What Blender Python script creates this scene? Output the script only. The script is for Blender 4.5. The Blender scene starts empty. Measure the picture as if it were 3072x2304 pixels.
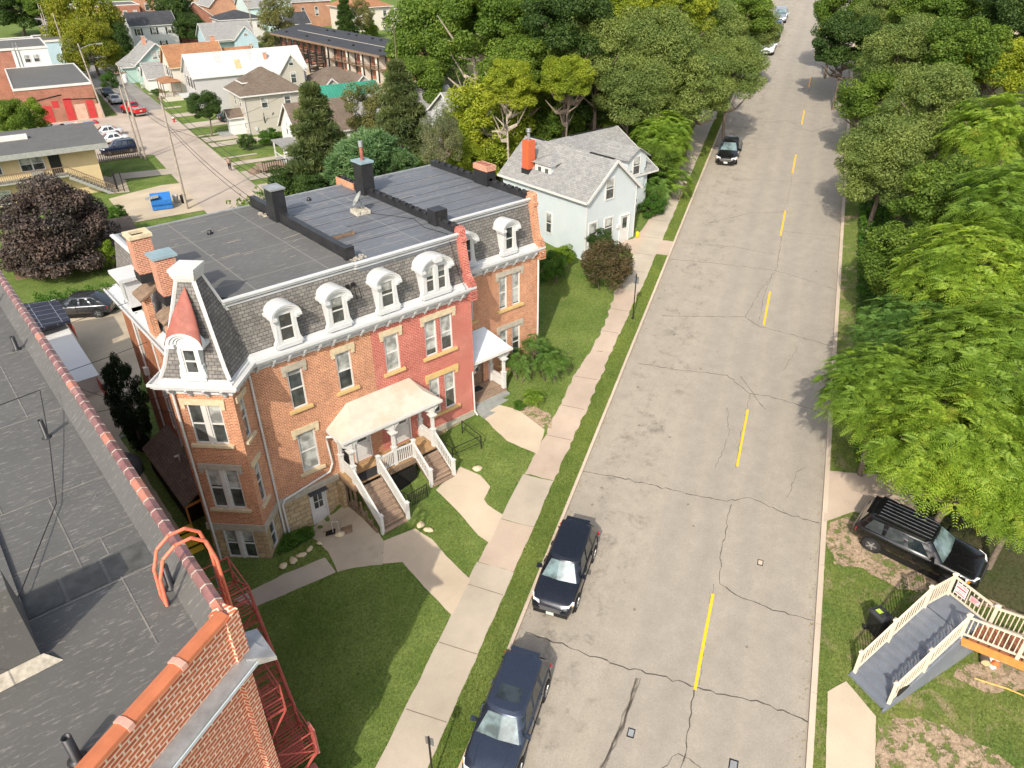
import bpy, bmesh, math, random
from mathutils import Vector, Matrix
import numpy as np
C = bpy.context.scene
COL = C.collection
R = math.radians
# ------------------------------------------------------------------ camera, sky, sun, exposure
cam = bpy.data.objects.new('camera', bpy.data.cameras.new('camera')); COL.objects.link(cam)
A_F, PITCH, ROLL, FPX = R(49.75), R(31.62), R(-0.45), 2215.0      # facade runs along +X, depth along +Y
def _w(v):                                                        # from camera azimuth frame to world
    F = Vector((math.sin(A_F), math.cos(A_F), 0)); D = Vector((-math.cos(A_F), math.sin(A_F), 0))
    return Vector((v.dot(F), v.dot(D), v.z))
_f = Vector((0, math.cos(PITCH), -math.sin(PITCH))); _u = Vector((0, math.sin(PITCH), math.cos(PITCH))); _r = Vector((1, 0, 0))
_r2 = _r*math.cos(ROLL)+_u*math.sin(ROLL); _u2 = -_r*math.sin(ROLL)+_u*math.cos(ROLL)
FW, RT, UP = _w(_f), _w(_r2), _w(_u2)
CAM = Vector((0, 0, 27.0))
cam.matrix_world = Matrix(((RT.x, UP.x, -FW.x, CAM.x), (RT.y, UP.y, -FW.y, CAM.y), (RT.z, UP.z, -FW.z, CAM.z), (0, 0, 0, 1)))
cam.data.sensor_width = 36; cam.data.lens = FPX/3072*36; cam.data.clip_end = 3000
C.camera = cam
SUN_AZ, SUN_EL = R(-146.0), R(38.0)                               # direction the light comes from
sd = Vector((math.cos(SUN_AZ)*math.cos(SUN_EL), math.sin(SUN_AZ)*math.cos(SUN_EL), math.sin(SUN_EL)))
sun = bpy.data.objects.new('sun', bpy.data.lights.new('sun', 'SUN')); COL.objects.link(sun)
sun.data.energy = 2.75; sun.data.angle = R(0.6); sun.data.color = (1, .91, .77)
sun.rotation_euler = sd.to_track_quat('Z', 'Y').to_euler()
wd = bpy.data.worlds.new('World'); C.world = wd; wd.use_nodes = True
nt = wd.node_tree; bgn = nt.nodes['Background']; sk = nt.nodes.new('ShaderNodeTexSky'); sk.sky_type = 'NISHITA'
sk.sun_disc = False; sk.sun_elevation = SUN_EL; sk.sun_rotation = math.pi/2-SUN_AZ; sk.dust_density = 3.0
hs = nt.nodes.new('ShaderNodeHueSaturation'); hs.inputs['Saturation'].default_value = .55; nt.links.new(sk.outputs[0], hs.inputs['Color']); nt.links.new(hs.outputs[0], bgn.inputs[0]); bgn.inputs[1].default_value = 0.15
C.view_settings.view_transform = 'Standard'; C.view_settings.look = 'None'; C.view_settings.gamma = 1
C.view_settings.exposure = 0.66
C.cycles.max_bounces = 5; C.cycles.diffuse_bounces = 3; C.cycles.transparent_max_bounces = 6
C.cycles.use_denoising = True
# ------------------------------------------------------------------ frames
A_S = R(20.85); SL = R(7.98); TS = math.tan(SL)
SH = _w(Vector((math.sin(A_S), math.cos(A_S), 0))); TT = _w(Vector((math.cos(A_S), -math.sin(A_S), 0)))
def smooth(x): x = max(0, min(1, x)); return x*x*(3-2*x)
def plane(x, y): return (x*SH.x+y*SH.y)*TS
def ground(x, y, raised=0.12):
    s = x*SH.x+y*SH.y; t = x*TT.x+y*TT.y; z = TS*s
    if -7.06 < t < 4.11: return z
    if t < 0:
        k = smooth((-t-25)/22); z = z*(1-k)+1.8*k
    elif t > 13: z += (min(t, 60)-13)*.22
    z -= .85*math.exp(-((x-10.4)/1.5)**2-((y-26.9)/1.3)**2)+.25*math.exp(-((x-14.2)/.9)**2-((y-25.2)/1.2)**2)
    return z+raised*(1 if t > -25 else 1-smooth((-t-25)/22))
def ray(u, v): return RT*((u-1536)/FPX)-UP*((v-1152)/FPX)+FW
def hz(u, v, z):                                                   # where the sight line meets height z
    d = ray(u, v); return CAM+d*((z-27)/d.z)
def hp(u, v, P, n):
    d = ray(u, v); P = Vector(P); n = Vector(n); return CAM+d*(((P-CAM).dot(n))/d.dot(n))
def at(u, v, dz=0.0):                                              # where the sight line meets the ground (+dz)
    d = ray(u, v); a, b = 5.0, 5.0
    while b < 900:
        P = CAM+d*b
        if P.z < ground(P.x, P.y)+dz: break
        a = b; b *= 1.02
    for _ in range(30):
        m = (a+b)/2; P = CAM+d*m
        if P.z < ground(P.x, P.y)+dz: b = m
        else: a = m
    return CAM+d*b
def st(s, t): return Vector((SH.x*s+TT.x*t, SH.y*s+TT.y*t, 0))
RE1 = Vector((math.sin(R(82.4)), -math.cos(R(82.4)), 0)); RE2 = Vector((math.cos(R(82.4)), math.sin(R(82.4)), 0))   # the lower town's grid
def ab(a, b, z=1.8): return RE1*a+RE2*b+Vector((0, 0, z))
# ------------------------------------------------------------------ mesh builder
class MB:
    def __init__(s): s.v = []; s.f = []; s.m = []; s.sm = []
    def face(s, pts, mi=0, smooth=False):
        n = len(s.v); s.v += [tuple(p) for p in pts]; s.f.append(list(range(n, n+len(pts)))); s.m.append(mi); s.sm.append(smooth); return s
    def mesh(s, vs, fs, mi=0, smooth=False):
        n = len(s.v); s.v += [tuple(p) for p in vs]
        for f in fs: s.f.append([i+n for i in f]); s.m.append(mi); s.sm.append(smooth)
        return s
    def box(s, x0, y0, z0, x1, y1, z1, mi=0):
        return s.obox(Vector((x0, y0, z0)), Vector((x1-x0, 0, 0)), Vector((0, y1-y0, 0)), Vector((0, 0, z1-z0)), mi)
    def obox(s, o, a, b, c, mi=0):
        o = Vector(o); a = Vector(a); b = Vector(b); c = Vector(c)
        v = [o, o+a, o+a+b, o+b, o+c, o+a+c, o+a+b+c, o+b+c]
        f = [(0, 3, 2, 1), (4, 5, 6, 7), (0, 1, 5, 4), (1, 2, 6, 5), (2, 3, 7, 6), (3, 0, 4, 7)]
        if a.cross(b).dot(c) < 0: f = [x[::-1] for x in f]
        return s.mesh(v, f, mi)
    def prism(s, poly, z0, z1, mi=0):                               # poly: xy list (ccw), z0/z1 number or function
        g0 = z0 if callable(z0) else (lambda x, y: z0); g1 = z1 if callable(z1) else (lambda x, y: z1)
        a = sum(poly[i][0]*poly[(i+1) % len(poly)][1]-poly[(i+1) % len(poly)][0]*poly[i][1] for i in range(len(poly)))
        if a < 0: poly = poly[::-1]
        n = len(poly); v = [(p[0], p[1], g0(p[0], p[1])) for p in poly]+[(p[0], p[1], g1(p[0], p[1])) for p in poly]
        f = [list(range(n, 2*n)), list(range(n))[::-1]]+[(i, (i+1) % n, n+(i+1) % n, n+i) for i in range(n)]
        return s.mesh(v, f, mi)
    def tube(s, p0, p1, r0, r1=None, n=8, mi=0, smooth=True, cap=True):
        p0 = Vector(p0); p1 = Vector(p1); r1 = r0 if r1 is None else r1; d = (p1-p0)
        if d.length < 1e-6: return s
        d.normalize(); a = d.orthogonal().normalized(); b = d.cross(a)
        v = [p0+(a*math.cos(2*math.pi*i/n)+b*math.sin(2*math.pi*i/n))*r0 for i in range(n)]+[p1+(a*math.cos(2*math.pi*i/n)+b*math.sin(2*math.pi*i/n))*r1 for i in range(n)]
        s.mesh(v, [(i, (i+1) % n, n+(i+1) % n, n+i) for i in range(n)], mi, smooth)
        if cap: s.mesh(v, [list(range(n))[::-1], list(range(n, 2*n))], mi)
        return s
    def path(s, pts, r, n=6, mi=0):
        for i in range(len(pts)-1): s.tube(pts[i], pts[i+1], r if not isinstance(r, (list, tuple)) else r[i], None if not isinstance(r, (list, tuple)) else r[i+1], n, mi)
        return s
    def bar(s, p0, p1, w, h, mi=0, up=(0, 0, 1)):                   # rectangular bar, w across, h along up
        p0 = Vector(p0); p1 = Vector(p1); d = (p1-p0); up = Vector(up); x = d.cross(up)
        if x.length < 1e-6: x = Vector((1, 0, 0))
        x.normalize(); y = x.cross(d).normalized()
        return s.obox(p0-x*w/2-y*h/2, d, x*w, y*h, mi)
    def lathe(s, c, prof, n=16, mi=0, smooth=True):
        c = Vector(c); v = []; f = []
        for r, z in prof: v += [c+Vector((r*math.cos(2*math.pi*i/n), r*math.sin(2*math.pi*i/n), z)) for i in range(n)]
        for k in range(len(prof)-1): f += [(k*n+i, k*n+(i+1) % n, (k+1)*n+(i+1) % n, (k+1)*n+i) for i in range(n)]
        f.append(list(range((len(prof)-1)*n, len(prof)*n))); f.append(list(range(n))[::-1])
        return s.mesh(v, f, mi, smooth)
    def holes(s, o, u, W, z0, z1, hs, nrm, depth=.14, mi=0):        # wall sheet with rectangular openings and their reveals
        o = Vector(o); u = Vector(u).normalized(); nrm = Vector(nrm).normalized()
        us = sorted({0, W, *[h[0] for h in hs], *[h[1] for h in hs]}); zs = sorted({z0, z1, *[h[2] for h in hs], *[h[3] for h in hs]})
        P = lambda a, z, d=0: o+u*a+Vector((0, 0, z))-nrm*d
        flip = u.cross(Vector((0, 0, 1))).dot(nrm) < 0
        def q(a, b, c, d): s.face([a, b, c, d] if not flip else [d, c, b, a], mi)
        for i in range(len(us)-1):
            for j in range(len(zs)-1):
                cu = (us[i]+us[i+1])/2; cz = (zs[j]+zs[j+1])/2
                if any(h[0] < cu < h[1] and h[2] < cz < h[3] for h in hs): continue
                q(P(us[i], zs[j]), P(us[i+1], zs[j]), P(us[i+1], zs[j+1]), P(us[i], zs[j+1]))
        for a, b, c, d in [h[:4] for h in hs]:
            q(P(a, c), P(a, c, depth), P(a, d, depth), P(a, d))[0:0] if False else None
            q(P(a, c), P(a, c, depth), P(a, d, depth), P(a, d)); q(P(b, c, depth), P(b, c), P(b, d), P(b, d, depth))
            q(P(a, d), P(a, d, depth), P(b, d, depth), P(b, d)); q(P(a, c, depth), P(a, c), P(b, c), P(b, c, depth))
        return s
    def build(s, name, mats, parent=None, label=None, loc=None):
        me = bpy.data.meshes.new(name); me.from_pydata(s.v, [], s.f)
        mats = mats if isinstance(mats, (list, tuple)) else [mats]
        for m in mats: me.materials.append(m)
        me.polygons.foreach_set('material_index', s.m); me.polygons.foreach_set('use_smooth', s.sm); me.update()
        uvl = me.uv_layers.new(name='UVMap'); nl = len(me.loops); co = np.empty(len(me.vertices)*3); me.vertices.foreach_get('co', co); co = co.reshape(-1, 3)
        nr = np.empty(len(me.polygons)*3); me.polygons.foreach_get('normal', nr); nr = nr.reshape(-1, 3)
        lt = np.empty(len(me.polygons), int); me.polygons.foreach_get('loop_total', lt); vi = np.empty(nl, int); me.loops.foreach_get('vertex_index', vi)
        N = np.repeat(nr, lt, axis=0); P = co[vi]; h = np.hypot(N[:, 0], N[:, 1]); ok = h > .08; hh = np.where(ok, h, 1)
        ua = np.stack([np.where(ok, -N[:, 1]/hh, 1), np.where(ok, N[:, 0]/hh, 0), np.zeros(nl)], 1); va = np.cross(N, ua)
        va[~ok] = (0, 1, 0)
        uv = np.stack([(P*ua).sum(1), (P*va).sum(1)], 1).ravel(); uvl.data.foreach_set('uv', uv)
        o = bpy.data.objects.new(name, me); COL.objects.link(o)
        if parent: o.parent = parent
        if label: o['label'] = label
        if loc is not None: o.location = loc
        return o
def tag(o, label=None, cat=None, group=None, kind=None):
    if label: o['label'] = label
    if cat: o['category'] = cat
    if group: o['group'] = group
    if kind: o['kind'] = kind
    return o
def thing(name, label, cat, loc=(0, 0, 0), rz=0.0, group=None):
    o = bpy.data.objects.new(name, None); COL.objects.link(o); o.location = loc; o.rotation_euler = (0, 0, rz)
    o.empty_display_size = .3
    return tag(o, label, cat, group)
KIDS = {}
def copy_tree(o, parent=None):
    if not KIDS.get('ok'):
        pass
    c = o.copy(); COL.objects.link(c)
    if parent is not None: c.parent = parent
    for ch in [x for x in COL.objects if x.parent == o]: copy_tree(ch, c)
    return c
# ------------------------------------------------------------------ materials
def _mat(name):
    m = bpy.data.materials.new(name); m.use_nodes = True; n = m.node_tree; b = n.nodes['Principled BSDF']; return m, n, b
def _n(nt, t, **k):
    x = nt.nodes.new(t)
    for a, b in k.items():
        if a.startswith('i_'): x.inputs[a[2:].replace('_', ' ')].default_value = b
        else: setattr(x, a, b)
    return x
def _mix(nt, fac, a, b, mode='MIX'):
    x = nt.nodes.new('ShaderNodeMix'); x.data_type = 'RGBA'; x.blend_type = mode; x.clamp_result = False
    for i, val in ((0, fac), (6, a), (7, b)):
        if hasattr(val, 'type') and hasattr(val, 'is_linked'): nt.links.new(val, x.inputs[i])
        elif isinstance(val, (int, float)): x.inputs[i].default_value = val
        else: x.inputs[i].default_value = (*val[:3], 1)
    return x.outputs[2]
def _ramp(nt, fac, pts):
    r = nt.nodes.new('ShaderNodeValToRGB'); e = r.color_ramp.elements
    while len(e) < len(pts): e.new(.5)
    for i, (p, c) in enumerate(pts):
        e[i].position = p; e[i].color = (c, c, c, 1) if isinstance(c, (int, float)) else (*c, 1)
    nt.links.new(fac, r.inputs[0]); return r.outputs[0]
def _noise(nt, vec, scale, detail=4, rough=.55, dist=0):
    x = _n(nt, 'ShaderNodeTexNoise'); x.inputs['Scale'].default_value = scale; x.inputs['Detail'].default_value = detail
    x.inputs['Roughness'].default_value = rough; x.inputs['Distortion'].default_value = dist
    if vec: nt.links.new(vec, x.inputs['Vector'])
    return x.outputs['Fac']
def _bump(nt, b, h, strength=.3, dist=.02):
    x = _n(nt, 'ShaderNodeBump'); x.inputs['Strength'].default_value = strength; x.inputs['Distance'].default_value = dist
    nt.links.new(h, x.inputs['Height']); nt.links.new(x.outputs[0], b.inputs['Normal'])
def _world(nt): return _n(nt, 'ShaderNodeNewGeometry').outputs['Position']
def _uv(nt): return _n(nt, 'ShaderNodeTexCoord').outputs['UV']
def _scaled(nt, vec, sc):
    x = _n(nt, 'ShaderNodeMapping'); x.inputs['Scale'].default_value = sc; nt.links.new(vec, x.inputs[0]); return x.outputs[0]
def plain(name, col, rough=.6, metal=0, var=.25, scale=3.0, dirt=None, spec=.3, bump=0):
    m, nt, b = _mat(name); w = _world(nt); f = _noise(nt, w, scale, 5)
    lo = [c*(1-var) for c in col]; hi = [min(1, c*(1+var*.7)) for c in col]
    c = _mix(nt, _ramp(nt, f, [(.3, 0), (.7, 1)]), lo, hi)
    if dirt: c = _mix(nt, _ramp(nt, _noise(nt, w, scale*.35, 6, .7), [(.5, 0), (.75, .8)]), c, dirt)
    nt.links.new(c, b.inputs['Base Color']); b.inputs['Roughness'].default_value = rough; b.inputs['Metallic'].default_value = metal
    b.inputs['Specular IOR Level'].default_value = spec
    if bump: _bump(nt, b, _noise(nt, w, scale*6, 4), bump, .02)
    return m
def brickmat(name, c1, c2, mortar, bw=.215, bh=.075, ms=.012, stain=None, stain_amt=.5, bump=.4, rough=.85, big=.25, distort=0, msmooth=.1):
    m, nt, b = _mat(name); uv = _uv(nt)
    if distort:
        nz = _n(nt, 'ShaderNodeTexNoise'); nz.inputs['Scale'].default_value = 1.6; nt.links.new(uv, nz.inputs['Vector'])
        a = _n(nt, 'ShaderNodeVectorMath', operation='MULTIPLY_ADD'); nt.links.new(nz.outputs['Color'], a.inputs[0]); a.inputs[1].default_value = (distort,)*3; nt.links.new(uv, a.inputs[2]); uv = a.outputs[0]
    br = _n(nt, 'ShaderNodeTexBrick'); nt.links.new(uv, br.inputs['Vector']); br.inputs['Scale'].default_value = 1
    br.inputs['Brick Width'].default_value = bw; br.inputs['Row Height'].default_value = bh; br.inputs['Mortar Size'].default_value = ms; br.inputs['Mortar Smooth'].default_value = msmooth
    br.inputs['Color1'].default_value = (*c1, 1); br.inputs['Color2'].default_value = (*c2, 1); br.inputs['Mortar'].default_value = (*mortar, 1)
    w = _world(nt); f = _noise(nt, w, .6, 6, .65); c = _mix(nt, _ramp(nt, f, [(.35, 0), (.7, 1)]), br.outputs['Color'], [x*(1-big) for x in (1, 1, 1)], 'MULTIPLY')
    c = _mix(nt, .35, c, _mix(nt, 1.0, c, _ramp(nt, _noise(nt, w, 7, 3), [(.3, .55), (.7, 1.35)]), 'MULTIPLY'))
    if stain: c = _mix(nt, _ramp(nt, _noise(nt, w, .9, 8, .7), [(.52, 0), (.72, stain_amt)]), c, stain)
    nt.links.new(c, b.inputs['Base Color']); b.inputs['Roughness'].default_value = rough; b.inputs['Specular IOR Level'].default_value = .2
    inv = _n(nt, 'ShaderNodeMath', operation='SUBTRACT'); inv.inputs[0].default_value = 1; nt.links.new(br.outputs['Fac'], inv.inputs[1])
    _bump(nt, b, inv.outputs[0], bump, .015); return m
def siding(name, col, pitch=.12, var=.08, edge=.55, dirt=None):
    m, nt, b = _mat(name); uv = _uv(nt); sp = _n(nt, 'ShaderNodeSeparateXYZ'); nt.links.new(uv, sp.inputs[0])
    d = _n(nt, 'ShaderNodeMath', operation='DIVIDE'); nt.links.new(sp.outputs[1], d.inputs[0]); d.inputs[1].default_value = pitch
    fr = _n(nt, 'ShaderNodeMath', operation='FRACT'); nt.links.new(d.outputs[0], fr.inputs[0])
    w = _world(nt); c = _mix(nt, _noise(nt, w, 1.2, 5), [x*(1-var) for x in col], [min(1, x*(1+var)) for x in col])
    if dirt: c = _mix(nt, _ramp(nt, _noise(nt, w, .5, 7, .7), [(.5, 0), (.75, .55)]), c, dirt)
    line = _ramp(nt, fr.outputs[0], [(0, edge), (.1, edge), (.16, 1)])
    c = _mix(nt, 1.0, c, line, 'MULTIPLY'); nt.links.new(c, b.inputs['Base Color']); b.inputs['Roughness'].default_value = .55
    _bump(nt, b, fr.outputs[0], .25, .02); return m
def membrane(name, col, scuff, amt=.5, seam=None, rough=.7, spread=(.3, .3, .3)):
    m, nt, b = _mat(name); w = _world(nt)
    c = _mix(nt, _noise(nt, w, .5, 7, .6), [x*.78 for x in col], [x*1.25 for x in col])
    c = _mix(nt, _ramp(nt, _noise(nt, _scaled(nt, w, (.8, 3.2, 1)), 3.2, 9, .74), [(.55, 0), (.66, amt)]), c, scuff)
    c = _mix(nt, _ramp(nt, _noise(nt, w, 26, 3, .6), [(.66, 0), (.74, amt*.8)]), c, scuff)
    if seam:
        br = _n(nt, 'ShaderNodeTexBrick'); br.offset = 0; nt.links.new(w, br.inputs['Vector']); br.inputs['Scale'].default_value = 1; br.inputs['Brick Width'].default_value = seam[0]; br.inputs['Row Height'].default_value = seam[1]
        br.inputs['Mortar Size'].default_value = .035; br.inputs['Mortar Smooth'].default_value = .6
        c = _mix(nt, _mix(nt, 1, br.outputs['Fac'], (.55,)*3, 'MULTIPLY'), c, scuff)
    nt.links.new(c, b.inputs['Base Color']); b.inputs['Roughness'].default_value = rough; b.inputs['Specular IOR Level'].default_value = .35
    _bump(nt, b, _noise(nt, w, 4, 6), .25, .03); return m
def foliage(name, dark, light, trans=.35, accent=None, rough=.55):
    m = bpy.data.materials.new(name); m.use_nodes = True; nt = m.node_tree; nt.nodes.clear(); o = nt.nodes.new('ShaderNodeOutputMaterial')
    g = _n(nt, 'ShaderNodeNewGeometry'); oi = _n(nt, 'ShaderNodeObjectInfo')
    c = _mix(nt, g.outputs['Random Per Island'], dark, light)
    nz = _noise(nt, g.outputs['Position'], .35, 3); c = _mix(nt, .75, c, _mix(nt, 1, c, _ramp(nt, nz, [(.35, (.62, .72, .6)), (.65, (1.35, 1.22, 1.0))]), 'MULTIPLY'))
    if accent: c = _mix(nt, _ramp(nt, _noise(nt, g.outputs['Position'], .8, 4, .7), [(.58, 0), (.7, .85)]), c, accent)
    d = _n(nt, 'ShaderNodeBsdfPrincipled'); nt.links.new(c, d.inputs['Base Color']); d.inputs['Roughness'].default_value = rough; d.inputs['Specular IOR Level'].default_value = .25
    t = _n(nt, 'ShaderNodeBsdfTranslucent'); nt.links.new(_mix(nt, 1, c, (1.25, 1.35, .5), 'MULTIPLY'), t.inputs[0])
    x = _n(nt, 'ShaderNodeMixShader'); x.inputs[0].default_value = trans; nt.links.new(d.outputs[0], x.inputs[1]); nt.links.new(t.outputs[0], x.inputs[2]); nt.links.new(x.outputs[0], o.inputs[0]); return m
def groundmat(name, a, b_, dirt, dl=.58, dh=.7, scale=.5):
    m, nt, b = _mat(name); w = _world(nt)
    c = _mix(nt, _ramp(nt, _noise(nt, w, scale, 7, .65), [(.35, 0), (.68, 1)]), a, b_)
    c = _mix(nt, .85, c, _mix(nt, 1, c, _ramp(nt, _noise(nt, w, 9, 6, .85), [(.32, .35), (.68, 1.7)]), 'MULTIPLY'))
    if dirt: c = _mix(nt, _ramp(nt, _noise(nt, w, scale*.9, 9, .75, .6), [(dl, 0), (dh, .9)]), c, dirt)
    nt.links.new(c, b.inputs['Base Color']); b.inputs['Roughness'].default_value = .95; b.inputs['Specular IOR Level'].default_value = .1
    _bump(nt, b, _noise(nt, w, 30, 4, .8), .9, .05); return m
def paving(name, col, stain, joint=None, crackle=.3, var=.18, fine=.3, rough=.9):
    m, nt, b = _mat(name); w = _world(nt)
    c = _mix(nt, _ramp(nt, _noise(nt, w, .35, 7, .6), [(.3, 0), (.7, 1)]), [x*(1-var) for x in col], [x*(1+var*.6) for x in col])
    c = _mix(nt, fine, c, _mix(nt, 1, c, _ramp(nt, _noise(nt, w, 35, 4, .8), [(.25, .5), (.75, 1.5)]), 'MULTIPLY'))
    c = _mix(nt, _ramp(nt, _noise(nt, w, 1.1, 9, .78), [(.57, 0), (.75, crackle)]), c, stain)
    nt.links.new(c, b.inputs['Base Color']); b.inputs['Roughness'].default_value = rough; b.inputs['Specular IOR Level'].default_value = .25
    _bump(nt, b, _noise(nt, w, 30, 4, .7), .25, .01); return m
M = {}
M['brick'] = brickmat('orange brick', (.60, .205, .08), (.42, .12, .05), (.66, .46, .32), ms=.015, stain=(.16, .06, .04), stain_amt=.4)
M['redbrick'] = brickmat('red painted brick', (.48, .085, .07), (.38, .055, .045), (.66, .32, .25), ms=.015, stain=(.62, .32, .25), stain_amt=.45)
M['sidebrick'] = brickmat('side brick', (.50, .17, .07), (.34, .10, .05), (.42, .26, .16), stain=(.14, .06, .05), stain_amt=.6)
M['adjbrick'] = brickmat('salmon face brick', (.66, .18, .085), (.54, .13, .06), (.9, .66, .5), bw=.36, bh=.135, ms=.024, big=.08)
M['stone'] = brickmat('rough limestone', (.58, .44, .26), (.46, .34, .20), (.30, .23, .15), bw=.52, bh=.26, ms=.022, bump=1.0, distort=.1, stain=(.26, .2, .15), stain_amt=.5, msmooth=.4)
M['mansard'] = brickmat('mansard shingle', (.245, .228, .208), (.165, .156, .145), (.06, .057, .053), bw=.24, bh=.145, ms=.01, bump=.6, big=.15, rough=.9)
M['greyshingle'] = brickmat('light grey shingle', (.34, .335, .32), (.25, .25, .245), (.17, .17, .165), bw=.3, bh=.14, ms=.008, big=.1)
M['brownshingle'] = brickmat('brown shingle', (.215, .165, .125), (.16, .125, .10), (.09, .07, .055), bw=.3, bh=.14, ms=.008)
M['orangeshingle'] = brickmat('orange shingle', (.44, .22, .11), (.33, .16, .085), (.2, .1, .06), bw=.3, bh=.14, ms=.008)
M['darkshingle'] = brickmat('dark shingle', (.085, .088, .095), (.055, .058, .065), (.03, .03, .034), bw=.3, bh=.14, ms=.008)
M['white'] = plain('white paint', (.62, .61, .585), .5, var=.07, dirt=(.55, .52, .47))
M['cornwhite'] = plain('cornice paint', (.56, .57, .57), .5, var=.05, dirt=(.6, .58, .54))
M['cream'] = plain('tan stone trim', (.60, .50, .33), .8, var=.15, scale=5, dirt=(.42, .36, .27))
M['yellowsill'] = plain('ochre painted sill', (.60, .42, .18), .7, var=.12, scale=5)
M['greystone'] = plain('grey stone trim', (.42, .38, .31), .85, var=.2, scale=4)
M['glass'] = None
def glassmat(name, col, rough=.06, blind=None):
    m, nt, b = _mat(name); w = _world(nt)
    c = _mix(nt, _ramp(nt, _noise(nt, w, 1.7, 3), [(.4, 0), (.6, 1)]), [x*.6 for x in col], [x*1.5 for x in col])
    nt.links.new(c, b.inputs['Base Color']); b.inputs['Roughness'].default_value = rough; b.inputs['Specular IOR Level'].default_value = .8; b.inputs['Coat Weight'].default_value = .4; b.inputs['Coat Roughness'].default_value = .03
    return m
M['glass'] = glassmat('window glass', (.055, .062, .06)); M['blind'] = glassmat('glass over blind', (.34, .35, .33), .2); M['carglass'] = glassmat('car glass', (.02, .028, .032), .04)
M['palegl'] = glassmat('windscreen glass', (.12, .17, .18), .05)
M['roofA'] = membrane('dark roof membrane', (.12, .118, .113), (.30, .28, .24), .5, seam=(3.3, 2.9))
M['roofB'] = membrane('blue grey roof membrane', (.125, .134, .15), (.34, .32, .28), .65, seam=(9, 1.5), rough=.5)
M['roofadj'] = membrane('weathered roll roof', (.105, .103, .097), (.38, .35, .31), .5, seam=None)
M['tar'] = plain('black roof tar', (.022, .022, .024), .45, var=.4, scale=2, spec=.5)
M['coping'] = plain('glazed red coping', (.21, .095, .09), .4, var=.5, scale=1.6, dirt=(.36, .2, .17), spec=.5)
M['copingo'] = plain('orange clay coping', (.52, .17, .08), .5, var=.15, scale=2)
M['mortar'] = plain('pale joint', (.50, .45, .39), .8)
M['metal'] = plain('galvanised flashing', (.40, .41, .41), .4, metal=.5, var=.2, scale=3, dirt=(.25, .24, .22))
M['copper'] = plain('red oxide dome paint', (.30, .10, .075), .6, var=.2, scale=3, dirt=(.42, .2, .15))
M['escape'] = plain('red iron paint', (.42, .09, .075), .5, var=.2, scale=4)
M['hoop'] = plain('coral ladder paint', (.80, .20, .12), .5, var=.1)
M['porchroof'] = plain('stained metal roof', (.58, .50, .42), .6, var=.12, scale=1.6, dirt=(.50, .36, .25))
M['whiteroof'] = plain('pale porch roof', (.62, .67, .70), .35, var=.08, scale=2)
M['deck'] = brickmat('weathered boards', (.40, .29, .21), (.32, .23, .17), (.12, .085, .06), bw=2.4, bh=.14, ms=.008, bump=.4)
M['deckw'] = brickmat('new tan boards', (.50, .32, .16), (.42, .26, .13), (.2, .12, .06), bw=2.4, bh=.12, ms=.006)
M['wood'] = plain('old timber', (.22, .15, .10), .8, var=.35, scale=5)
M['stepgrey'] = plain('grey painted steps', (.30, .31, .29), .7, var=.15, scale=3)
M['mat'] = plain('black door mat', (.03, .03, .032), .95)
M['black'] = plain('black iron', (.02, .02, .02), .5)
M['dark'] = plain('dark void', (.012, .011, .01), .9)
M['rubber'] = plain('tyre rubber', (.028, .028, .03), .85)
M['rim'] = plain('alloy rim', (.45, .46, .48), .35, metal=.7)
M['grass'] = groundmat('lawn', (.095, .15, .032), (.17, .22, .06), (.25, .22, .10), .60, .76)
M['weedgrass'] = groundmat('patchy lawn', (.10, .155, .035), (.19, .215, .06), (.36, .27, .18), .52, .62, .6)
M['dirt'] = groundmat('bare dirt', (.34, .25, .17), (.44, .335, .235), (.28, .2, .12), .6, .7, 1)
M['litter'] = groundmat('woodland floor', (.05, .07, .022), (.09, .075, .045), None)
M['walk'] = paving('sidewalk concrete', (.43, .375, .30), (.25, .22, .16), crackle=.35)
M['walkpink'] = paving('pinkish concrete', (.45, .36, .285), (.27, .22, .17), crackle=.4)
M['walknew'] = paving('new warm concrete', (.50, .415, .31), (.42, .36, .27), crackle=.15)
M['walkold'] = paving('old cracked concrete', (.42, .36, .27), (.16, .15, .10), crackle=.6)
M['rearroad'] = paving('pale red rear street', (.44, .37, .305), (.34, .28, .23), crackle=.3, fine=.2)
M['lot'] = paving('sandy parking lot', (.48, .40, .29), (.38, .32, .25), crackle=.3)
M['greypave'] = paving('grey street', (.27, .255, .235), (.2, .19, .17), crackle=.3)
M['kerb'] = paving('kerb concrete', (.52, .43, .34), (.25, .2, .15), crackle=.5)
M['yellowpaint'] = plain('yellow road paint', (.85, .48, .02), .6, var=.12, scale=9)
M['crack'] = plain('road crack', (.085, .072, .06), .95)
M['joint'] = plain('paving joint', (.20, .165, .125), .95)
M['trunk'] = plain('bark', (.16, .125, .095), .9, var=.35, scale=6)
M['palebark'] = plain('pale bark', (.38, .32, .26), .9, var=.3, scale=6)
M['pole'] = plain('weathered pole wood', (.36, .31, .26), .85, var=.2, scale=3)
M['wire'] = plain('black wire', (.03, .03, .03), .6)
M['tan'] = plain('tan vinyl rail', (.66, .58, .46), .5, var=.06)
M['stairgrey'] = plain('blue grey deck paint', (.17, .19, .225), .6, var=.1, scale=2, dirt=(.28, .28, .29))
M['orangewood'] = plain('orange stained timber', (.62, .26, .07), .6, var=.15, scale=6)
M['white2'] = siding('white siding', (.55, .61, .63), .13, edge=.72, dirt=(.62, .66, .62))
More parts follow.
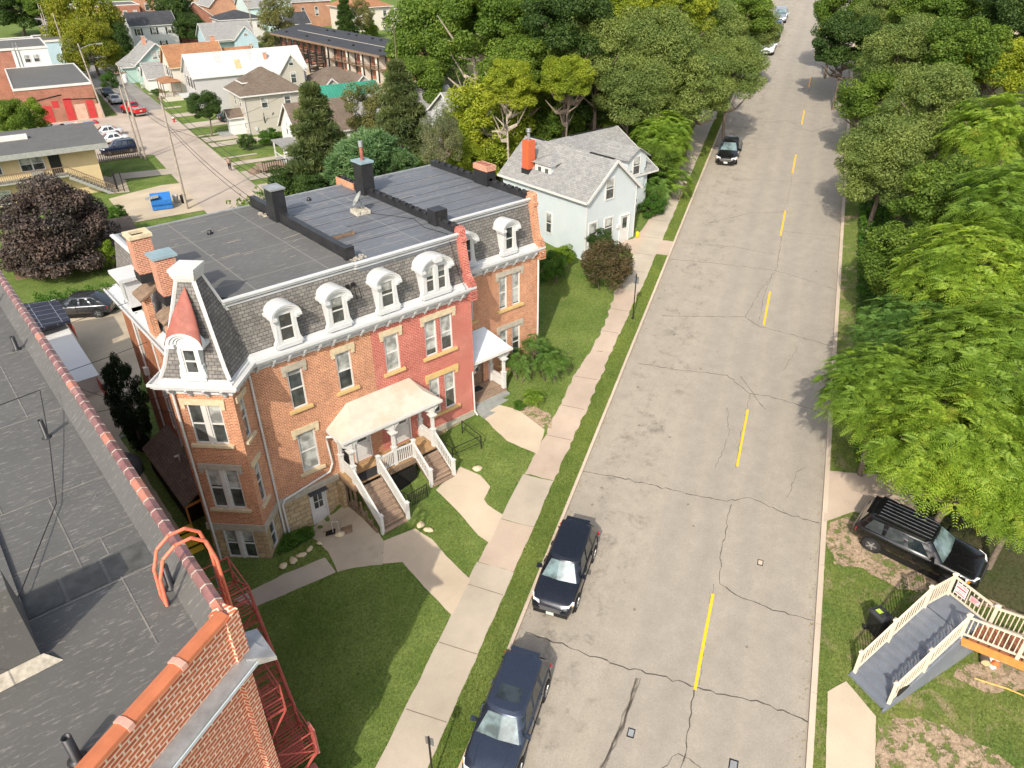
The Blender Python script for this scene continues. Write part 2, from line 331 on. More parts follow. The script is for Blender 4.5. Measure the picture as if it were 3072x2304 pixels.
# ------------------------------------------------------------------ the setting: ground, road, kerbs, walks
rng = random.Random(7)
_m = M['dirt']; nt = _m.node_tree; _a = _n(nt, 'ShaderNodeAttribute'); _a.attribute_name = 'edge'; _s = _n(nt, 'ShaderNodeMath', operation='ADD'); nt.links.new(_noise(nt, _world(nt), 2.2, 9, .75), _s.inputs[0]); nt.links.new(_a.outputs['Fac'], _s.inputs[1])
_x = _n(nt, 'ShaderNodeMixShader'); _t = _n(nt, 'ShaderNodeBsdfTransparent'); nt.links.new(_ramp(nt, _s.outputs[0], [(.44, 0), (.50, 1)]), _x.inputs[0]); nt.links.new(_t.outputs[0], _x.inputs[1]); nt.links.new(nt.nodes['Principled BSDF'].outputs[0], _x.inputs[2]); nt.links.new(_x.outputs[0], nt.nodes['Material Output'].inputs[0])
def roadmat():
    m, nt, b = _mat('worn pale asphalt'); w = _world(nt)
    dt = _n(nt, 'ShaderNodeVectorMath', operation='DOT_PRODUCT'); nt.links.new(w, dt.inputs[0]); dt.inputs[1].default_value = TT
    ds = _n(nt, 'ShaderNodeVectorMath', operation='DOT_PRODUCT'); nt.links.new(w, ds.inputs[0]); ds.inputs[1].default_value = SH
    mr = _n(nt, 'ShaderNodeMapRange'); nt.links.new(dt.outputs['Value'], mr.inputs[0]); mr.inputs[1].default_value = -7.06; mr.inputs[2].default_value = 4.11
    cb = _n(nt, 'ShaderNodeCombineXYZ'); nt.links.new(dt.outputs['Value'], cb.inputs[0]); 
    sc = _n(nt, 'ShaderNodeMath', operation='MULTIPLY'); nt.links.new(ds.outputs['Value'], sc.inputs[0]); sc.inputs[1].default_value = .05; nt.links.new(sc.outputs[0], cb.inputs[1])
    base = _mix(nt, _noise(nt, w, .3, 6, .6), (.30, .27, .222), (.365, .325, .265))
    c = _mix(nt, _ramp(nt, mr.outputs[0], [(0, .35), (.06, 0), (.36, 0), (.44, .55), (.50, .15), (.58, .6), (.66, .1), (.74, .55), (.80, .15), (.9, .5), (.97, .1)]), base, (.27, .245, .215))
    c = _mix(nt, _ramp(nt, _noise(nt, cb.outputs[0], 1.6, 6, .6), [(.42, 0), (.68, .6)]), c, (.295, .265, .225))
    c = _mix(nt, .6, c, _mix(nt, 1, c, _ramp(nt, _noise(nt, w, 16, 8, .9), [(.3, .5), (.7, 1.45)]), 'MULTIPLY')); c = _mix(nt, .28, c, _mix(nt, 1, c, _ramp(nt, _noise(nt, w, 1.3, 6, .7), [(.35, .72), (.65, 1.2)]), 'MULTIPLY'))
    lane = _ramp(nt, mr.outputs[0], [(.02, 0), (.1, 1), (.3, 1), (.38, 0)]); st_ = _ramp(nt, _noise(nt, w, 1.0, 9, .8, .3), [(.52, 0), (.66, .85)])
    c = _mix(nt, _mix(nt, 1, st_, lane, 'MULTIPLY'), c, (.17, .15, .125))
    nt.links.new(c, b.inputs['Base Color']); b.inputs['Roughness'].default_value = .85; b.inputs['Specular IOR Level'].default_value = .2
    _bump(nt, b, _noise(nt, w, 45, 4, .8), .35, .012); return m
M['road'] = roadmat()
S_ = [-60, -30, -10, 0, 4, 8]+[x*.5 for x in range(20, 64)]+[x for x in range(32, 130, 2)]+list(range(130, 260, 4))+list(range(260, 700, 40))
def strip(name, ts, mat, fz, kind='structure', smooth_=False):
    b = MB(); n = len(ts)
    v = []
    for s in S_:
        for t in ts:
            p = st(s, t); v.append((p.x, p.y, fz(p.x, p.y)))
    f = [(i*n+j, i*n+j+1, (i+1)*n+j+1, (i+1)*n+j) for i in range(len(S_)-1) for j in range(n-1)]
    f = [(a, d, c, e)[::1] if False else (a, e, d, c) for a, c, d, e in f] if False else f
    b.mesh(v, f, 0, smooth_); o = b.build(name, mat); 
    if o.data.polygons[0].normal.z < 0: o.data.flip_normals()
    return tag(o, kind=kind)
tl = [-420, -330, -260, -200, -160, -130]+[x*1.5 for x in range(-74, -17)]+[-x*.5 for x in range(50, 21, -1)]+[-10, -9, -7.2]
strip('ground', tl, M['grass'], lambda x, y: ground(x, y))
tr = [4.27, 5.2, 7, 9, 11, 13, 16, 20, 26, 34, 60, 110, 200]
strip('ground', tr, M['weedgrass'], lambda x, y: ground(x, y))
strip('road', [-7.06, -3, 0, 4.11], M['road'], plane)
def kerb(name, t0, t1, h):
    b = MB(); ss = list(range(-10, 140, 3))
    for i in range(len(ss)-1):
        j = .012*math.sin(i*2.1)
        a, c, d, e = st(ss[i]+.01, t0), st(ss[i+1]-.01, t0), st(ss[i+1]-.01, t1), st(ss[i]+.01, t1)
        b.prism([(p.x, p.y) for p in (a, c, d, e)], lambda x, y: plane(x, y)-.1, lambda x, y: plane(x, y)+h+j*.5)
    tag(b.build(name, M['kerb']), kind='structure')
kerb('kerb', -7.2, -7.055, .13); kerb('kerb', 4.105, 4.32, .13)
def jitter(poly, amp, step=.35, r=rng):
    out = []
    for i in range(len(poly)):
        a = Vector(poly[i]); b = Vector(poly[(i+1) % len(poly)]); n = max(1, int((b-a).length/step)); d = (b-a); per = Vector((-d.y, d.x)).normalized()
        for k in range(n):
            p = a+d*k/n; 
            if k: p = p+per*r.uniform(-amp, amp)
            out.append((p.x, p.y))
    return out
SHEETS = []
def sheet(name, poly, mat, dz, amp=0, step=.4, kind='structure', skirt=0):
    if amp: poly = jitter(poly, amp, step)
    if name in ('path', 'sidewalk') or (name == 'dirt' and mat is M['dirt']): SHEETS.append(poly)
    bm = bmesh.new(); vs = [bm.verts.new((p[0], p[1], 0)) for p in poly]; es = [bm.edges.new((vs[i], vs[(i+1) % len(vs)])) for i in range(len(vs))]
    bmesh.ops.triangle_fill(bm, edges=es, use_beauty=True)
    xs = [p[0] for p in poly]; ys = [p[1] for p in poly]
    big = max(max(xs)-min(xs), max(ys)-min(ys))
    dip = 7 < min(xs) < 13 and 20 < max(ys) < 28.5; stp_ = .5 if dip else 2
    if dip or (min(p[0]*TT.x+p[1]*TT.y for p in poly) < -25 and big > 4):
        for k in range(int(big//stp_)+1):
            x = min(xs)+stp_*k; bmesh.ops.bisect_plane(bm, geom=bm.verts[:]+bm.edges[:]+bm.faces[:], plane_co=(x, 0, 0), plane_no=(1, 0, 0))
            y = min(ys)+stp_*k; bmesh.ops.bisect_plane(bm, geom=bm.verts[:]+bm.edges[:]+bm.faces[:], plane_co=(0, y, 0), plane_no=(0, 1, 0))
    for f in bm.faces:
        f.normal_update()
        if f.normal.z < 0: f.normal_flip()
    lay = None
    if name == 'dirt' and mat is M['dirt']:
        bmesh.ops.inset_region(bm, faces=bm.faces[:], thickness=.55, use_even_offset=False); lay = {v.index for v in bm.verts if v.is_boundary} if not bm.verts.index_update() else None
    for v in bm.verts: v.co.z = ground(v.co.x, v.co.y)+dz
    me = bpy.data.meshes.new(name); bm.to_mesh(me); bm.free(); me.materials.append(mat)
    if lay is not None:
        at_ = me.attributes.new('edge', 'FLOAT', 'POINT'); at_.data.foreach_set('value', [0.0 if i in lay else 1.0 for i in range(len(me.vertices))])
    o = bpy.data.objects.new(name, me); COL.objects.link(o); return tag(o, kind=kind)
def pxpoly(pts, dz=.02): return [tuple(at(u, v, dz)[:2]) for u, v in pts]
# pavement along the left of the street: two stretches of differing concrete
def stp(*p): return [tuple(st(s, t)[:2]) for s, t in p]
sheet('sidewalk', stp((-10, -9.97), (-10, -8.2), (21.6, -8.2), (21.6, -9.95)), M['walk'], .012, .025)
sheet('sidewalk', stp((21.62, -9.9), (21.62, -8.22), (24.2, -8.2), (24.2, -9.85)), M['walkpink'], .012, .03)
sheet('sidewalk', stp((24.22, -9.86), (24.22, -8.2), (27.2, -8.22), (27.2, -9.8)), M['walk'], .012, .03)
sheet('sidewalk', stp((27.22, -9.75), (27.22, -8.2), (33, -8.12), (38, -8.15), (38, -9.35), (35, -9.65), (30, -9.62)), M['walkpink'], .012, .07, .3)
sheet('sidewalk', stp((38.02, -9.35), (38.02, -8.15), (45, -8.02), (45, -9.62), (41, -9.3)), M['walkpink'], .012, .09, .3)
sheet('sidewalk', stp((45.02, -9.6), (45.02, -8.0), (60, -8.02), (130, -8.02), (130, -9.6), (52, -9.5)), M['walk'], .012, .03)
sheet('path', stp((50.2, -8.05), (50.2, -7.21), (52.3, -7.21), (52.3, -8.05)), M['walkpink'], .016, .05)
jb = MB()
for s in list(np.arange(3, 21, 2.9))+[30.2, 32.7, 35.3, 40.1, 42.6, 47.5, 50, 52.5, 55.3, 58, 61, 64]:
    a, b = st(s, -9.9 if s < 28 else -9.55), st(s+rng.uniform(-.05, .05), -8.25); d = (b-a).normalized()*0; w = SH*.018
    jb.face([(p.x, p.y, ground(p.x, p.y)+.018) for p in (a-w, b-w, b+w, a+w)])
tag(jb.build('sidewalk_joints', M['joint']), kind='structure')
# walks to the doors (outlines measured on the ground)
sheet('path', pxpoly([(1357, 1847), (1411, 1738), (1338, 1667), (1297, 1618), (1245, 1585), (1150, 1623), (1147, 1691), (1207, 1686), (1272, 1760)]), M['walknew'], .02, .012)
sheet('path', pxpoly([(1469, 1629), (1509, 1544), (1463, 1514), (1452, 1498), (1471, 1460), (1440, 1425), (1381, 1400), (1308, 1470), (1381, 1542), (1436, 1607)]), M['walknew'], .02, .02)
sheet('path', pxpoly([(636, 1767), (690, 1858), (791, 1790), (1006, 1718), (1012, 1690), (985, 1650)][:0] or [(700, 1800), (768, 1820), (1008, 1716), (975, 1672), (850, 1722)]), M['walk'], .018, .02)
sheet('path', pxpoly([(936, 1612), (985, 1655), (1012, 1716), (1090, 1700), (1147, 1694), (1152, 1624), (1110, 1560), (1060, 1500), (940, 1560)]), M['walkold'], .022, .06, .3)
sheet('path', pxpoly([(1439, 1242), (1500, 1215), (1560, 1232), (1634, 1288), (1612, 1362), (1520, 1322)]), M['walknew'], .02, .03)
sheet('path', pxpoly([(1858, 727), (1900, 716), (1925, 690), (1960, 640), (1990, 600), (1968, 640), (1905, 765), (1870, 745)]), M['walkpink'], .018, .02)
# right side: driveway apron, walk to the deck stairs, bare soil
sheet('path', pxpoly([(2481, 1412), (2600, 1420), (2740, 1430), (2860, 1500), (2700, 1560), (2560, 1535), (2472, 1566)]), M['walkpink'], .014, .03)
sheet('path', pxpoly([(2483, 2075), (2538, 2044), (2628, 2150), (2624, 2330), (2622, 2420), (2475, 2420), (2477, 2304)]), M['walknew'], .03, .01)
sheet('dirt', pxpoly([(2490, 1568), (2560, 1540), (2900, 1700), (3040, 1760), (3200, 1800), (3200, 1880), (3000, 1830), (2800, 1790), (2700, 1770), (2640, 1735), (2560, 1700), (2500, 1690), (2482, 1640)]), M['dirt'], .016, .18, .35)
sheet('dirt', pxpoly([(2630, 2170), (2700, 2150), (2790, 2165), (2840, 2175), (2930, 2230), (3040, 2300), (3140, 2400), (2640, 2400), (2625, 2280)]), M['dirt'], .016, .15, .3)
sheet('dirt', pxpoly([(2880, 1990), (2940, 1985), (3100, 1980), (3100, 2060), (2990, 2080), (2920, 2060), (2860, 2030)]), M['dirt'], .014, .12, .3)
sheet('dirt', stp((26, 9), (26, 40), (95, 60), (130, 14), (130, 6.5), (60, 6.2), (40, 7.2), (31, 8)), M['litter'], .07, .3, 1.5, kind='structure')
sheet('dirt', stp((52, -12.5), (58, -11.2), (130, -10.6), (160, -16), (160, -120), (110, -75), (80, -60), (62, -50), (56, -30)), M['litter'], .07, .3, 1.5)
sheet('dirt', pxpoly([(1540, 1235), (1600, 1215), (1650, 1240), (1655, 1285), (1600, 1275)]), M['dirt'], .015, .08)
# centre line dashes
cb = MB()
DASH = [(2141, 1782, 2082, 2069), (2246, 1229, 2212, 1400), (2311, 875, 2293, 976), (2357, 632, 2346, 708), (2389, 464, 2379, 520), (2414, 330, 2407, 373), (2433, 233, 2427, 262)]
k0, k1 = [], []
for i, (u0, v0, u1, v1) in enumerate(DASH):
    P = at(u0, v0, 0); Q = at(u1, v1, 0); s1 = P.dot(SH); s0 = Q.dot(SH); t = .08
    n = 8; L_ = [(s0+(s1-s0)*j/n, t-.055+rng.uniform(-.006, .006)) for j in range(n+1)]; R_ = [(s0+(s1-s0)*j/n, t+.055+rng.uniform(-.006, .006)) for j in range(n+1)]
    for j in range(n):
        cb.face([(p.x, p.y, plane(p.x, p.y)+.005) for p in (st(*L_[j]), st(*R_[j]), st(*R_[j+1]), st(*L_[j+1]))])
for s in (4.5, 100, 112, 124, 136): cb.face([(p.x, p.y, plane(p.x, p.y)+.005) for p in (st(s, .02), st(s, .13), st(s+3, .13), st(s+3, .02))])
tag(cb.build('road_marking', M['yellowpaint']), kind='structure')
# cracks in the road (measured polylines, wandering)
kb = MB()
def crack(pts, w=.03, amp=.05, z=.004, conv=True):
    P = [at(u, v, 0) if conv else Vector((u, v, 0)) for u, v in pts]; q = []
    for i in range(len(P)-1):
        n = max(2, int((P[i+1]-P[i]).length/.22))
        for k in range(n):
            p = P[i].lerp(P[i+1], k/n); q.append(p+Vector((rng.uniform(-amp, amp), rng.uniform(-amp, amp), 0)) if 0 < k else p)
    q.append(P[-1])
    for i in range(len(q)-1):
        d = (q[i+1]-q[i]); d.z = 0
        if d.length < 1e-4: continue
        n = Vector((-d.y, d.x, 0)).normalized()*w*rng.uniform(.3, .8)
        kb.face([(p.x, p.y, plane(p.x, p.y)+z) for p in (q[i]-n, q[i+1]-n*1.05, q[i+1]+n*1.05, q[i]+n)])
fu = lambda *a: [(x*1.3888, y*1.3888) for x, y in a]
for pts, w in [(fu((1135, 1365), (1250, 1405), (1345, 1440), (1480, 1475), (1520, 1490), (1650, 1520), (1745, 1560)), .045),
    (fu((1555, 1262), (1590, 1285), (1630, 1300), (1680, 1320), (1757, 1340)), .04), (fu((1240, 1012), (1330, 1030), (1450, 1058), (1570, 1083), (1620, 1075), (1700, 1110), (1770, 1130)), .04),
    (fu((1380, 785), (1470, 800), (1570, 810), (1620, 850), (1660, 855), (1740, 880), (1790, 895)), .035), (fu((1600, 812), (1640, 870), (1655, 885)), .03),
    (fu((1430, 682), (1520, 684), (1610, 685), (1640, 705), (1700, 720), (1800, 745)), .035), (fu((1450, 560), (1560, 570), (1677, 585), (1730, 600), (1815, 625)), .03),
    (fu((1480, 525), (1580, 532), (1675, 550)), .025), (fu((1530, 482), (1580, 470), (1620, 460), (1700, 457)), .03), (fu((1690, 500), (1805, 510)), .02),
    (fu((1560, 384), (1650, 388), (1810, 400)), .02), (fu((1590, 320), (1720, 322)), .018), (fu((1650, 265), (1700, 260), (1750, 285), (1800, 270)), .03),
    (fu((1600, 262), (1760, 266)), .015), (fu((1640, 192), (1770, 190)), .015), (fu((1660, 140), (1790, 142)), .012), (fu((1670, 95), (1760, 98)), .012), (fu((1680, 60), (1760, 60)), .012),
    (fu((1499, 1490), (1490, 1570), (1470, 1659)), .04), (fu((1430, 1659), (1465, 1628), (1490, 1640), (1515, 1659)), .03), (fu((1580, 1090), (1560, 1180), (1555, 1262)), .03), (fu((1541, 1262), (1530, 1320), (1510, 1480)), .02),
    (fu((1620, 850), (1600, 940), (1590, 1010)), .018), (fu((1677, 585), (1690, 500)), .025), (fu((1610, 685), (1640, 630), (1677, 585)), .02), (fu((1720, 330), (1700, 440)), .015),
    (fu((1640, 690), (1650, 640), (1670, 590)), .02), (fu((1545, 1010), (1575, 940), (1570, 880)), .018), (fu((1690, 800), (1720, 760), (1715, 740)), .015), (fu((1700, 1075), (1720, 1020), (1740, 1010)), .018), (fu((1735, 235), (1750, 190), (1765, 120), (1770, 60)), .015),
    (fu((1700, 1109), (1690, 1100), (1650, 1078)), .015), (fu((1720, 1110), (1745, 1128)), .015)]:
    crack(pts, w*.8, .06)
stain = MB()
tag(kb.build('road_cracks', M['crack']), kind='structure')
kb = MB()
for pts in [fu((1380, 1465), (1345, 1560), (1300, 1659))]: 
    for k in range(5): crack([(u+rng.uniform(-8, 8), v) for u, v in pts], .05, .04, .003)
for _ in range(70):
    s = rng.uniform(16, 60); t = rng.gauss(-5.6, .7) if rng.random() < .75 else rng.uniform(-3, 4)
    if t < -6.9: continue
    p = st(s, t); r = rng.uniform(.02, .09)
    kb.face([(p.x+r*rng.uniform(.6, 1.3)*math.cos(a), p.y+r*rng.uniform(.5, 1.2)*math.sin(a), plane(p.x, p.y)+.003+TS*(0)) for a in [i*math.pi/4 for i in range(8)]])
o = kb.build('road_stains', plain('oil stain', (.20, .175, .145), .8, var=.3)); 
for v in o.data.vertices: v.co.z = plane(v.co.x, v.co.y)+.0035
tag(o, kind='structure')
for (u, v, sx) in ((1893, 2199, .22), (2200, 2296, .26), (2281, 1688, .2)):
    P = at(u, v, 0); b = MB(); sl = SH*sx*.8; tl_ = TT*sx*.6
    for (k, mi, z) in ((1.0, 1, .006), (.72, 0, .012)):
        b.face([(q.x, q.y, plane(q.x, q.y)+z) for q in (P-sl*k-tl_*k, P-sl*k+tl_*k, P+sl*k+tl_*k, P+sl*k-tl_*k)], mi)
    m1 = M['metal'] if u != 2281 else M['kerb']
    o = b.build('valve_cover', [m1, M['black']]); p0 = P.copy()
    tag(o, {1893: 'small square metal cover with a black rim beside the long oil streak', 2200: 'square metal cover cut by the bottom edge in the road', 2281: 'pale square utility cover in the right traffic lane'}[u], 'utility cover', 'utility covers set in the road')
# ---- lower town: rear street, lot, lawns, walks in the rear grid (a, b)
def abp(*p): return [tuple(ab(a, b)[:2]) for a, b in p]
sheet('rear_street', abp((13.9, 72), (21.1, 72), (21.1, 139), (21.1, 300), (14.6, 300), (13.9, 139), (13.9, 112)), M['rearroad'], .03)
sheet('rear_street', abp((14.4, 140.5), (21.3, 140.5), (21.3, 330), (14.4, 330)), M['greypave'], .04)
sheet('rear_lot', abp((6.5, 82), (13.95, 82), (13.95, 93.8), (12, 94.2), (9, 93.2), (6, 92)), M['lot'], .05)
sheet('rear_lot', abp((7.0, 109.5), (13.95, 109.5), (13.95, 139), (4, 139), (4, 128), (5.5, 112)), M['rearroad'], .05)
sheet('rear_lot', abp((8.4, 99.4), (13.95, 98.4), (13.95, 101.2), (8.2, 102.4), (7.0, 100)), M['walk'], .055)
sheet('rear_lot', abp((6.2, 94), (8.4, 93.4), (8.8, 99), (7, 102), (6, 102)), M['walkold'], .05)
sheet('lot', [(-6, 30), (4.9, 30), (5.0, 40), (6.7, 42), (10, 52), (13, 62), (12, 65), (4, 66), (-6, 62)], M['lot'], .05, .03)
for a0, a1, b0, b1 in [(21.1, 25.5, 101.9, 102.6), (21.1, 30, 98, 99.6), (21.3, 26, 112.4, 115.4), (21.3, 29, 109, 111.6), (21.2, 31, 122.5, 126.5), (21.2, 24.5, 116.3, 117.2), (21.3, 24, 140, 141.2), (21.3, 26, 132, 135), (21.5, 24, 155, 156.5), (21.2, 31, 90.3, 94.7), (21.2, 25, 84, 88)]:
    sheet('rear_path', abp((a0, b0), (a1, b0), (a1, b1), (a0, b1)), M['walk'], .05)
sheet('rear_verge', abp((21.6, 99.6), (27, 99.8), (27, 101.8), (21.6, 101.6)), M['weedgrass'], .024, .1)
sheet('rear_lot', abp((42, 133), (66, 128), (70, 150), (56, 178), (44, 176)), M['lot'], .12)
# ------------------------------------------------------------------ the brick row house
row = thing('row_house', 'long brick row house with grey mansard, white dormers, corner tower and flat dark roofs', 'row house', (7, 27, 2.6))
OR = Vector(row.location)
def L(b):                                                            # world-built mesh to the thing's local frame
    b.v = [(x-OR.x, y-OR.y, z-OR.z) for x, y, z in b.v]; return b
def RP(name, b, mat, parent=None, label=None): return L(b).build(name, mat, parent or row, label)
Y0 = 26.9; ZS = 4.75; ZC = 11.55; XL, X1, X2, X3 = 6.75, 14.35, 20.15, 26.3; YB = 38.2; Y3 = 28.6
W2 = [(10.17, 10.87), (12.5, 13.24), (15.0, 15.78), (17.27, 17.95), (18.2, 18.9)]
H_2 = [(a, b, 9.05, 11.0) for a, b in W2]
H_1 = [(10.08, 10.95, 5.6, 7.75), (12.1, 12.5, 4.82, 6.75), (12.8, 13.62, 4.82, 6.95), (15.05, 15.93, 4.82, 6.95), (17.3, 17.92, 5.6, 7.75), (18.24, 18.9, 5.6, 7.75)]
sh = lambda hs, x0: [(a-x0, b-x0, c, d) for a, b, c, d in hs]
b = MB(); X = Vector((1, 0, 0)); Yv = Vector((0, 1, 0))
b.holes((8.6, Y0, 0), X, X1-8.6, ZS, ZC+.35, sh([h for h in H_1+H_2 if h[1] < X1], 8.6), (0, -1, 0))
RP('wall', b, M['brick'], label='orange front wall')
b = MB(); b.holes((X1, Y0, 0), X, X2-X1, ZS, ZC+.35, sh([h for h in H_1+H_2 if h[0] > X1], X1), (0, -1, 0))
b.holes((X2, Y0, 0), Yv, Y3-Y0, 3.6, ZC+.35, [], (1, 0, 0)); RP('wall', b, M['redbrick'], label='red painted front wall')
b = MB(); H3 = [(21.1, 21.55, 9.05, 11.0), (23.35, 23.9, 9.05, 11.0), (24.28, 24.85, 9.05, 11.0), (23.35, 23.9, 5.6, 7.75), (24.25, 24.85, 5.6, 7.75), (21.2, 22.1, 4.62, 6.9)]
b.holes((X2, Y3, 0), X, X3-X2, 3.6, ZC+.35, sh(H3, X2), (0, -1, 0)); b.holes((X3, Y3, 0), Yv, YB-Y3, 3.6, ZC+.35, [], (1, 0, 0))
b.holes((X3, YB, 0), -X, X3-XL, 1.8, 12.2, [], (0, 1, 0)); b.holes((X3, YB, 0), -X, X3-7.4, 12.2, 14.5, [], (0, 1, 0)); RP('wall', b, M['brick'], label='set back orange wall of the far end')
HL = [(1.9, 2.5, 9.1, 10.9), (5.2, 5.8, 9.1, 10.9), (8.3, 8.9, 9.1, 10.9), (3.6, 4.2, 5.7, 7.6), (7.0, 7.6, 5.7, 7.6)]
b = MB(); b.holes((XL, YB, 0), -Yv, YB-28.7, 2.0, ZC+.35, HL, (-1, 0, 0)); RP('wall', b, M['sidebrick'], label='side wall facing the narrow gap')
# windows: frame > glass
def window(x0, x1, z0, z1, o=None, u=X, n=(0, -1, 0), off=.1, frame=None, blind=.5, par=None, sash=True, fw=.06):
    n = Vector(n); o = Vector((0, Y0, 0)) if o is None else Vector(o); u = Vector(u)
    P = lambda a, z, d: o+u*a+Vector((0, 0, z))-n*d
    f = MB()
    for a0, a1, c0, c1 in ((x0, x0+fw, z0, z1), (x1-fw, x1, z0, z1), (x0+fw, x1-fw, z0, z0+fw), (x0+fw, x1-fw, z1-fw, z1)):
        f.obox(P(a0, c0, off), u*(a1-a0), n*.07, Vector((0, 0, c1-c0)))
    zm = (z0+z1)/2
    if sash: f.obox(P(x0+fw, zm-.03, off), u*(x1-x0-2*fw), n*.05, Vector((0, 0, .06)))
    W = RP('window', f, frame or M['white'], par)
    g = MB(); zb = z1-fw-(z1-z0)*blind
    if blind < .98: g.face([P(x0+fw, z0+fw, off-.015), P(x1-fw, z0+fw, off-.015), P(x1-fw, zb, off-.015), P(x0+fw, zb, off-.015)], 0)
    if blind > .02: g.face([P(x0+fw, zb, off-.015), P(x1-fw, zb, off-.015), P(x1-fw, z1-fw, off-.015), P(x0+fw, z1-fw, off-.015)], 1)
    RP('glass', g, [M['glass'], M['blind']], W); return W
bl = {10.17: .12, 12.5: .5, 15.0: .97, 17.27: .8, 18.2: .6}
for (a, c, d, e) in H_2: window(a, c, d, e, blind=bl.get(a, .5), frame=M['white'])
for (a, c, d, e), k in ((H_1[0], .97), (H_1[4], .5), (H_1[5], .48)): window(a, c, d, e, blind=k)
for (a, c, d, e), k in zip(H3[:5], (.4, .9, .9, .3, .35)): window(a, c, d, e, o=(0, Y3, 0), blind=k)
for (a, c, d, e) in HL: window(a, c, d, e, o=(XL, YB, 0), u=-Yv, n=(-1, 0, 0), blind=.3)
def lintel(x0, x1, z, mat='cream', y=Y0, ears=True, o=None, u=X, n=Vector((0, -1, 0))):
    o = Vector((0, y, 0)) if o is None else o; b = MB()
    b.obox(o+u*(x0-.22)+Vector((0, 0, z)), u*(x1-x0+.44), n*.07, Vector((0, 0, .27)))
    if ears:
        for xx in (x0-.2, x1+.04): b.obox(o+u*xx+Vector((0, 0, z-.2)), u*.16, n*.06, Vector((0, 0, .2)))
    return RP('lintel', b, M[mat])
def sill(x0, x1, z, mat='yellowsill', y=Y0, o=None, u=X, n=Vector((0, -1, 0))):
    o = Vector((0, y, 0)) if o is None else o; b = MB(); b.obox(o+u*(x0-.2)+Vector((0, 0, z-.13)), u*(x1-x0+.4), n*.13, Vector((0, 0, .13))); return RP('sill', b, M[mat])
for a, c, mt in ((10.17, 10.87, 'greystone'), (12.5, 13.24, 'cream'), (15.0, 15.78, 'cream'), (17.27, 18.9, 'cream')): lintel(a, c, 11.02, mt); sill(a, c, 9.05)
lintel(10.08, 10.95, 7.77, 'cream'); sill(10.08, 10.95, 5.6, 'cream'); lintel(17.3, 18.9, 7.77, 'yellowsill'); sill(17.3, 18.9, 5.6)
lintel(23.35, 24.85, 11.02, 'greystone', Y3); sill(23.35, 24.85, 9.05, y=Y3); lintel(23.35, 24.85, 7.77, 'greystone', Y3); sill(23.35, 24.85, 5.6, y=Y3); sill(21.1, 21.55, 9.05, y=Y3)
# doors
def door(x0, x1, z0, z1, y=Y0, mat='white', glass=(.2, .8, .55, .92), par=None, six=False, label=None):
    b = MB(); b.box(x0, y+.02, z0, x1, y+.1, z1); fr = .07
    b.box(x0-fr, y-.05, z0, x0, y+.1, z1+fr); b.box(x1, y-.05, z0, x1+fr, y+.1, z1+fr); b.box(x0, y-.05, z1, x1, y+.1, z1+fr)
    w = x1-x0; h = z1-z0; b.box(x0+.15*w, y, z0+.1*h, x1-.15*w, y+.03, z0+.42*h)
    D = RP('door', b, M[mat], par, label); g = MB(); gx0, gx1, gz0, gz1 = x0+glass[0]*w, x0+glass[1]*w, z0+glass[2]*h, z0+glass[3]*h
    g.box(gx0, y-.005, gz0, gx1, y+.015, gz1); RP('door_glass', g, M['glass'], D)
    k = MB(); k.lathe((x0+.88*w, y-.04, z0+.48*h), [(.001, -.03), (.03, -.015), (.03, .015), (.001, .03)], 8); RP('door_knob', k, M['rim'], D)
    if six:
        m = MB(); m.box((gx0+gx1)/2-.015, y-.02, gz0, (gx0+gx1)/2+.015, y-.006, gz1)
        m.box(gx0, y-.021, (gz0+gz1)/2-.015, gx1, y-.007, (gz0+gz1)/2+.015); RP('muntin', m, M['white'], D)
    return D
door(12.8, 13.62, 4.82, 6.85); door(15.05, 15.93, 4.82, 6.85); door(21.25, 22.0, 4.6, 6.8, Y3, 'wood')
door(10.15, 10.88, 2.1, 4.25, six=True, label='white basement door with four panes')
window(12.1, 12.5, 4.85, 6.7, blind=.1)
b = MB(); b.box(10.05, Y0-.28, 4.3, 10.98, Y0-.02, 4.36); RP('door_hood', b, M['darkshingle'])
# stone basement
b = MB(); b.holes((8.6, Y0, 0), X, 11.75-8.6, 1.7, 4.4, [(10.08-8.6, 10.95-8.6, 2.05, 4.3)], (0, -1, 0), .2)
b.holes((11.75, Y0+.02, 0), X, X2-11.75, 1.9, 4.4, [(16.85-11.75, 17.55-11.75, 3.3, 4.2), (18.2-11.75, 19.2-11.75, 3.3, 4.25)], (0, -1, 0), .2)
b.box(11.55, 26.3, 1.8, 11.75, Y0-.01, 4.4)
RP('stone_base', b, M['stone'])
window(16.85, 17.55, 3.3, 4.2, blind=.2, frame=M['white']); b = MB(); b.box(18.2, Y0+.05, 3.3, 19.2, Y0+.12, 4.25); RP('board_panel', b, M['white'], label='white boarded basement opening')
b = MB(); b.box(8.6, Y0-.06, 4.4, 11.8, Y0+.05, ZS+.002); b.box(11.8, Y0-.04, 4.42, X2+.05, Y0+.05, ZS+.004); RP('stone_course', b, M['greystone'])
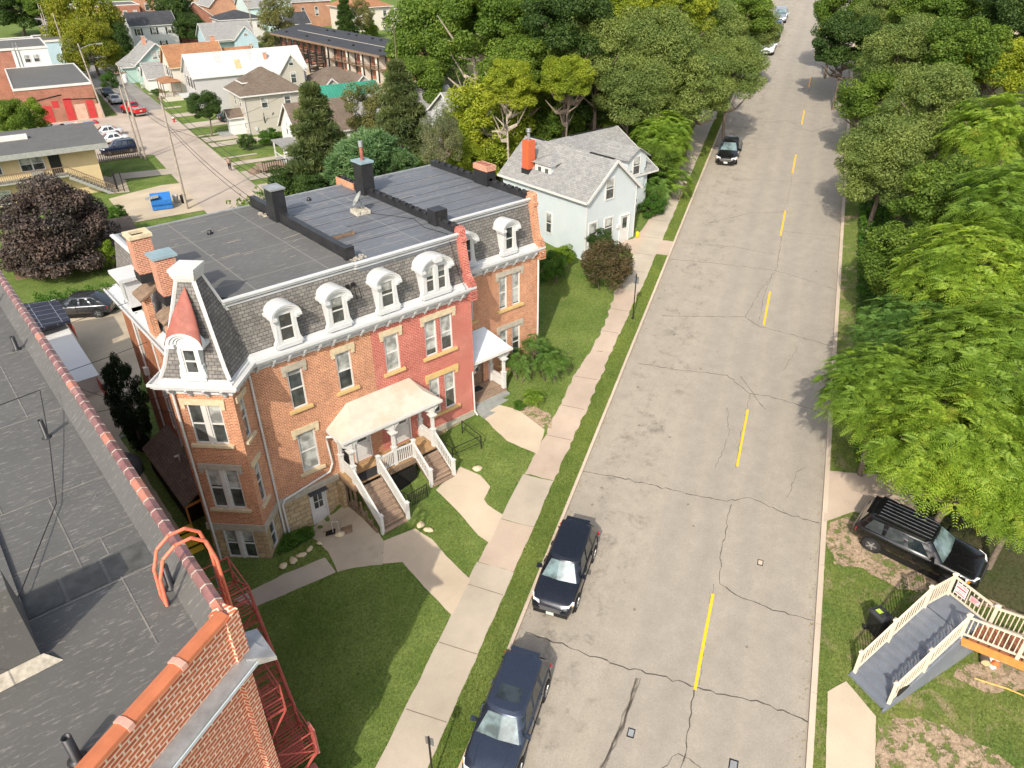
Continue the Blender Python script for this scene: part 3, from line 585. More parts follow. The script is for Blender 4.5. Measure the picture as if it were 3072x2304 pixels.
# tower (diagonal bay)
TL_ = Vector((5.6, 27.55, 0)); TR_ = Vector((7.42, 25.73, 0)); tu = (TR_-TL_).normalized(); tn = Vector((-1, -1, 0)).normalized(); tv = -tn; TWd = (TR_-TL_).length
FH = [(.57, 1.97, 9.12, 11.05), (.57, 2.0, 5.68, 7.82)]; FB = [(.6, 1.98, 2.72, 4.43)]
RHs = [(.36, .84, 9.15, 11.05), (.36, .84, 5.7, 7.82)]
b = MB(); b.holes(TL_, tu, TWd, ZS, ZC+.35, FH, tn); b.holes(TR_, tv, 1.72, ZS, ZC+.35, RHs, tu); b.holes(TL_, tv, 1.9, ZS, ZC+.35, [], -tu); RP('tower_wall', b, M['brick'])
b = MB(); b.holes(TL_, tu, TWd, 1.9, 4.4, FB, tn, .18); b.holes(TR_, tv, 1.72, 1.9, 4.4, [(.45, 1.0, 2.9, 4.4)], tu, .18); b.holes(TL_, tv, 1.9, 1.9, 4.4, [], -tu); RP('tower_base', b, M['stone'])
b = MB(); e = .06; q = lambda a, d: TL_+tu*a+tv*d
b.prism([tuple(p[:2]) for p in (q(-e, -e), q(TWd+e, -e), q(TWd+e, 1.66), q(-e, 1.9))], 4.4, ZS+.003); RP('tower_course', b, M['greystone'])
b = MB(); b.prism([tuple(p[:2]) for p in (q(-.2, -.32), q(TWd+.2, -.32), q(TWd+.2, .1), q(-.2, .1))], 2.0, 2.52); RP('foundation_ledge', b, M['greystone'])
def twin(a0, a1, z0, z1, bl0, bl1):
    m = (a0+a1)/2
    window(a0, m-.09, z0, z1, TL_, tu, tn, blind=bl0); window(m+.09, a1, z0, z1, TL_, tu, tn, blind=bl1)
    b = MB(); b.obox(TL_+tu*(m-.09)+Vector((0, 0, z0))-tn*.08, tu*.18, tn*.09, Vector((0, 0, z1-z0))); RP('mullion', b, M['white'])
twin(*FH[0], .03, .5); twin(*FH[1], .42, .45); twin(*FB[0], .42, .4)
for h in RHs: window(*h, TR_, tv, tu, blind=.3)
window(.45, 1.0, 2.9, 4.38, TR_, tv, tu, blind=.05)
for h in FH: lintel(h[0], h[1], h[3], 'cream' if h[3] > 9 else 'greystone', o=TL_, u=tu, n=tn); sill(h[0], h[1], h[2], 'cream', o=TL_, u=tu, n=tn)
for h in RHs: lintel(h[0], h[1], h[3], 'cream', o=TR_, u=tv, n=tu, ears=False); sill(h[0], h[1], h[2], 'cream', o=TR_, u=tv, n=tu)
# cornices: swept profile along a path (xy points), outward normal on the right-hand side of travel
def sweep(path, prof, closed=False):
    P = [Vector((p[0], p[1], 0)) for p in path]; n = len(P); b = MB(); rings = []
    for i in range(n):
        a = (P[i]-P[i-1]).normalized() if i > 0 else None; c = (P[i+1]-P[i]).normalized() if i < n-1 else None
        na = Vector((a.y, -a.x, 0)) if a else None; nc = Vector((c.y, -c.x, 0)) if c else None
        if na and nc: m = (na+nc).normalized(); m = m/max(.3, m.dot(na))
        else: m = na or nc
        rings.append([P[i]+m*o+Vector((0, 0, z)) for o, z in prof])
    k = len(prof)
    for i in range(n-1):
        for j in range(k-1): b.face([rings[i][j], rings[i+1][j], rings[i+1][j+1], rings[i][j+1]])
    b.face(rings[0][::-1]); b.face(rings[-1]); return b
LC = (XL, YB); tq = lambda a, d: tuple(q(a, d)[:2])
ptL = TL_+tv*((XL-TL_.x)/tv.x); ptR = TR_+tv*((Y0-TR_.y)/tv.y)
cprof = [(0, ZC), (.05, ZC), (.05, 11.62), (.02, 11.64), (.02, 11.88), (.36, 11.9), (.36, 11.98), (.42, 11.98), (.42, 12.07), (.50, 12.09), (.50, 12.2), (.44, 12.2), (.42, 12.1), (.22, 12.1), (.2, 12.17), (.08, 12.18), (.06, 12.27), (-.12, 12.3)]
RP('cornice', sweep([LC, tuple(ptL[:2]), tuple(TL_[:2]), tuple(TR_[:2]), tuple(ptR[:2]), (X2, Y0)], cprof), M['cornwhite'])
RP('cornice', sweep([(X2+.35, Y3), (X3, Y3)], cprof), M['cornwhite'])
kb_ = MB()
def bracket_mesh():
    b = MB(); w = .1
    prof = [(0, 0), (-.1, 0), (-.17, .1), (-.2, .2), (-.36, .3), (-.42, .42), (0, .42)]
    v = [(-w/2, y, z) for y, z in prof]+[(w/2, y, z) for y, z in prof]; n = len(prof)
    b.mesh(v, [list(range(n)), list(range(n, 2*n))[::-1]]+[(i, n+i, n+(i+1) % n, (i+1) % n) for i in range(n)]); return b
bk0 = None
def bracket(P, nrm):
    global bk0
    if bk0 is None: o = bracket_mesh().build('cornice_bracket', M['cornwhite'], row); bk0 = o
    else: o = bk0.copy(); COL.objects.link(o)
    o.location = Vector(P)-OR; o.rotation_euler = (0, 0, math.atan2(nrm[1], nrm[0])+math.pi/2)
for i in range(16): bracket((8.93+i*.7, Y0, 11.48), (0, -1))
for i in range(8): bracket((20.85+i*.7, Y3, 11.48), (0, -1))
for i in range(4): bracket(TL_+tu*(.22+i*.71)+Vector((0, 0, 11.48)), tn)
for i in range(2): bracket(TR_+tv*(.35+i*.6)+Vector((0, 0, 11.48)), tu)
for i in range(10): bracket((XL, 29.6+i*.9, 11.48), (-1, 0))
# mansard
def mansard(path, name='mansard_roof', ins=.72):
    return sweep(path, [(-.1, 12.22), (-.24, 12.6), (-.38, 13.2), (-.5, 13.8), (-ins+.1, 14.4), (-ins, 14.45)])
RP('mansard_roof', mansard([LC, (XL, 28.5)]), M['mansard']); RP('mansard_roof', mansard([(8.4, Y0), (X2-.1, Y0)]), M['mansard']); RP('mansard_roof', mansard([(X2+.3, Y3), (X3-.15, Y3)]), M['mansard'])
uprof = [(-.7, 14.36), (-.58, 14.36), (-.58, 14.44), (-.63, 14.45), (-.63, 14.52), (-.48, 14.53), (-.48, 14.6), (-.53, 14.61), (-.53, 14.64), (-.4, 14.65), (-.4, 14.71), (-.56, 14.72), (-.75, 14.64)]
RP('roof_edge', sweep([(8.35, Y0), (14.25, Y0)], uprof), M['cornwhite'])
RP('roof_edge', sweep([(14.25, Y0-.06), (X2-.1, Y0-.06)], uprof), M['cornwhite'])
RP('roof_edge', sweep([(X2+.3, Y3), (X3-.1, Y3)], uprof), M['cornwhite'])
RP('roof_edge', sweep([LC, (XL, 29.3)], [(a-.08, z+.001) for a, z in uprof]), M['cornwhite'])
b = MB(); b.prism([(7.38, 29.0), (8.2, 28.3), (9, 27.5), (14.42, 27.5), (14.42, YB), (7.38, YB)], 14.2, 14.62); RP('roof_deck', b, M['roofA'], label='dark seamed roof of the near unit')
b = MB(); b.prism([(14.42, 27.45), (X2-.2, 27.45), (X2-.2, YB), (14.42, YB)], 14.2, 14.64); RP('roof_deck', b, M['roofB'], label='blue grey roof of the middle unit')
b = MB(); b.prism([(X2-.1, 29.2), (X3-.3, 29.2), (X3-.3, YB), (X2-.1, YB)], 14.2, 14.63); RP('roof_deck', b, M['roofB'], label='blue grey roof of the far unit')
b = MB(); b.box(7.3, YB-.08, 14.5, 14.2, YB+.06, 14.67); b.box(14.65, YB-.08, 14.5, X2-.3, YB+.06, 14.69); b.box(X2+.1, YB-.08, 14.5, X3-.3, YB+.06, 14.68); RP('roof_edge', b, M['metal'], label='thin metal edge at the back')
b = MB()
for k in range(60):
    rr = rng
    x = rr.uniform(7.8, 25.5); y = rr.uniform(29, 37.5); a = rr.gauss(.05, .15); l = rr.uniform(.08, .5); w = rr.uniform(.008, .03)
    d = Vector((math.cos(a), math.sin(a), 0)); p = Vector((x, y, 14.648)); n = Vector((-d.y, d.x, 0))
    b.face([p-d*l-n*w, p+d*l-n*w*.6, p+d*l+n*w, p-d*l+n*w*.8])
RP('roof_scuff', b, M['greystone'])
b = MB()
for y in (29.6, 30.7, 31.8, 32.9, 34.0, 35.1, 36.3): b.box(14.6, y, 14.641, X2-.3, y+.02, 14.65)
for y in (30.4, 31.5, 32.6, 33.7, 34.9, 36.1): b.box(X2+.2, y, 14.631, X3-.5, y+.02, 14.64)
RP('roof_seam', b, M['tar'])
# firewalls between the units
def wallcap(x, y0, y1, ztop, w=.3, scallop=False):
    b = MB(); b.box(x-w/2, y0, 14.3, x+w/2, y1, ztop)
    if scallop:
        y = y0+.2
        while y < y1-.1:
            b.tube((x, y-.3, ztop+.0), (x, y+.02, ztop+.0), .14, .14, 8); b.tube((x, y, ztop+.0), (x, y+.05, ztop), .165, .165, 8); y += .62
    b.v = [(a+(0 if z < ztop-.05 else .012*math.sin(y*5)), y, z) for a, y, z in b.v]; return b
RP('fire_wall', wallcap(14.42, 28.2, YB, 15.12, .3), M['tar']); RP('fire_wall', wallcap(19.95, 27.6, YB+.7, 14.95, .26, True), M['tar']); RP('fire_wall', wallcap(26.0, 29.4, YB, 14.92, .26, True), M['tar'])
b = MB(); b.box(14.2, 28.0, 14.62, 14.66, 28.25, 15.2); b.box(19.68, 28.9, 14.6, 20.4, 29.6, 15.4); b.box(14.22, 35.2-2, 14.62, 14.3, 38, 14.66); RP('flashing_box', b, M['tar'])
b = MB(); b.box(19.75, YB-.02, 12.5, 20.15, YB+.72, 14.95); b.box(19.72, 36.9, 14.3, 19.79, YB+.6, 14.98); RP('fire_wall', b, M['brick'], label='short brick wall end at the back')
# stepped brick party walls running down the mansards
def party(x, y0, mat, w=.3):
    b = MB(); prof = [(-.1, 12.0), (-.5, 12.2), (-.5, 12.36), (-.42, 12.36), (-.42, 12.48), (-.34, 12.48), (-.34, 12.58), (-.24, 12.6), (-.16, 12.7), (-.08, 12.8), (.02, 13.2), (.1, 13.7), (.2, 14.2), (.2, 14.3), (.12, 14.34), (.12, 14.5), (.22, 14.56), (.22, 14.9), (.3, 15.0), (.9, 15.0), (.9, 12.0)]
    prof = [(a+y0, z) for a, z in prof]; n = len(prof); v = [(x-w/2, y, z) for y, z in prof]+[(x+w/2, y, z) for y, z in prof]
    b.mesh(v, [(i, n+i, n+(i+1) % n, (i+1) % n) for i in range(n)]); 
    for i in range(n-1):
        pass
    for s_, o_ in ((0, 1), (n, -1)):
        idx = list(range(s_, s_+n)); b.f.append([len(b.v)-2*n+i for i in idx][::o_]); b.m.append(0); b.sm.append(False)
    z = 12.7
    for i in range(5):
        b.box(x-w/2-.04, y0-.52-i*.0, 11.5+i*.11, x+w/2+.04, y0-.36-i*.001+.2, 11.56+i*.11)
    return b
RP('party_wall', party(19.98, Y0, 0), M['redbrick']); RP('party_wall', party(26.12, Y3, 0), M['brick'])
# dormers
def dormer(x0, x1, y, n=1, label=None):
    """x0..x1: glass edges; y: face plane"""
    fr = .14; a, c = x0-fr, x1+fr; m = (a+c)/2; hw = (c-a)/2; zs, zt = 12.5, 13.78; f = MB()
    f.box(a-.1, y-.05, 12.24, c+.1, y+.3, 12.42)                                            # base board
    for s in (-1, 1):                                                                   # flared cheeks
        xx = m+s*hw; pts = [(0, 12.3), (.2, 12.3), (.17, 12.45), (.08, 12.62), (.05, 12.9), (.02, 13.3), (.02, 13.76), (0, 13.76)]
        v = [(xx+s*p, y-.01, z) for p, z in pts]+[(xx+s*p, y+.2, z) for p, z in pts]; k = len(pts)
        fs = [list(range(k)), list(range(k, 2*k))[::-1]]+[(i, k+i, k+(i+1) % k, (i+1) % k) for i in range(k)]
        f.mesh(v, fs if s < 0 else [g[::-1] for g in fs])
    wins = [(x0, x1)] if n == 1 else [(x0, m-.11), (m+.11, x1)]
    f.box(a, y, 12.4, x0, y+.8, 13.78); f.box(x1, y, 12.4, c, y+.8, 13.78); f.box(x0, y, 12.4, x1, y+.5, 12.52)
    if n == 2: f.box(m-.11, y-.02, 12.5, m+.11, y+.2, 13.78)
    seg = 14; rz = hw*(.62 if n == 1 else .5); top = 13.72                               # arched tympanum
    arc = lambda r, k: (m+r*math.cos(math.pi*k/seg), top+(rz+(r-hw))*math.sin(math.pi*k/seg))
    pf = [(*arc(hw, k), ) for k in range(seg+1)]
    f.face([(p[0], y+.01, p[1]) for p in pf][::-1] if False else [(p[0], y+.01, p[1]) for p in reversed(pf)])
    D = RP('dormer', f, M['cornwhite'], label=label)
    h = MB()                                                                         # hood: stepped arch mouldings and barrel roof
    for r0, r1, y0_, y1_ in ((hw-.07, hw+.02, y-.06, y+.05), (hw+.02, hw+.12, y-.13, y+.05), (hw+.12, hw+.2, y-.18, y+.06)):
        for k in range(seg):
            p, q_, r_, s_ = arc(r0, k), arc(r1, k), arc(r1, k+1), arc(r0, k+1)
            h.face([(p[0], y0_, p[1]), (s_[0], y0_, s_[1]), (r_[0], y0_, r_[1]), (q_[0], y0_, q_[1])]); h.face([(q_[0], y0_, q_[1]), (r_[0], y0_, r_[1]), (r_[0], y1_, r_[1]), (q_[0], y1_, q_[1])])
            h.face([(s_[0], y0_, s_[1]), (p[0], y0_, p[1]), (p[0], y1_, p[1]), (s_[0], y1_, s_[1])])
    ro = hw+.2
    for k in range(seg):
        p, r_ = arc(ro, k), arc(ro, k+1); p2, r2 = arc(ro-.06, k), arc(ro-.06, k+1)
        h.face([(p[0], y-.2, p[1]), (r_[0], y-.2, r_[1]), (r2[0], y+1.0, r2[1]), (p2[0], y+1.0, p2[1])], smooth=True)
    for s in (-1, 1):
        xs = sorted((m+s*(hw-.02), m+s*(hw+.22))); h.box(xs[0], y-.22, top-.12, xs[1], y+.75, top+.0)
        xs = sorted((m+s*(hw-.02), m+s*(hw+.14))); h.box(xs[0], y-.12, top-.24, xs[1], y+.5, top-.12)
    RP('dormer_hood', h, M['cornwhite'], D)
    for w0, w1 in wins:
        g = MB(); fz0, fz1 = 12.52, 13.76
        for aa, bb, cc, dd in ((w0, w0+.04, fz0, fz1), (w1-.04, w1, fz0, fz1), (w0+.04, w1-.04, fz0, fz0+.05), (w0+.04, w1-.04, fz1-.04, fz1), (w0+.04, w1-.04, 13.1, 13.15)): g.box(aa, y+.03, cc, bb, y+.07, dd)
        RP('window_frame', g, M['white'], D); g = MB(); bz = rng.choice([13.4, 13.7, 13.3])
        g.face([(w0+.04, y+.06, fz0), (w1-.04, y+.06, fz0), (w1-.04, y+.06, bz), (w0+.04, y+.06, bz)]); g.face([(w0+.04, y+.06, bz), (w1-.04, y+.06, bz), (w1-.04, y+.06, fz1), (w0+.04, y+.06, fz1)], 1)
        RP('glass', g, [M['glass'], M['blind']], D)
    return D
dormer(10.18, 10.78, 26.68); dormer(12.55, 13.15, 26.68); dormer(15.04, 15.66, 26.68); dormer(17.45, 18.56, 26.68, 2, 'wider dormer with twin windows')
dormer(20.92, 21.42, 28.4); dormer(23.72, 24.22, 28.4)
b = MB(); cx_ = 18.0
b.mesh([(cx_+x, 26.4+y, z) for y in (0, .16) for x, z in ((-.2, 14.02), (.2, 14.02), (.24, 14.14), (.13, 14.3), (-.13, 14.3), (-.24, 14.14))], [(0, 1, 2, 3, 4, 5), (11, 10, 9, 8, 7, 6)]+[(i, 6+i, 6+(i+1) % 6, (i+1) % 6) for i in range(6)]); RP('dormer_crest', b, M['cornwhite'])
# side dormer facing the gap
b = MB(); xo = XL-.25; y0_, y1_ = 34.3, 35.5
b.box(xo, y0_, 12.3, xo+.7, y0_+.14, 13.8); b.box(xo, y1_-.14, 12.3, xo+.7, y1_, 13.8); b.box(xo, y0_, 12.24, xo+.5, y1_, 12.5); b.box(xo, y0_+.14, 13.55, xo+.6, y1_-.14, 13.8)
b.prism([(xo-.25, y0_-.2), (xo+1.3, y0_-.2), (xo+1.3, y1_+.2), (xo-.25, y1_+.2)], 13.8, 13.96); D = RP('dormer', b, M['cornwhite'], label='flat topped dormer on the gap side')
b = MB(); b.box(xo+.1, y0_+.14, 12.5, xo+.16, y1_-.14, 13.55); RP('glass', b, M['glass'], D)
# tower roof: steep truncated pyramid, white hips, square cap
def tsec(i, z): return [q(i, i)+Vector((0, 0, z)), q(TWd-i, i)+Vector((0, 0, z)), q(TWd-i, TWd-i)+Vector((0, 0, z)), q(i, TWd-i)+Vector((0, 0, z))]
tsx = [(-.1, 12.28), (.1, 12.75), (.52, 14.3), (.96, 16.0)]
b = MB(); S4 = [tsec(*x) for x in tsx]
for i in range(len(S4)-1):
    for k in range(4): b.face([S4[i][k], S4[i][(k+1) % 4], S4[i+1][(k+1) % 4], S4[i+1][k]])
RP('tower_roof', b, M['mansard'])
b = MB()
for k in range(4):
    for i in range(len(S4)-1): b.bar(S4[i][k], S4[i+1][k], .13, .1, up=(S4[i][k]-S4[i][(k+2) % 4]))
RP('hip_trim', b, M['white'])
b = MB(); A = tsec(.9, 15.95); 
for (i0, i1, za, zb) in ((.92, .86, 15.9, 16.05), (.86, .82, 16.05, 16.2), (.82, .82, 16.2, 16.32), (.78, .8, 16.32, 16.42)):
    a_, c_ = tsec(i0, za), tsec(i1, zb); b.mesh(a_+c_, [(3, 2, 1, 0), (4, 5, 6, 7)]+[(k, (k+1) % 4, 4+(k+1) % 4, 4+k) for k in range(4)])
RP('tower_cap', b, M['white'])
# tower dormer with round red hood
TM = TWd/2; f = MB(); P = lambda a, d, z: q(a, d)+Vector((0, 0, z))
def tb(a0, a1, d0, d1, z0, z1, bb): bb.obox(P(a0, d0, z0), tu*(a1-a0), tv*(d1-d0), Vector((0, 0, z1-z0)))
tb(TM-.5, TM+.5, -.16, .3, 12.24, 12.5, f); tb(TM-.42, TM-.26, -.1, .6, 12.4, 13.84, f); tb(TM+.26, TM+.42, -.1, .6, 12.4, 13.84, f); tb(TM-.26, TM+.26, -.1, .3, 13.6, 13.84, f)
for s in (-1, 1):
    for k, (w_, z_) in enumerate(((.12, 12.5), (.1, 12.62), (.07, 12.74), (.05, 12.9))): tb(*sorted((TM+s*.42, TM+s*(.42+w_))), -.12, .1, z_-.13, z_+.0, f)
seg = 14; pf = [P(TM+.42*math.cos(math.pi*k/seg), -.09, 13.8+.42*math.sin(math.pi*k/seg)) for k in range(seg+1)]; f.face(pf)
f.v = f.v; TD = RP('dormer', f, M['cornwhite'], label='tower dormer under a round red hood')
h = MB()
for r0, r1, d0 in ((.36, .46, -.14), (.46, .58, -.2), (.58, .7, -.26)):
    for k in range(seg):
        t0, t1 = math.pi*k/seg, math.pi*(k+1)/seg; g = lambda r, t, d: P(TM+r*math.cos(t), d, 13.8+r*.8*math.sin(t))
        h.face([g(r0, t0, d0), g(r1, t0, d0), g(r1, t1, d0), g(r0, t1, d0)]); h.face([g(r1, t0, d0), g(r1, t0, .1), g(r1, t1, .1), g(r1, t1, d0)]); h.face([g(r0, t1, d0), g(r0, t1, .1), g(r0, t0, .1), g(r0, t0, d0)])
tb(TM-.72, TM-.4, -.26, .6, 13.68, 13.82, h); tb(TM+.4, TM+.72, -.26, .6, 13.68, 13.82, h); RP('dormer_hood', h, M['cornwhite'], TD)
h = MB(); ap = P(TM, .84, 15.75); n_ = 18
for k in range(n_):
    t0, t1 = math.pi*k/n_, math.pi*(k+1)/n_
    prev0, prev1 = P(TM+.74*math.cos(t0), -.27, 13.76+.58*math.sin(t0)), P(TM+.74*math.cos(t1), -.27, 13.76+.58*math.sin(t1))
    for j in range(1, 7):
        x = j/6; bul = .16*math.sin(math.pi*x)*.5
        c0 = prev = None
        B0, B1 = P(TM+.74*math.cos(t0), -.27, 13.76+.58*math.sin(t0)), P(TM+.74*math.cos(t1), -.27, 13.76+.58*math.sin(t1))
        n0 = B0.lerp(ap, x)+(tu*math.cos(t0)*bul)+Vector((0, 0, math.sin(t0)*bul*.3)); n1 = B1.lerp(ap, x)+(tu*math.cos(t1)*bul)+Vector((0, 0, math.sin(t1)*bul*.3))
        h.face([prev0, n0, n1, prev1] if j < 6 else [prev0, n0, prev1], smooth=True); prev0, prev1 = n0, n1
RP('hood_roof', h, M['copper'], TD)
g = MB(); 
for a0, a1, z0, z1 in ((TM-.26, TM-.21, 12.5, 13.6), (TM+.21, TM+.26, 12.5, 13.6), (TM-.21, TM+.21, 12.5, 12.56), (TM-.21, TM+.21, 13.52, 13.6), (TM-.21, TM+.21, 13.02, 13.08)): tb(a0, a1, -.06, -.02, z0, z1, g)
RP('window_frame', g, M['white'], TD); g = MB(); g.face([P(TM-.21, -.03, 12.56), P(TM+.21, -.03, 12.56), P(TM+.21, -.03, 13.55), P(TM-.21, -.03, 13.55)]); RP('glass', g, M['glass'], TD)
# chimneys
def chimney(x0, x1, y0, y1, z0, z1, mat, cap, capmat, label, pots=False, blk=None, over=.07, hollow=False):
    b = MB(); b.box(x0, y0, z0, x1, y1, z1); o = RP('chimney', b, mat, label=label)
    c = MB(); 
    if hollow:
        for a in ((x0-over, y0-over, x1+over, y0+.1), (x0-over, y1-.1, x1+over, y1+over), (x0-over, y0+.1, x0+.12, y1-.1), (x1-.12, y0+.1, x1+over, y1-.1)): c.box(a[0], a[1], z1, a[2], a[3], z1+cap)
    else: c.box(x0-over, y0-over, z1, x1+over, y1+over, z1+cap)
    RP('chimney_cap', c, capmat, o)
    if hollow: c = MB(); c.box(x0+.1, y0+.08, z1-.05, x1-.1, y1-.08, z1+.01); RP('flue_opening', c, M['dark'], o)
    if blk: c = MB(); c.box(x0-.03, y0-.03, blk[0], x1+.03, y1+.03, blk[1]); RP('chimney_base', c, M['tar'], o)
    return o
M['bluecap'] = plain('blue grey slate cap', (.24, .33, .36), .5, var=.15, scale=2)
M['chimbrick'] = brickmat('chimney brick', (.50, .16, .09), (.36, .11, .065), (.62, .40, .28), ms=.016, big=.1)
for (y0_, y1_, lab, cm, cp, hol) in ((31.4, 32.15, 'brick side chimney with pale open cap', M['cream'], .14, True), (28.55, 29.3, 'brick side chimney with blue grey cap', M['bluecap'], .1, False)):
    chimney(6.62, 7.4, y0_, y1_, 14.8, 16.5, M['chimbrick'], cp, cm, lab, hollow=hol, blk=(14.62, 15.0))
    b = MB(); b.box(6.5, y0_-.02, 4.8, 6.76, y1_+.02, 14.0); RP('chimney_breast', b, M['brick']); b = MB(); b.mesh([(6.3, y0_-.2, 14.0), (6.3, y1_+.2, 14.0), (7.5, y1_+.1, 14.65), (7.5, y0_-.1, 14.65), (6.3, y0_-.2, 13.9), (6.3, y1_+.2, 13.9), (7.5, y1_+.1, 14.5), (7.5, y0_-.1, 14.5)], [(3, 2, 1, 0), (4, 5, 6, 7), (0, 1, 5, 4), (1, 2, 6, 5), (2, 3, 7, 6), (3, 0, 4, 7)]); RP('chimney_shoulder', b, M['wood'])
chimney(14.1, 14.75, 34.7, 35.6, 14.5, 16.2, M['tar'], .08, M['metal'], 'black coated chimney beside the first fire wall')
chimney(19.6, 20.3, 35.5, 36.4, 14.5, 16.35, M['tar'], .1, M['bluecap'], 'taller black coated chimney with rusty flue pipe')
b = MB(); b.tube((19.95, 35.95, 16.4), (19.95, 35.95, 17.2), .1); RP('flue_pipe', b, M['copper']); b = MB(); b.tube((19.95, 35.95, 17.15), (19.95, 35.95, 17.45), .13); RP('flue_cap', b, M['metal'])
chimney(25.7, 26.35, 32.4, 33.6, 14.5, 15.45, M['tar'], .3, M['chimbrick'], 'low chimney with three brick flues by the end wall', over=.02)
b = MB()
for i in range(3): b.box(25.82, 32.5+i*.37, 15.74, 26.2, 32.75+i*.37, 15.77)
RP('flue_opening', b, M['copper'])
b = MB(); b.prism([(14.75, 30.65), (16.1, 30.65), (16.1, 32.0), (14.75, 32.0)], 14.6, 14.86); RP('roof_hatch', b, M['roofB']); b = MB(); b.box(14.95, 30.58, 14.66, 16.15, 30.64, 14.8); RP('hatch_edge', b, M['wood'])
for x, y in ((11.0, 35.4), (17, 36.9)): b = MB(); b.lathe((x, y, 14.62), [(.16, 0), (.1, .08), (.09, .16), (.02, .2)], 10); RP('roof_vent', b, M['tar'])
# broken slates, loose cable, bits on the parapet foot
b = MB()
for x, z in ((13.62, 13.72), (13.9, 13.74)): b.obox(Vector((x, 27.24, z)), Vector((.2, 0, 0)), Vector((0, -.02, -.02)), Vector((0, .06, .15)))
for x in (14.0, 14.22): b.bar((x, 27.2, 13.62), (x+.03, 27.08, 13.15), .03, .02)
RP('missing_slate', b, M['dark'])
b = MB()
for k in range(26): 
    x, y = rng.uniform(14.3, 15.1), rng.uniform(27.6, 28.1); r = rng.uniform(.03, .08); b.box(x, y, 14.64, x+r, y+r*1.4, 14.66+r*.6)
for k in range(14): x, y = rng.uniform(13.9, 14.2), rng.uniform(35.8, 36.6); r = rng.uniform(.04, .1); b.box(x, y, 14.62, x+r, y+r, 14.64+r*.6)
RP('roof_rubble', b, M['greystone'])
b = MB(); pts = [(18.2, 33.0, 14.66), (19.0, 31.6, 14.66), (19.5, 30.6, 14.66), (19.2, 29.2, 14.66), (19.4, 27.55, 14.72), (19.42, 27.1, 13.6), (19.45, 26.85, 12.8), (19.5, 26.4, 12.2)]; b.path(pts, .013, 4); RP('roof_cable', b, M['wire'])
# downspouts
b = MB(); b.path([(8.5, 26.75, 11.9), (8.58, Y0-.1, 11.4), (8.6, Y0-.1, 2.7)], .055, 8); RP('downspout', b, M['white'])
b = MB(); b.path([tuple(TL_+tu*.22-tv*.12+Vector((0, 0, z))) for z in (11.6, 11.2, 6, 2.5)], .055, 8); RP('downspout', b, M['white'])
b = MB(); b.path([(11.9, 26.05, 7.25), (11.35, 26.6, 7.2), (11.4, Y0-.1, 6.9), (11.5, Y0-.1, 5.5), (11.3, Y0-.1, 5.1), (8.9, Y0-.12, 4.7), (8.76, Y0-.12, 4.45), (8.78, Y0-.14, 2.7)], .05, 8); RP('downspout', b, M['white'], label='long slanting drain pipe from the porch roof')
b = MB(); b.path([(26.12, Y3-.5, 11.9), (26.12, Y3-.1, 11.5), (26.14, Y3-.1, 5)], .055, 8); RP('downspout', b, M['white'])
b = MB(); b.path([(20.0, Y0-.08, 7.2), (20.05, Y0-.08, 4.7), (20.1, Y0-.25, 4.5)], .045, 8); RP('downspout', b, M['white'])
for y in (31.0, 33.2, 36.0): b = MB(); b.path([(XL-.08, y, 11.6), (XL-.08, y, 3)], .05, 6); b.box(XL-.25, y-.12, 8.2, XL-.02, y+.12, 8.6); RP('downspout', b, M['white'])
# ------------------------------------------------------------------ porches of the row house
porch = thing('front_porch', 'white porch with stained metal roof and twin timber stairs against the red and orange front', 'porch', (14.2, 26.2, 3.1))
OR = Vector(porch.location)
def RPp(name, b, mat, parent=None, label=None): b.v = [(x-PO.x, y-PO.y, z-PO.z) for x, y, z in b.v]; return b.build(name, mat, parent or PR, label)
PR, PO = porch, Vector(porch.location); FZ = 4.78
b = MB(); b.box(11.75, 25.45, FZ-.1, 16.75, Y0-.03, FZ); RPp('porch_floor', b, M['deckw'])
b = MB(); b.box(11.75, 25.4, FZ-.32, 16.75, 25.44, FZ-.02); b.box(11.7, 25.4, FZ-.32, 11.745, Y0-.05, FZ-.02); b.box(16.755, 25.4, FZ-.32, 16.8, Y0-.05, FZ-.02)
for x, y in ((11.85, 25.55), (13.2, 25.55), (15.2, 25.55), (16.65, 25.55), (11.85, 26.6), (13.2, 25.7)): b.box(x-.06, y, 2.6, x+.06, y+.12, FZ-.33)
RPp('porch_frame', b, M['wood'])
# hipped sheet metal roof
e = [(11.5, 25.45, 7.42), (17.0, 25.45, 7.42), (17.0, 26.88, 7.42), (11.5, 26.88, 7.42)]; r0, r1 = (12.7, 26.88, 8.35), (16.15, 26.88, 8.35)
b = MB(); mid0, mid1 = (12.35, 25.95, 7.98), (16.3, 25.95, 7.98)
b.face([e[0], e[1], mid1, mid0]); b.face([mid0, mid1, r1, r0]); b.face([e[3], e[0], mid0, r0]); b.face([e[1], e[2], r1, mid1]); RPp('porch_roof', b, M['porchroof'])
b = MB(); b.box(11.46, 25.4, 7.28, 17.04, 25.5, 7.415); b.box(11.46, 25.5, 7.28, 11.56, 26.87, 7.41); b.box(16.94, 25.5, 7.28, 17.04, 26.87, 7.41); b.box(11.5, 25.5, 7.29, 17.0, 26.87, 7.33)
b.box(11.7, 25.6, 7.08, 16.8, 25.7, 7.29); RPp('eave_trim', b, M['white'])
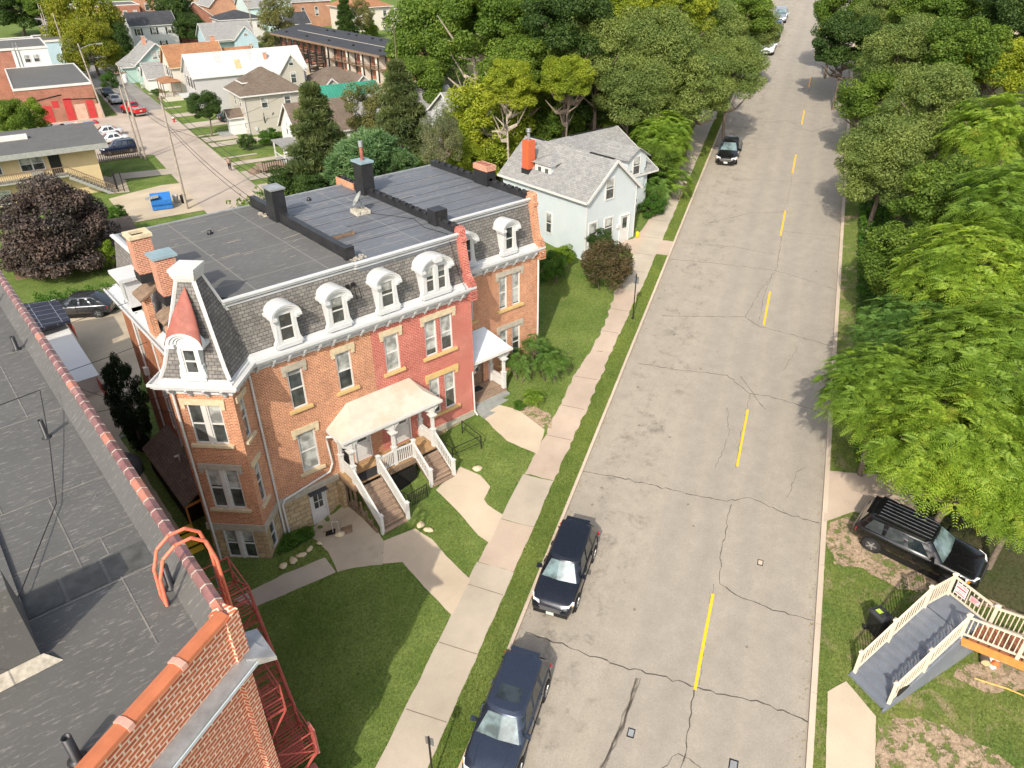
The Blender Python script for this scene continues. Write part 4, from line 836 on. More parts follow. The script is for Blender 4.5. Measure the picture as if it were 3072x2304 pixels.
def post(x, y, half=False):
    b = MB(); s = .07
    b.box(x-.1, y-.1, FZ, x+.1, y+.1, FZ+1.0); b.box(x-.13, y-.13, FZ+1.0, x+.13, y+.13, FZ+1.06); b.box(x-s, y-s, FZ+1.06, x+s, y+s, FZ+1.75)
    for z, w in ((1.75, .1), (1.8, .15), (1.86, .19), (1.92, .13)): b.box(x-w, y-w, FZ+z, x+w, y+w, FZ+z+.055)
    b.box(x-.08, y-.08, FZ+1.97, x+.08, y+.08, 7.1)
    for sx in (-1, 1):
        pr = [(0, 0), (.08, 0), (.12, .12), (.3, .22), (.34, .32), (0, .32)]; v = [(x+sx*(.08+a), y-.03, 6.78+z) for a, z in pr]+[(x+sx*(.08+a), y+.03, 6.78+z) for a, z in pr]; n = 6
        fs = [list(range(n)), list(range(n, 2*n))[::-1]]+[(i, n+i, n+(i+1) % n, (i+1) % n) for i in range(n)]; b.mesh(v, fs if sx > 0 else [g[::-1] for g in fs])
    RPp('porch_post', b, M['white'])
for x, y in ((11.95, 25.62), (14.2, 25.62), (16.5, 25.62), (11.95, 26.78), (16.5, 26.78)): post(x, y)
b = MB()
for x in (11.95, 16.5):
    b.box(x-.04, 25.7, FZ+.62, x+.04, 26.7, FZ+.78); b.box(x-.03, 25.7, FZ+.12, x+.03, 26.7, FZ+.5); b.box(x-.035, 25.7, FZ+.5, x+.035, 26.7, FZ+.54)
    for k in range(9): b.box(x-.02, 25.78+k*.1, FZ+.54, x+.02, 25.8+k*.1, FZ+.62)
RPp('side_panel', b, M['white'])
def rail(p0, p1, n, h=.85, par=None, mat='white', base=.1, top=.07, posts=None, name='railing'):
    b = MB(); p0 = Vector(p0); p1 = Vector(p1); z = Vector((0, 0, 1))
    b.bar(p0+z*h, p1+z*h, .09, top); b.bar(p0+z*base, p1+z*base, .05, .05)
    for k in range(1, n): p = p0.lerp(p1, k/n); b.box(p.x-.02, p.y-.02, p.z+base, p.x+.02, p.y+.02, p.z+h)
    return RPp(name, b, M[mat], par)
def newel(x, y, z, h=1.0, w=.075, mat='white'):
    b = MB(); b.box(x-w, y-w, z-.05, x+w, y+w, z+h); b.box(x-w-.03, y-w-.03, z+h, x+w+.03, y+w+.03, z+h+.04); b.mesh([(x-w, y-w, z+h+.04), (x+w, y-w, z+h+.04), (x+w, y+w, z+h+.04), (x-w, y+w, z+h+.04), (x, y, z+h+.11)], [(0, 1, 4), (1, 2, 4), (2, 3, 4), (3, 0, 4)]); RPp('newel_post', b, M[mat])
def stair(xa, xb, yt, yb, zt, zb, n):
    b = MB(); c = MB()
    for k in range(n):
        y1 = yt+(yb-yt)*k/n; y0 = yt+(yb-yt)*(k+1)/n; z = zt-(zt-zb)*(k+1)/(n+0)
        if k == n-1: z = zb+.1
        b.box(xa, y0-.02, z-.04, xb, y1, z); c.box(xa+.03, y1-.02, z-.001-.0, xb-.03, y1, z+(zt-zb)/n-.04)
    RPp('stair_treads', b, M['deck']); RPp('stair_risers', c, M['deck'])
    c = MB()
    for x in (xa-.03, xb): c.mesh([(x, yt, zt-.05), (x+.03, yt, zt-.05), (x+.03, yb, zb-.02), (x, yb, zb-.02), (x, yt, zt-.4), (x+.03, yt, zt-.4), (x+.03, yb+.25, zb-.05), (x, yb+.25, zb-.05)], [(0, 1, 2, 3), (7, 6, 5, 4), (0, 4, 5, 1), (1, 5, 6, 2), (2, 6, 7, 3), (3, 7, 4, 0)])
    RPp('stringer', c, M['wood'])
zl, zr = ground(12.6, 23.3), ground(16, 24.1)
stair(11.95, 13.2, 25.42, 23.25, FZ, zl, 9); stair(15.3, 16.5, 25.42, 24.0, FZ, zr, 7)
newel(11.9, 23.4, zl-.05, 1.05); newel(13.28, 23.35, zl, 1.05); newel(15.25, 24.2, zr, 1.0); newel(16.55, 24.1, zr, 1.0); newel(13.22, 25.5, FZ, 1.0); newel(15.22, 25.5, FZ, 1.0)
rail((11.9, 25.55, FZ-.02), (11.9, 23.45, zl+.1), 18); rail((13.25, 25.45, FZ-.05), (13.28, 23.4, zl+.1), 18); rail((15.22, 25.45, FZ-.05), (15.25, 24.25, zr+.1), 9); rail((16.53, 25.5, FZ-.02), (16.55, 24.15, zr+.1), 10)
rail((13.3, 25.5, FZ), (14.1, 25.55, FZ), 8); rail((14.3, 25.55, FZ), (15.15, 25.5, FZ), 8)
for x0, y0, w, d in ((12.25, 25.5, 1.25, .62), (14.6, 26.2, .9, .5)):
    b = MB(); b.box(x0, y0, FZ+.003, x0+w, y0+d, FZ+.02); o = b.build('door_mat', M['mat']); tag(o, 'large black mat by the near porch door' if x0 < 13 else 'smaller black mat before the far porch door', 'door mat', 'black mats on the porch')
# well under the porch with stone edge and old timber
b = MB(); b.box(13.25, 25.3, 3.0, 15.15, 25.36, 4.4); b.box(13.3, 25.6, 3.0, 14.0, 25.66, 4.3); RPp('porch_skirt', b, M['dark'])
b = MB(); b.box(11.7, 23.6, 2.5, 11.8, 26.8, 3.1+.25); 
for y in np.arange(24.0, 26.6, .45): b.box(11.7, y, 2.7, 11.78, y+.08, 4.5-(26.6-y)*.0)
b.v = [(x, y, min(z, 3.3+(y-23.4)*.55)) for x, y, z in b.v]; RPp('side_boards', b, M['wood'])
# far unit's porch
p3 = thing('side_porch', 'small corner porch with pale hipped roof and grey steps', 'porch', (21.4, 27.9, 4.3))
PR, PO = p3, Vector(p3.location); F3 = 4.95
b = MB(); b.box(20.2, 27.2, F3-.3, 22.65, 28.58, F3); RPp('porch_floor', b, M['deck'])
b = MB(); 
for k in range(3): b.box(20.25, 27.2-.32*(k+1), ground(21, 27)-.2, 22.6, 27.2-.32*k, F3-.15*(k+1))
RPp('porch_steps', b, M['stepgrey'])
e = [(20.18, 27.1, 7.5), (22.95, 27.1, 7.5), (22.95, 28.58, 7.5), (20.18, 28.58, 7.5)]; b = MB(); r0, r1 = (20.18, 28.56, 8.45), (22.2, 28.56, 8.45); c_ = (21.5, 28.0, 8.1)
b.face([e[0], e[1], r1, r0]); b.face([e[1], e[2], r1]); RPp('porch_roof', b, M['whiteroof'])
b = MB(); b.box(20.18, 27.04, 7.36, 22.99, 27.14, 7.495); b.box(22.89, 27.14, 7.36, 22.99, 28.57, 7.49); b.box(20.2, 27.14, 7.37, 22.89, 28.57, 7.41); RPp('eave_trim', b, M['white'])
FZ_, FZ = FZ, F3
for x, y in ((22.55, 27.35), (22.55, 28.5), (20.3, 27.35)): post(x, y)
b = MB(); x = 22.55; b.box(x-.04, 27.45, F3+.55, x+.04, 28.42, F3+.75); b.box(x-.03, 27.45, F3+.05, x+.03, 28.42, F3+.42); b.box(x-.035, 27.45, F3+.42, x+.035, 28.42, F3+.46)
for k in range(9): b.box(x-.02, 27.5+k*.1, F3+.46, x+.02, 27.52+k*.1, F3+.55)
RPp('side_panel', b, M['white']); FZ = FZ_
b = MB(); b.box(20.7, 28.0, F3+.003, 21.6, 28.4, F3+.05); o = b.build('door_mat', M['mat']); tag(o, 'crumpled black mat on the small corner porch floor', 'door mat')
# satellite dish on concrete blocks
sdish = thing('satellite_dish', 'grey satellite dish on its short mast on the blue grey roof', 'satellite dish', (18.1, 33.2, 14.66))
b = MB(); b.tube((0, 0, .0), (0, 0, .55), .03); b.tube((0, 0, .5), (-.12, -.02, .62), .03); b.build('mast', M['metal'], sdish)
b = MB(); prof = [(.001+.42*k/6, .12*(k/6)**2) for k in range(7)]; v = []; fs = []; n = 16
ax = Vector((-.75, .35, .55)).normalized(); a1 = ax.orthogonal().normalized(); a2 = ax.cross(a1)
for r, h in prof: v += [Vector((-.12, 0, .68))+ax*h+(a1*math.cos(2*math.pi*i/n)+a2*math.sin(2*math.pi*i/n))*r for i in range(n)]
for k in range(6): fs += [(k*n+i, k*n+(i+1) % n, (k+1)*n+(i+1) % n, (k+1)*n+i) for i in range(n)]
b.mesh(v, fs, 0, True); b.build('reflector', M['stepgrey'], sdish); b = MB(); b.bar((-.1, 0, .45), (-.62, .2, .78), .03, .03); b.box(-.68, .16, .74, -.58, .26, .82); b.build('feed_arm', M['metal'], sdish)
k = 0
for i in range(4):
    for j in range(2):
        b = MB(); b.box(-.19, -.09, 0, .19, .09, .03); b.box(-.19, -.09, .03, -.15, .09, .19); b.box(.15, -.09, .03, .19, .09, .19); b.box(-.02, -.09, .03, .02, .09, .19); b.box(-.15, -.09, .03, .15, -.06, .19); b.box(-.15, .06, .03, .15, .09, .19)
        o = b.build('concrete_block', plain('block concrete', (.5, .46, .38), .9) if k == 0 else o.data.materials[0]); o.location = (17.75+.21*j*1.9+.02*i, 32.85+.21*i, 14.655); o.rotation_euler = (0, 0, .03*(i-j)); tag(o, 'hollow concrete block, '+['', 'second', 'third', 'last'][i]*(i > 0)+'nearest the front'*(i == 0)+' in the '+('left', 'right')[j]+' row around the dish mast', 'concrete block', 'concrete blocks around the satellite dish mast'); k += 1
# iron fence by the porch well, handrail at the far stair, boulders, planting strip, drain trap
def iron(name, pts, lab, cat):
    T = thing(name, lab, cat, pts[0]); b = MB(); o = Vector(pts[0]); P = [Vector(p)-o for p in pts]
    for i in range(len(P)-1):
        b.bar(P[i]+Vector((0, 0, .8)), P[i+1]+Vector((0, 0, .8)), .03, .03); b.bar(P[i]+Vector((0, 0, .4)), P[i+1]+Vector((0, 0, .4)), .025, .025)
    b.build('rails', M['black'], T); b = MB()
    for p in P: b.box(p.x-.02, p.y-.02, p.z-.1, p.x+.02, p.y+.02, p.z+.82)
    b.build('posts', M['black'], T); return T, P
g_ = lambda x, y: Vector((x, y, ground(x, y)))
iron('iron_handrail', [g_(17.0, 26.3), g_(17.1, 24.9), g_(18.7, 24.6), g_(18.7, 26.2)], 'black iron handrail around the basement steps right of the porch', 'handrail')
T, P = iron('iron_fence', [g_(13.55, 24.6), g_(13.7, 23.9), g_(14.75, 23.85)], 'black scrolled iron fence leaning between the two porch stairs', 'fence')
b = MB()
for k in range(12):
    p = P[1].lerp(P[2], k/11); b.box(p.x-.012, p.y-.012, p.z, p.x+.012, p.y+.012, p.z+.85)
    c = p+Vector((.04, 0, .55)); b.path([c+Vector((.07*math.cos(t), 0, .07*math.sin(t))) for t in np.linspace(0, 5, 8)], .009, 4)
b.build('scrollwork', M['black'], T)
# ------------------------------------------------------------------ flat-roofed building in the left foreground
def local(T):
    o = Vector(T.location)
    def f(name, b, mat, parent=None, label=None):
        b.v = [(x-o.x, y-o.y, z-o.z) for x, y, z in b.v]; return b.build(name, mat, parent or T, label)
    return f
adj = thing('brick_building', 'flat roofed building with tiled parapet and salmon brick front in the lower left', 'building', (0, 20, 1.5))
A_ = local(adj); sx = SH; tx = TT
fw = lambda s, d, z: st(s, -10.9)+TT*d+Vector((0, 0, z))                # along the street front: s, distance out, height
corner = Vector((2.72, 13.62, 0)); s0 = corner.dot(SH)
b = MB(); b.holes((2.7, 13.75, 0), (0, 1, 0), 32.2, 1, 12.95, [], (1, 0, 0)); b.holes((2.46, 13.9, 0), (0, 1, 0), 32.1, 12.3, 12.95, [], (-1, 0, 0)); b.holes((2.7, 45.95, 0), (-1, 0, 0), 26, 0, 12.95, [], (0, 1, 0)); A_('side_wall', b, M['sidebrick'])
RZ = 12.55
b = MB(); p1 = st(s0-.15, -11.1); p2 = st(s0-20, -11.1)
b.prism([(2.4, 14.0), (2.4, 46), (-24, 46), (-24, p2.y+5), (p2.x, p2.y), (p1.x, p1.y)], RZ-.4, RZ); A_('roof_deck', b, M['roofadj'])
# tile coping along the side parapet
b = MB(); j = MB(); y = 13.75; k = 0; cm = []
while y < 45.6:
    y2 = y+.62; zz = 12.95
    v = [(2.44, y+.01, zz), (2.46, y+.01, zz+.1), (2.6, y+.01, zz+.17), (2.74, y+.01, zz+.09), (2.77, y+.01, zz-.02)]; w = [(a, y2-.02, c) for a, _, c in v]
    b.mesh(v+w, [(i, i+1, 6+i, 5+i) for i in range(4)]+[(0, 5, 9, 4), (4, 3, 2, 1, 0), (5, 6, 7, 8, 9)], 1 if k in (0, 9, 10, 15, 22, 30) else 0)
    v = [(2.435, y2-.02, zz), (2.455, y2-.02, zz+.11), (2.6, y2-.02, zz+.18), (2.75, y2-.02, zz+.1), (2.775, y2-.02, zz-.02)]; w = [(a, y2+.015, c) for a, _, c in v]
    j.mesh(v+w, [(i, i+1, 6+i, 5+i) for i in range(4)]+[(4, 3, 2, 1, 0), (5, 6, 7, 8, 9)])
    y = y2; k += 1
for bb, nm, mt in ((b, 'parapet_coping', [M['coping'], plain('rosy coping tile', (.42, .17, .12), .4, var=.25)]), (j, 'coping_joint', M['mortar'])):
    o = A_(nm, bb, mt)
    for p in o.data.polygons: pass
# flashing strip and patches on the roof
b = MB(); b.mesh([(2.45, 14, RZ+.39), (2.45, 46, RZ+.39), (2.0, 46, RZ+.012), (2.0, 14, RZ+.012)], [(0, 3, 2, 1)]); A_('roof_flashing', b, M['roofadj'])
ln = MB(); dk = MB()
for yy in (17.2, 19.2, 22.1, 27.2, 33.0, 39.0, 44.5): ln.box(-24, yy, RZ+.002, 2.0, yy+.05, RZ+.012)
for yy, x0 in ((14.5, 1.1), (17.3, .4), (22.2, -.8), (27.3, .9), (33.1, .6), (39.1, -.6)): ln.box(x0, yy, RZ+.003, x0+.04, yy+4.8, RZ+.013)
for i, (x0, x1) in enumerate(((.9, 2.0), (-.1, .8), (-1.3, -.2), (-2.4, -1.4))): dk.box(x0, 17.32, RZ+.004, x1, 18.35, RZ+.016)
for k in range(700):
    x, y = rng.uniform(-14, 2.1), rng.uniform(11.5, 45.5); 
    if rng.random() < .55: x = 2.0-abs(rng.gauss(0, 1.3))
    l = rng.uniform(.02, .12); w = rng.uniform(.006, .02); a = rng.gauss(.2, .4); d = Vector((math.cos(a), math.sin(a), 0)); n = Vector((-d.y, d.x, 0)); p = Vector((x, y, RZ+.008))
    if p.dot(TT) > -11.3: continue
    ln.face([p-d*l-n*w, p+d*l-n*w, p+d*l+n*w, p-d*l+n*w])
A_('roof_seam', ln, plain('pale seam tar', (.20, .19, .172), .9, var=.3)); A_('roof_patch', dk, plain('dark patch', (.085, .085, .08), .8, var=.3))
# raised penthouse and its roof at the far left edge
b = MB(); pr = [(15.8, RZ-.1), (15.8, RZ+2.3), (16.65, RZ+2.3), (17.75, RZ+.12), (30, RZ+.12), (30, RZ-.1)]; v = [(-9, y, z) for y, z in pr]+[(-1.06, y, z) for y, z in pr]
b.mesh(v, [(0, 1, 2, 3, 4, 5), (11, 10, 9, 8, 7, 6)]+[(i, 6+i, 6+(i+1) % 6, (i+1) % 6) for i in range(6)]); A_('roof_bulkhead', b, M['roofadj'])
b = MB(); b.mesh([(-9, 15.3, RZ+.01), (-.7, 15.45, RZ+.01), (-1.0, 15.79, RZ+.16), (-9, 15.79, RZ+.16)], [(0, 1, 2, 3)]); A_('roof_flashing', b, plain('pale worn flashing', (.42, .38, .31), .9, var=.3, scale=6))
for (x, y, h, r) in ((2.0, 16.1, .75, .09), (-1.1, 12.6, .75, .1), (2.0, 38.8, .6, .06), (1.7, 33.2, .6, .09), (1.15, 25.6, .7, .08)):
    b = MB(); b.lathe((x, y, RZ), [(r*2, 0), (r*1.6, .03), (r, .06), (r, h), (r*.8, h), (r*.75, h-.1)], 12); A_('vent_pipe', b, M['tar'])
for pts in ([(-14, 22.3, 15.2), (-6, 24.0, 14.6), (1.6, 27.8, 13.2)], [(-2.6, 14.8, 13.4), (-1.0, 18.2, 12.75), (.55, 21.5, 12.68), (1.1, 24.5, 12.9), (1.6, 27.8, 13.2)]):
    b = MB(); b.path(pts, .016, 5); A_('roof_cable', b, M['wire'])
# street front: brick parapet, clay coping, metal cornice ledge, brick wall with corner pilaster
u_ = -SH; Lf = 22
b = MB(); b.obox(st(s0, -10.98)+Vector((0, 0, 11.3)), u_*Lf, TT*.28, Vector((0, 0, 1.75))); b.obox(st(s0+.0, -11.1)+Vector((0, 0, 1)), u_*Lf, TT*.25, Vector((0, 0, 10.3)))
b.obox(st(s0+.22, -11.15)+Vector((0, 0, 11.31)), u_*.42, TT*.52, Vector((0, 0, 1.78))); A_('front_wall', b, M['adjbrick'])
b = MB(); b.obox(st(s0+.16, -11.12)+Vector((0, 0, .9)), u_*.36, TT*.42, Vector((0, 0, 10.3))); A_('corner_pilaster', b, M['adjbrick'])
b = MB(); zc = 13.05
for i in range(14):
    a = st(s0-.05-i*1.55, -10.84); 
    b.mesh([tuple(a+TT*o_-SH*q_+Vector((0, 0, zc+z_))) for q_ in (.02, 1.53) for o_, z_ in ((-.2, 0), (-.17, .1), (0, .16), (.17, .08), (.2, 0))], [(4, 3, 2, 1, 0), (5, 6, 7, 8, 9)]+[(k, k+1, 6+k, 5+k) for k in range(4)]+[(0, 5, 9, 4)], 0)
    b.mesh([tuple(a+TT*o_-SH*q_+Vector((0, 0, zc+z_))) for q_ in (1.44, 1.6) for o_, z_ in ((-.22, -.01), (-.19, .13), (0, .19), (.19, .11), (.22, -.01))], [(4, 3, 2, 1, 0), (5, 6, 7, 8, 9)]+[(k, k+1, 6+k, 5+k) for k in range(4)], 1)
A_('front_coping', b, [M['copingo'], plain('pink collar tile', (.66, .36, .28), .5)])
b = MB(); a = st(s0+.45, -10.75)
b.mesh([tuple(a+TT*o_-SH*q_+Vector((0, 0, z_))) for q_ in (0, Lf) for o_, z_ in ((-.1, 11.62), (.42, 11.5), (.42, 11.38), (-.1, 11.3))], [(0, 1, 2, 3)[::-1], (4, 5, 6, 7), (0, 4, 5, 1), (1, 5, 6, 2), (2, 6, 7, 3), (3, 7, 4, 0)])
b.mesh([(2.7, 13.5, 11.62), (3.35, 13.2, 11.48), (3.35, 14.35, 11.48), (2.7, 14.35, 11.7), (2.7, 13.5, 11.3), (3.35, 13.2, 11.36), (3.35, 14.35, 11.36), (2.7, 14.35, 11.3)], [(0, 1, 2, 3), (7, 6, 5, 4), (0, 4, 5, 1), (1, 5, 6, 2), (2, 6, 7, 3)]); A_('metal_cornice', b, M['metal'])
b = MB(); b.obox(st(s0+.44, -10.335)+Vector((0, 0, 11.34)), u_*Lf, TT*.03, Vector((0, 0, .1))); A_('cornice_lip', b, M['whiteroof'])
b = MB()
for i in range(3): b.obox(st(s0-.6, -10.86)+Vector((0, 0, 8.2-i*1.6)), u_*Lf, TT*.03, Vector((0, 0, .09)))
A_('belt_course', b, M['copingo'])
# fire escape
def fe():
    E = MB(); tr = MB(); x0, x1 = 2.95, 3.75; z = Vector((0, 0, 1))
    levels = [(9.2, 17.2, 18.8), (5.2, 14.4, 15.7), (3.4, 15.8, 17.1)]; x0, x1 = 2.95, 4.1
    for zt, ya, yb in levels:
        for k in range(12): y = ya+(yb-ya)*k/11; tr.box(x0, y-.015, zt-.03, x1, y+.015, zt)
        for x in (x0, x1): E.bar((x, ya, zt-.05), (x, yb, zt-.05), .04, .1)
        for h in (.5, 1.0): E.bar((x1, ya, zt+h), (x1, yb, zt+h), .035, .035)
        for y in (ya, yb): E.bar((x0, y, zt+1), (x1, y, zt+1), .035, .035); E.bar((x0, y, zt+.5), (x1, y, zt+.5), .03, .03); E.bar((x1, y, zt-.05), (x1, y, zt+1), .05, .05, up=(1, 0, 0)); E.bar((x0, y, zt-.05), (x0, y, zt+1), .04, .04, up=(1, 0, 0)); E.bar((x0-.2, y, zt-1.0), (x1, y, zt-.08), .04, .04)
    def flight(ya, za, yb, zb, xa, xb, n=14):
        for x in (xa, xb):
            E.bar((x, ya, za), (x, yb, zb), .035, .16); E.bar((x, ya, za+.95), (x, yb, zb+.95), .035, .035); E.bar((x, ya, za+.55), (x, yb, zb+.55), .02, .02)
            for k in range(0, n+1, 4): y = ya+(yb-ya)*k/n; zz = za+(zb-za)*k/n; E.bar((x, y, zz), (x, y, zz+.95), .025, .025, up=(1, 0, 0))
        for k in range(1, n):
            y = ya+(yb-ya)*k/n; zz = za+(zb-za)*k/n
            for o in (-.1, -.05, 0, .05, .1): tr.box(xa, y+o-.008, zz-.008, xb, y+o+.008, zz+.008)
    flight(17.2, 9.15, 15.5, 5.25, 3.3, 4.1, 14)
    E.bar((x1, 18.8, 9.2), (x1, 17.2, 10.2), .04, .04); E.bar((x1, 14.4, 6.2), (x1, 15.7, 5.25), .04, .04); E.bar((x0, 14.4, 6.2), (x1, 14.4, 5.25), .04, .04)
    for k in range(9): tr.box(2.75, 13.9+k*.12, 8.57, 3.4, 13.92+k*.12, 8.6)
    for h in (0, .5, 1): E.bar((3.4, 13.9, 8.55+h), (3.4, 14.9, 8.55+h), .03, .03); E.bar((2.75, 13.9, 8.55+h), (3.4, 13.9, 8.55+h), .03, .03)
    E.bar((3.4, 13.9, 8.5), (2.75, 13.9, 7.6), .04, .04); E.bar((3.4, 13.9, 8.5), (3.4, 13.9, 9.6), .04, .04, up=(1, 0, 0)); E.bar((3.4, 13.9, 9.55), (3.4, 14.9, 8.55), .03, .03)
    E.bar((x1, 14.4, 5.2), (x0-.2, 14.4, 3.9), .06, .06)
    b = MB(); b.box(3.0, 14.2, 3.3, 4.2, 15.3, 3.38); b.box(x1+.02, 14.42, 5.0, x1+.09, 14.8, 6.2)
    p = A_('fire_escape', E, M['escape']); 
    A_('escape_tread', tr, M['escape'], p); A_('escape_plate', b, plain('pinkish plate', (.50, .17, .14), .5), p)
fe()
b = MB()
for y in (15.5, 15.95):                                                 # two hooped stringers over the parapet
    b.path([(1.7, y, RZ+.02), (1.75, y, RZ+.9), (1.95, y, RZ+1.45), (2.3, y, RZ+1.7), (2.7, y, RZ+1.7), (3.0, y, RZ+1.4), (3.12, y, RZ+.7), (3.15, y, RZ-3.3)], .045, 8)
for z in (12.2, 11.9, 11.6, 12.5): b.tube((3.13, 15.5, z), (3.13, 15.95, z), .02, n=6)
b.bar((1.7, 15.5, RZ+.05), (1.7, 15.95, RZ+.05), .08, .05); A_('hooped_ladder', b, M['hoop'])
b = MB(); b.tube((2.95, 25.3, 4.9), (3.9, 25.3, 4.9), .05, n=6); b.tube((2.95, 25.3, 4.4), (3.9, 25.3, 4.9), .04, n=6); b.tube((2.95, 26.1, 4.9), (3.9, 25.3, 4.9), .04, n=6); A_('wall_bracket', b, M['hoop'])
# lean-to shed and yellow steps in the narrow gap
sh_ = thing('lean_to_shed', 'low shed with brown shingle roof leaning on the side wall in the narrow gap', 'shed', (6, 33, 2.5)); Sx = local(sh_)
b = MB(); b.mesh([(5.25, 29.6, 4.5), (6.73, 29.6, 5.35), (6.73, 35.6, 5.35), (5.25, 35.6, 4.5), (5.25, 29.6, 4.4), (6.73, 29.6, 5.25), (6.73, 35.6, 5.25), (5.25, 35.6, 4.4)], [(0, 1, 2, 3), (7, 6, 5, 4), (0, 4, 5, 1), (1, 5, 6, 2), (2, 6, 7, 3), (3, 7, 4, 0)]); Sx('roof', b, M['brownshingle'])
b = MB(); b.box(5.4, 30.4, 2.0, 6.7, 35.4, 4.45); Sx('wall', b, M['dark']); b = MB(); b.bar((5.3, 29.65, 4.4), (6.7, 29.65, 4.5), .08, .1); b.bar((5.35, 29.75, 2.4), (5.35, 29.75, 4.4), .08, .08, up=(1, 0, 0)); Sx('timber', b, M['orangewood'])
b = MB(); b.tube((6.2, 32.4, 5.0), (6.2, 32.4, 5.4), .05); b.tube((6.2, 32.4, 5.4), (6.0, 32.4, 5.38), .06); Sx('vent_pipe', b, M['white'])
yl = thing('yellow_steps', 'bright yellow wooden steps in the gap beside the bay', 'steps', (5.0, 29, 2.4)); Yx = local(yl)
M['yellow'] = plain('yellow boards', (.72, .50, .04), .6, var=.12)
for i in range(6): b = MB(); b.box(4.55, 27.7+i*.36, 2.35+i*.17, 5.35, 28.03+i*.36, 2.42+i*.17); Yx('step', b, M['yellow'])
b = MB(); b.box(4.5, 27.7, 2.2, 4.54, 29.9, 2.4); b.box(5.36, 27.7, 2.2, 5.4, 29.9, 2.4); Yx('stringer', b, M['yellow'])
b = MB(); b.prism([(2.8, 13.8), (5.3, 27.2), (5.4, 40), (2.8, 40)], lambda x, y: ground(x, y)-.1, lambda x, y: ground(x, y)+.02); tag(b.build('gap_path', M['greypave']), kind='structure')
b = MB(); b.lathe((4.2, 36.2, ground(4.2, 36.2)), [(.95, 0), (.95, .6), (.7, .95), (.3, 1.1), (.01, 1.12)], 20); tag(b.build('water_tank', plain('matt grey tank', (.16, .165, .17), .6)), 'round grey tank top in the gap between the buildings', 'tank')
# ------------------------------------------------------------------ pale clapboard house up the street
wh = thing('clapboard_house', 'pale blue white clapboard house with grey shingle gables and a tall orange chimney', 'house', (38.3, 36, 6.9)); W_ = local(wh)
x0, x1, y0, ye, er, rx, rz = 35.85, 40.9, 34.25, 43.2, 11.45, 38.37, 13.6
def wwin(bd, a, c, z0, z1, o, u, n, pr=None, bld=.4, tm=.09, name='window', six=False):
    """flush framed window on a house wall: frame > glass"""
    u = Vector(u); n = Vector(n); o = Vector(o); f = MB(); P = lambda s, z, d: o+u*s+n*d+Vector((0, 0, z))
    for p in ((a-tm, a, z0-tm, z1+tm), (c, c+tm, z0-tm, z1+tm), (a, c, z0-tm, z0), (a, c, z1, z1+tm), (a, c, (z0+z1)/2-.025, (z0+z1)/2+.025)): f.obox(P(p[0], p[2], 0), u*(p[1]-p[0]), n*.06, Vector((0, 0, p[3]-p[2])))
    if six: f.obox(P((a+c)/2-.015, z0, 0), u*.03, n*.055, Vector((0, 0, z1-z0)))
    W = bd(name, f, M['white'], pr); zb = z1-(z1-z0)*bld; g = MB(); g.face([P(a, z0, .015), P(c, z0, .015), P(c, zb, .015), P(a, zb, .015)]); g.face([P(a, zb, .015), P(c, zb, .015), P(c, z1, .015), P(a, z1, .015)], 1)
    if u.cross(Vector((0, 0, 1))).dot(n) < 0: g.f = [x[::-1] for x in g.f]
    bd('glass', g, [M['glass'], M['blind']], W); return W
b = MB(); v = [(x0, y0, 6.2), (x1, y0, 6.2), (x1, y0, er), (rx, y0, rz-.1), (x0, y0, er)]; v += [(x, ye, z) for x, y, z in v]
b.mesh(v, [(0, 1, 2, 3, 4), (9, 8, 7, 6, 5), (0, 4, 9, 5), (1, 6, 7, 2)]); b.box(40.88, 36.9, 6.2, 45.0, ye, 11.2)
b.face([(45.0, 36.9, 11.2), (45.0, ye+1.0, 11.2), (45.0, 41.0, 13.5)]); b.holes((43.9, 36.75, 0), (1, 0, 0), 1.1, 6.2, 11.3, [], (0, -1, 0)); W_('wall', b, M['white2'])
def slab(pts, th=.1): 
    p = [Vector(x) for x in pts]; b = MB(); n = (p[1]-p[0]).cross(p[2]-p[0]).normalized()
    if n.z < 0: p.reverse(); n = -n
    k = len(p); b.mesh(p+[x-Vector((0, 0, th)) for x in p], [list(range(k)), list(range(k, 2*k))[::-1]]+[(i, k+i, k+(i+1) % k, (i+1) % k) for i in range(k)]); return b
oh = .28; sl_ = (rz-er)/(rx-x0)
for pts in ([(x0-oh, y0-oh, er-oh*sl_), (rx, y0-oh, rz), (rx, ye+oh, rz), (x0-oh, ye+oh, er-oh*sl_)], [(x1+oh, y0-oh, er-oh*sl_), (rx, y0-oh, rz), (rx, ye+oh, rz), (x1+oh, ye+oh, er-oh*sl_)],
            [(38.6, 41.0, rz+.03), (45.9, 41.0, rz+.03), (45.9, 36.45, 11.1), (41.0, 36.45, 11.1), (40.4, 37, 11.5)], [(38.6, 41.0, rz+.03), (45.9, 41.0, rz+.03), (45.9, 45, 11.2), (38.6, 45, 11.2)]):
    W_('roof', slab(pts), M['greyshingle'])
b = MB()
for p, q_ in (((x0-oh, y0-oh-.02, er-oh*sl_), (rx, y0-oh-.02, rz)), ((x1+oh, y0-oh-.02, er-oh*sl_), (rx, y0-oh-.02, rz)), ((45.92, 36.45, 11.08), (45.92, 41, rz)), ((45.92, 45, 11.18), (45.92, 41, rz))): b.bar(Vector(p)-Vector((0, 0, .08)), Vector(q_)-Vector((0, 0, .08)), .05, .2)
b.box(x0-oh-.07, y0-oh, er-oh*sl_-.16, x0-oh-.005, ye+oh, er-oh*sl_-.01); b.box(41.3, 36.4, 10.95, 45.9, 36.44, 11.09); W_('trim', b, M['white'])
b = MB()
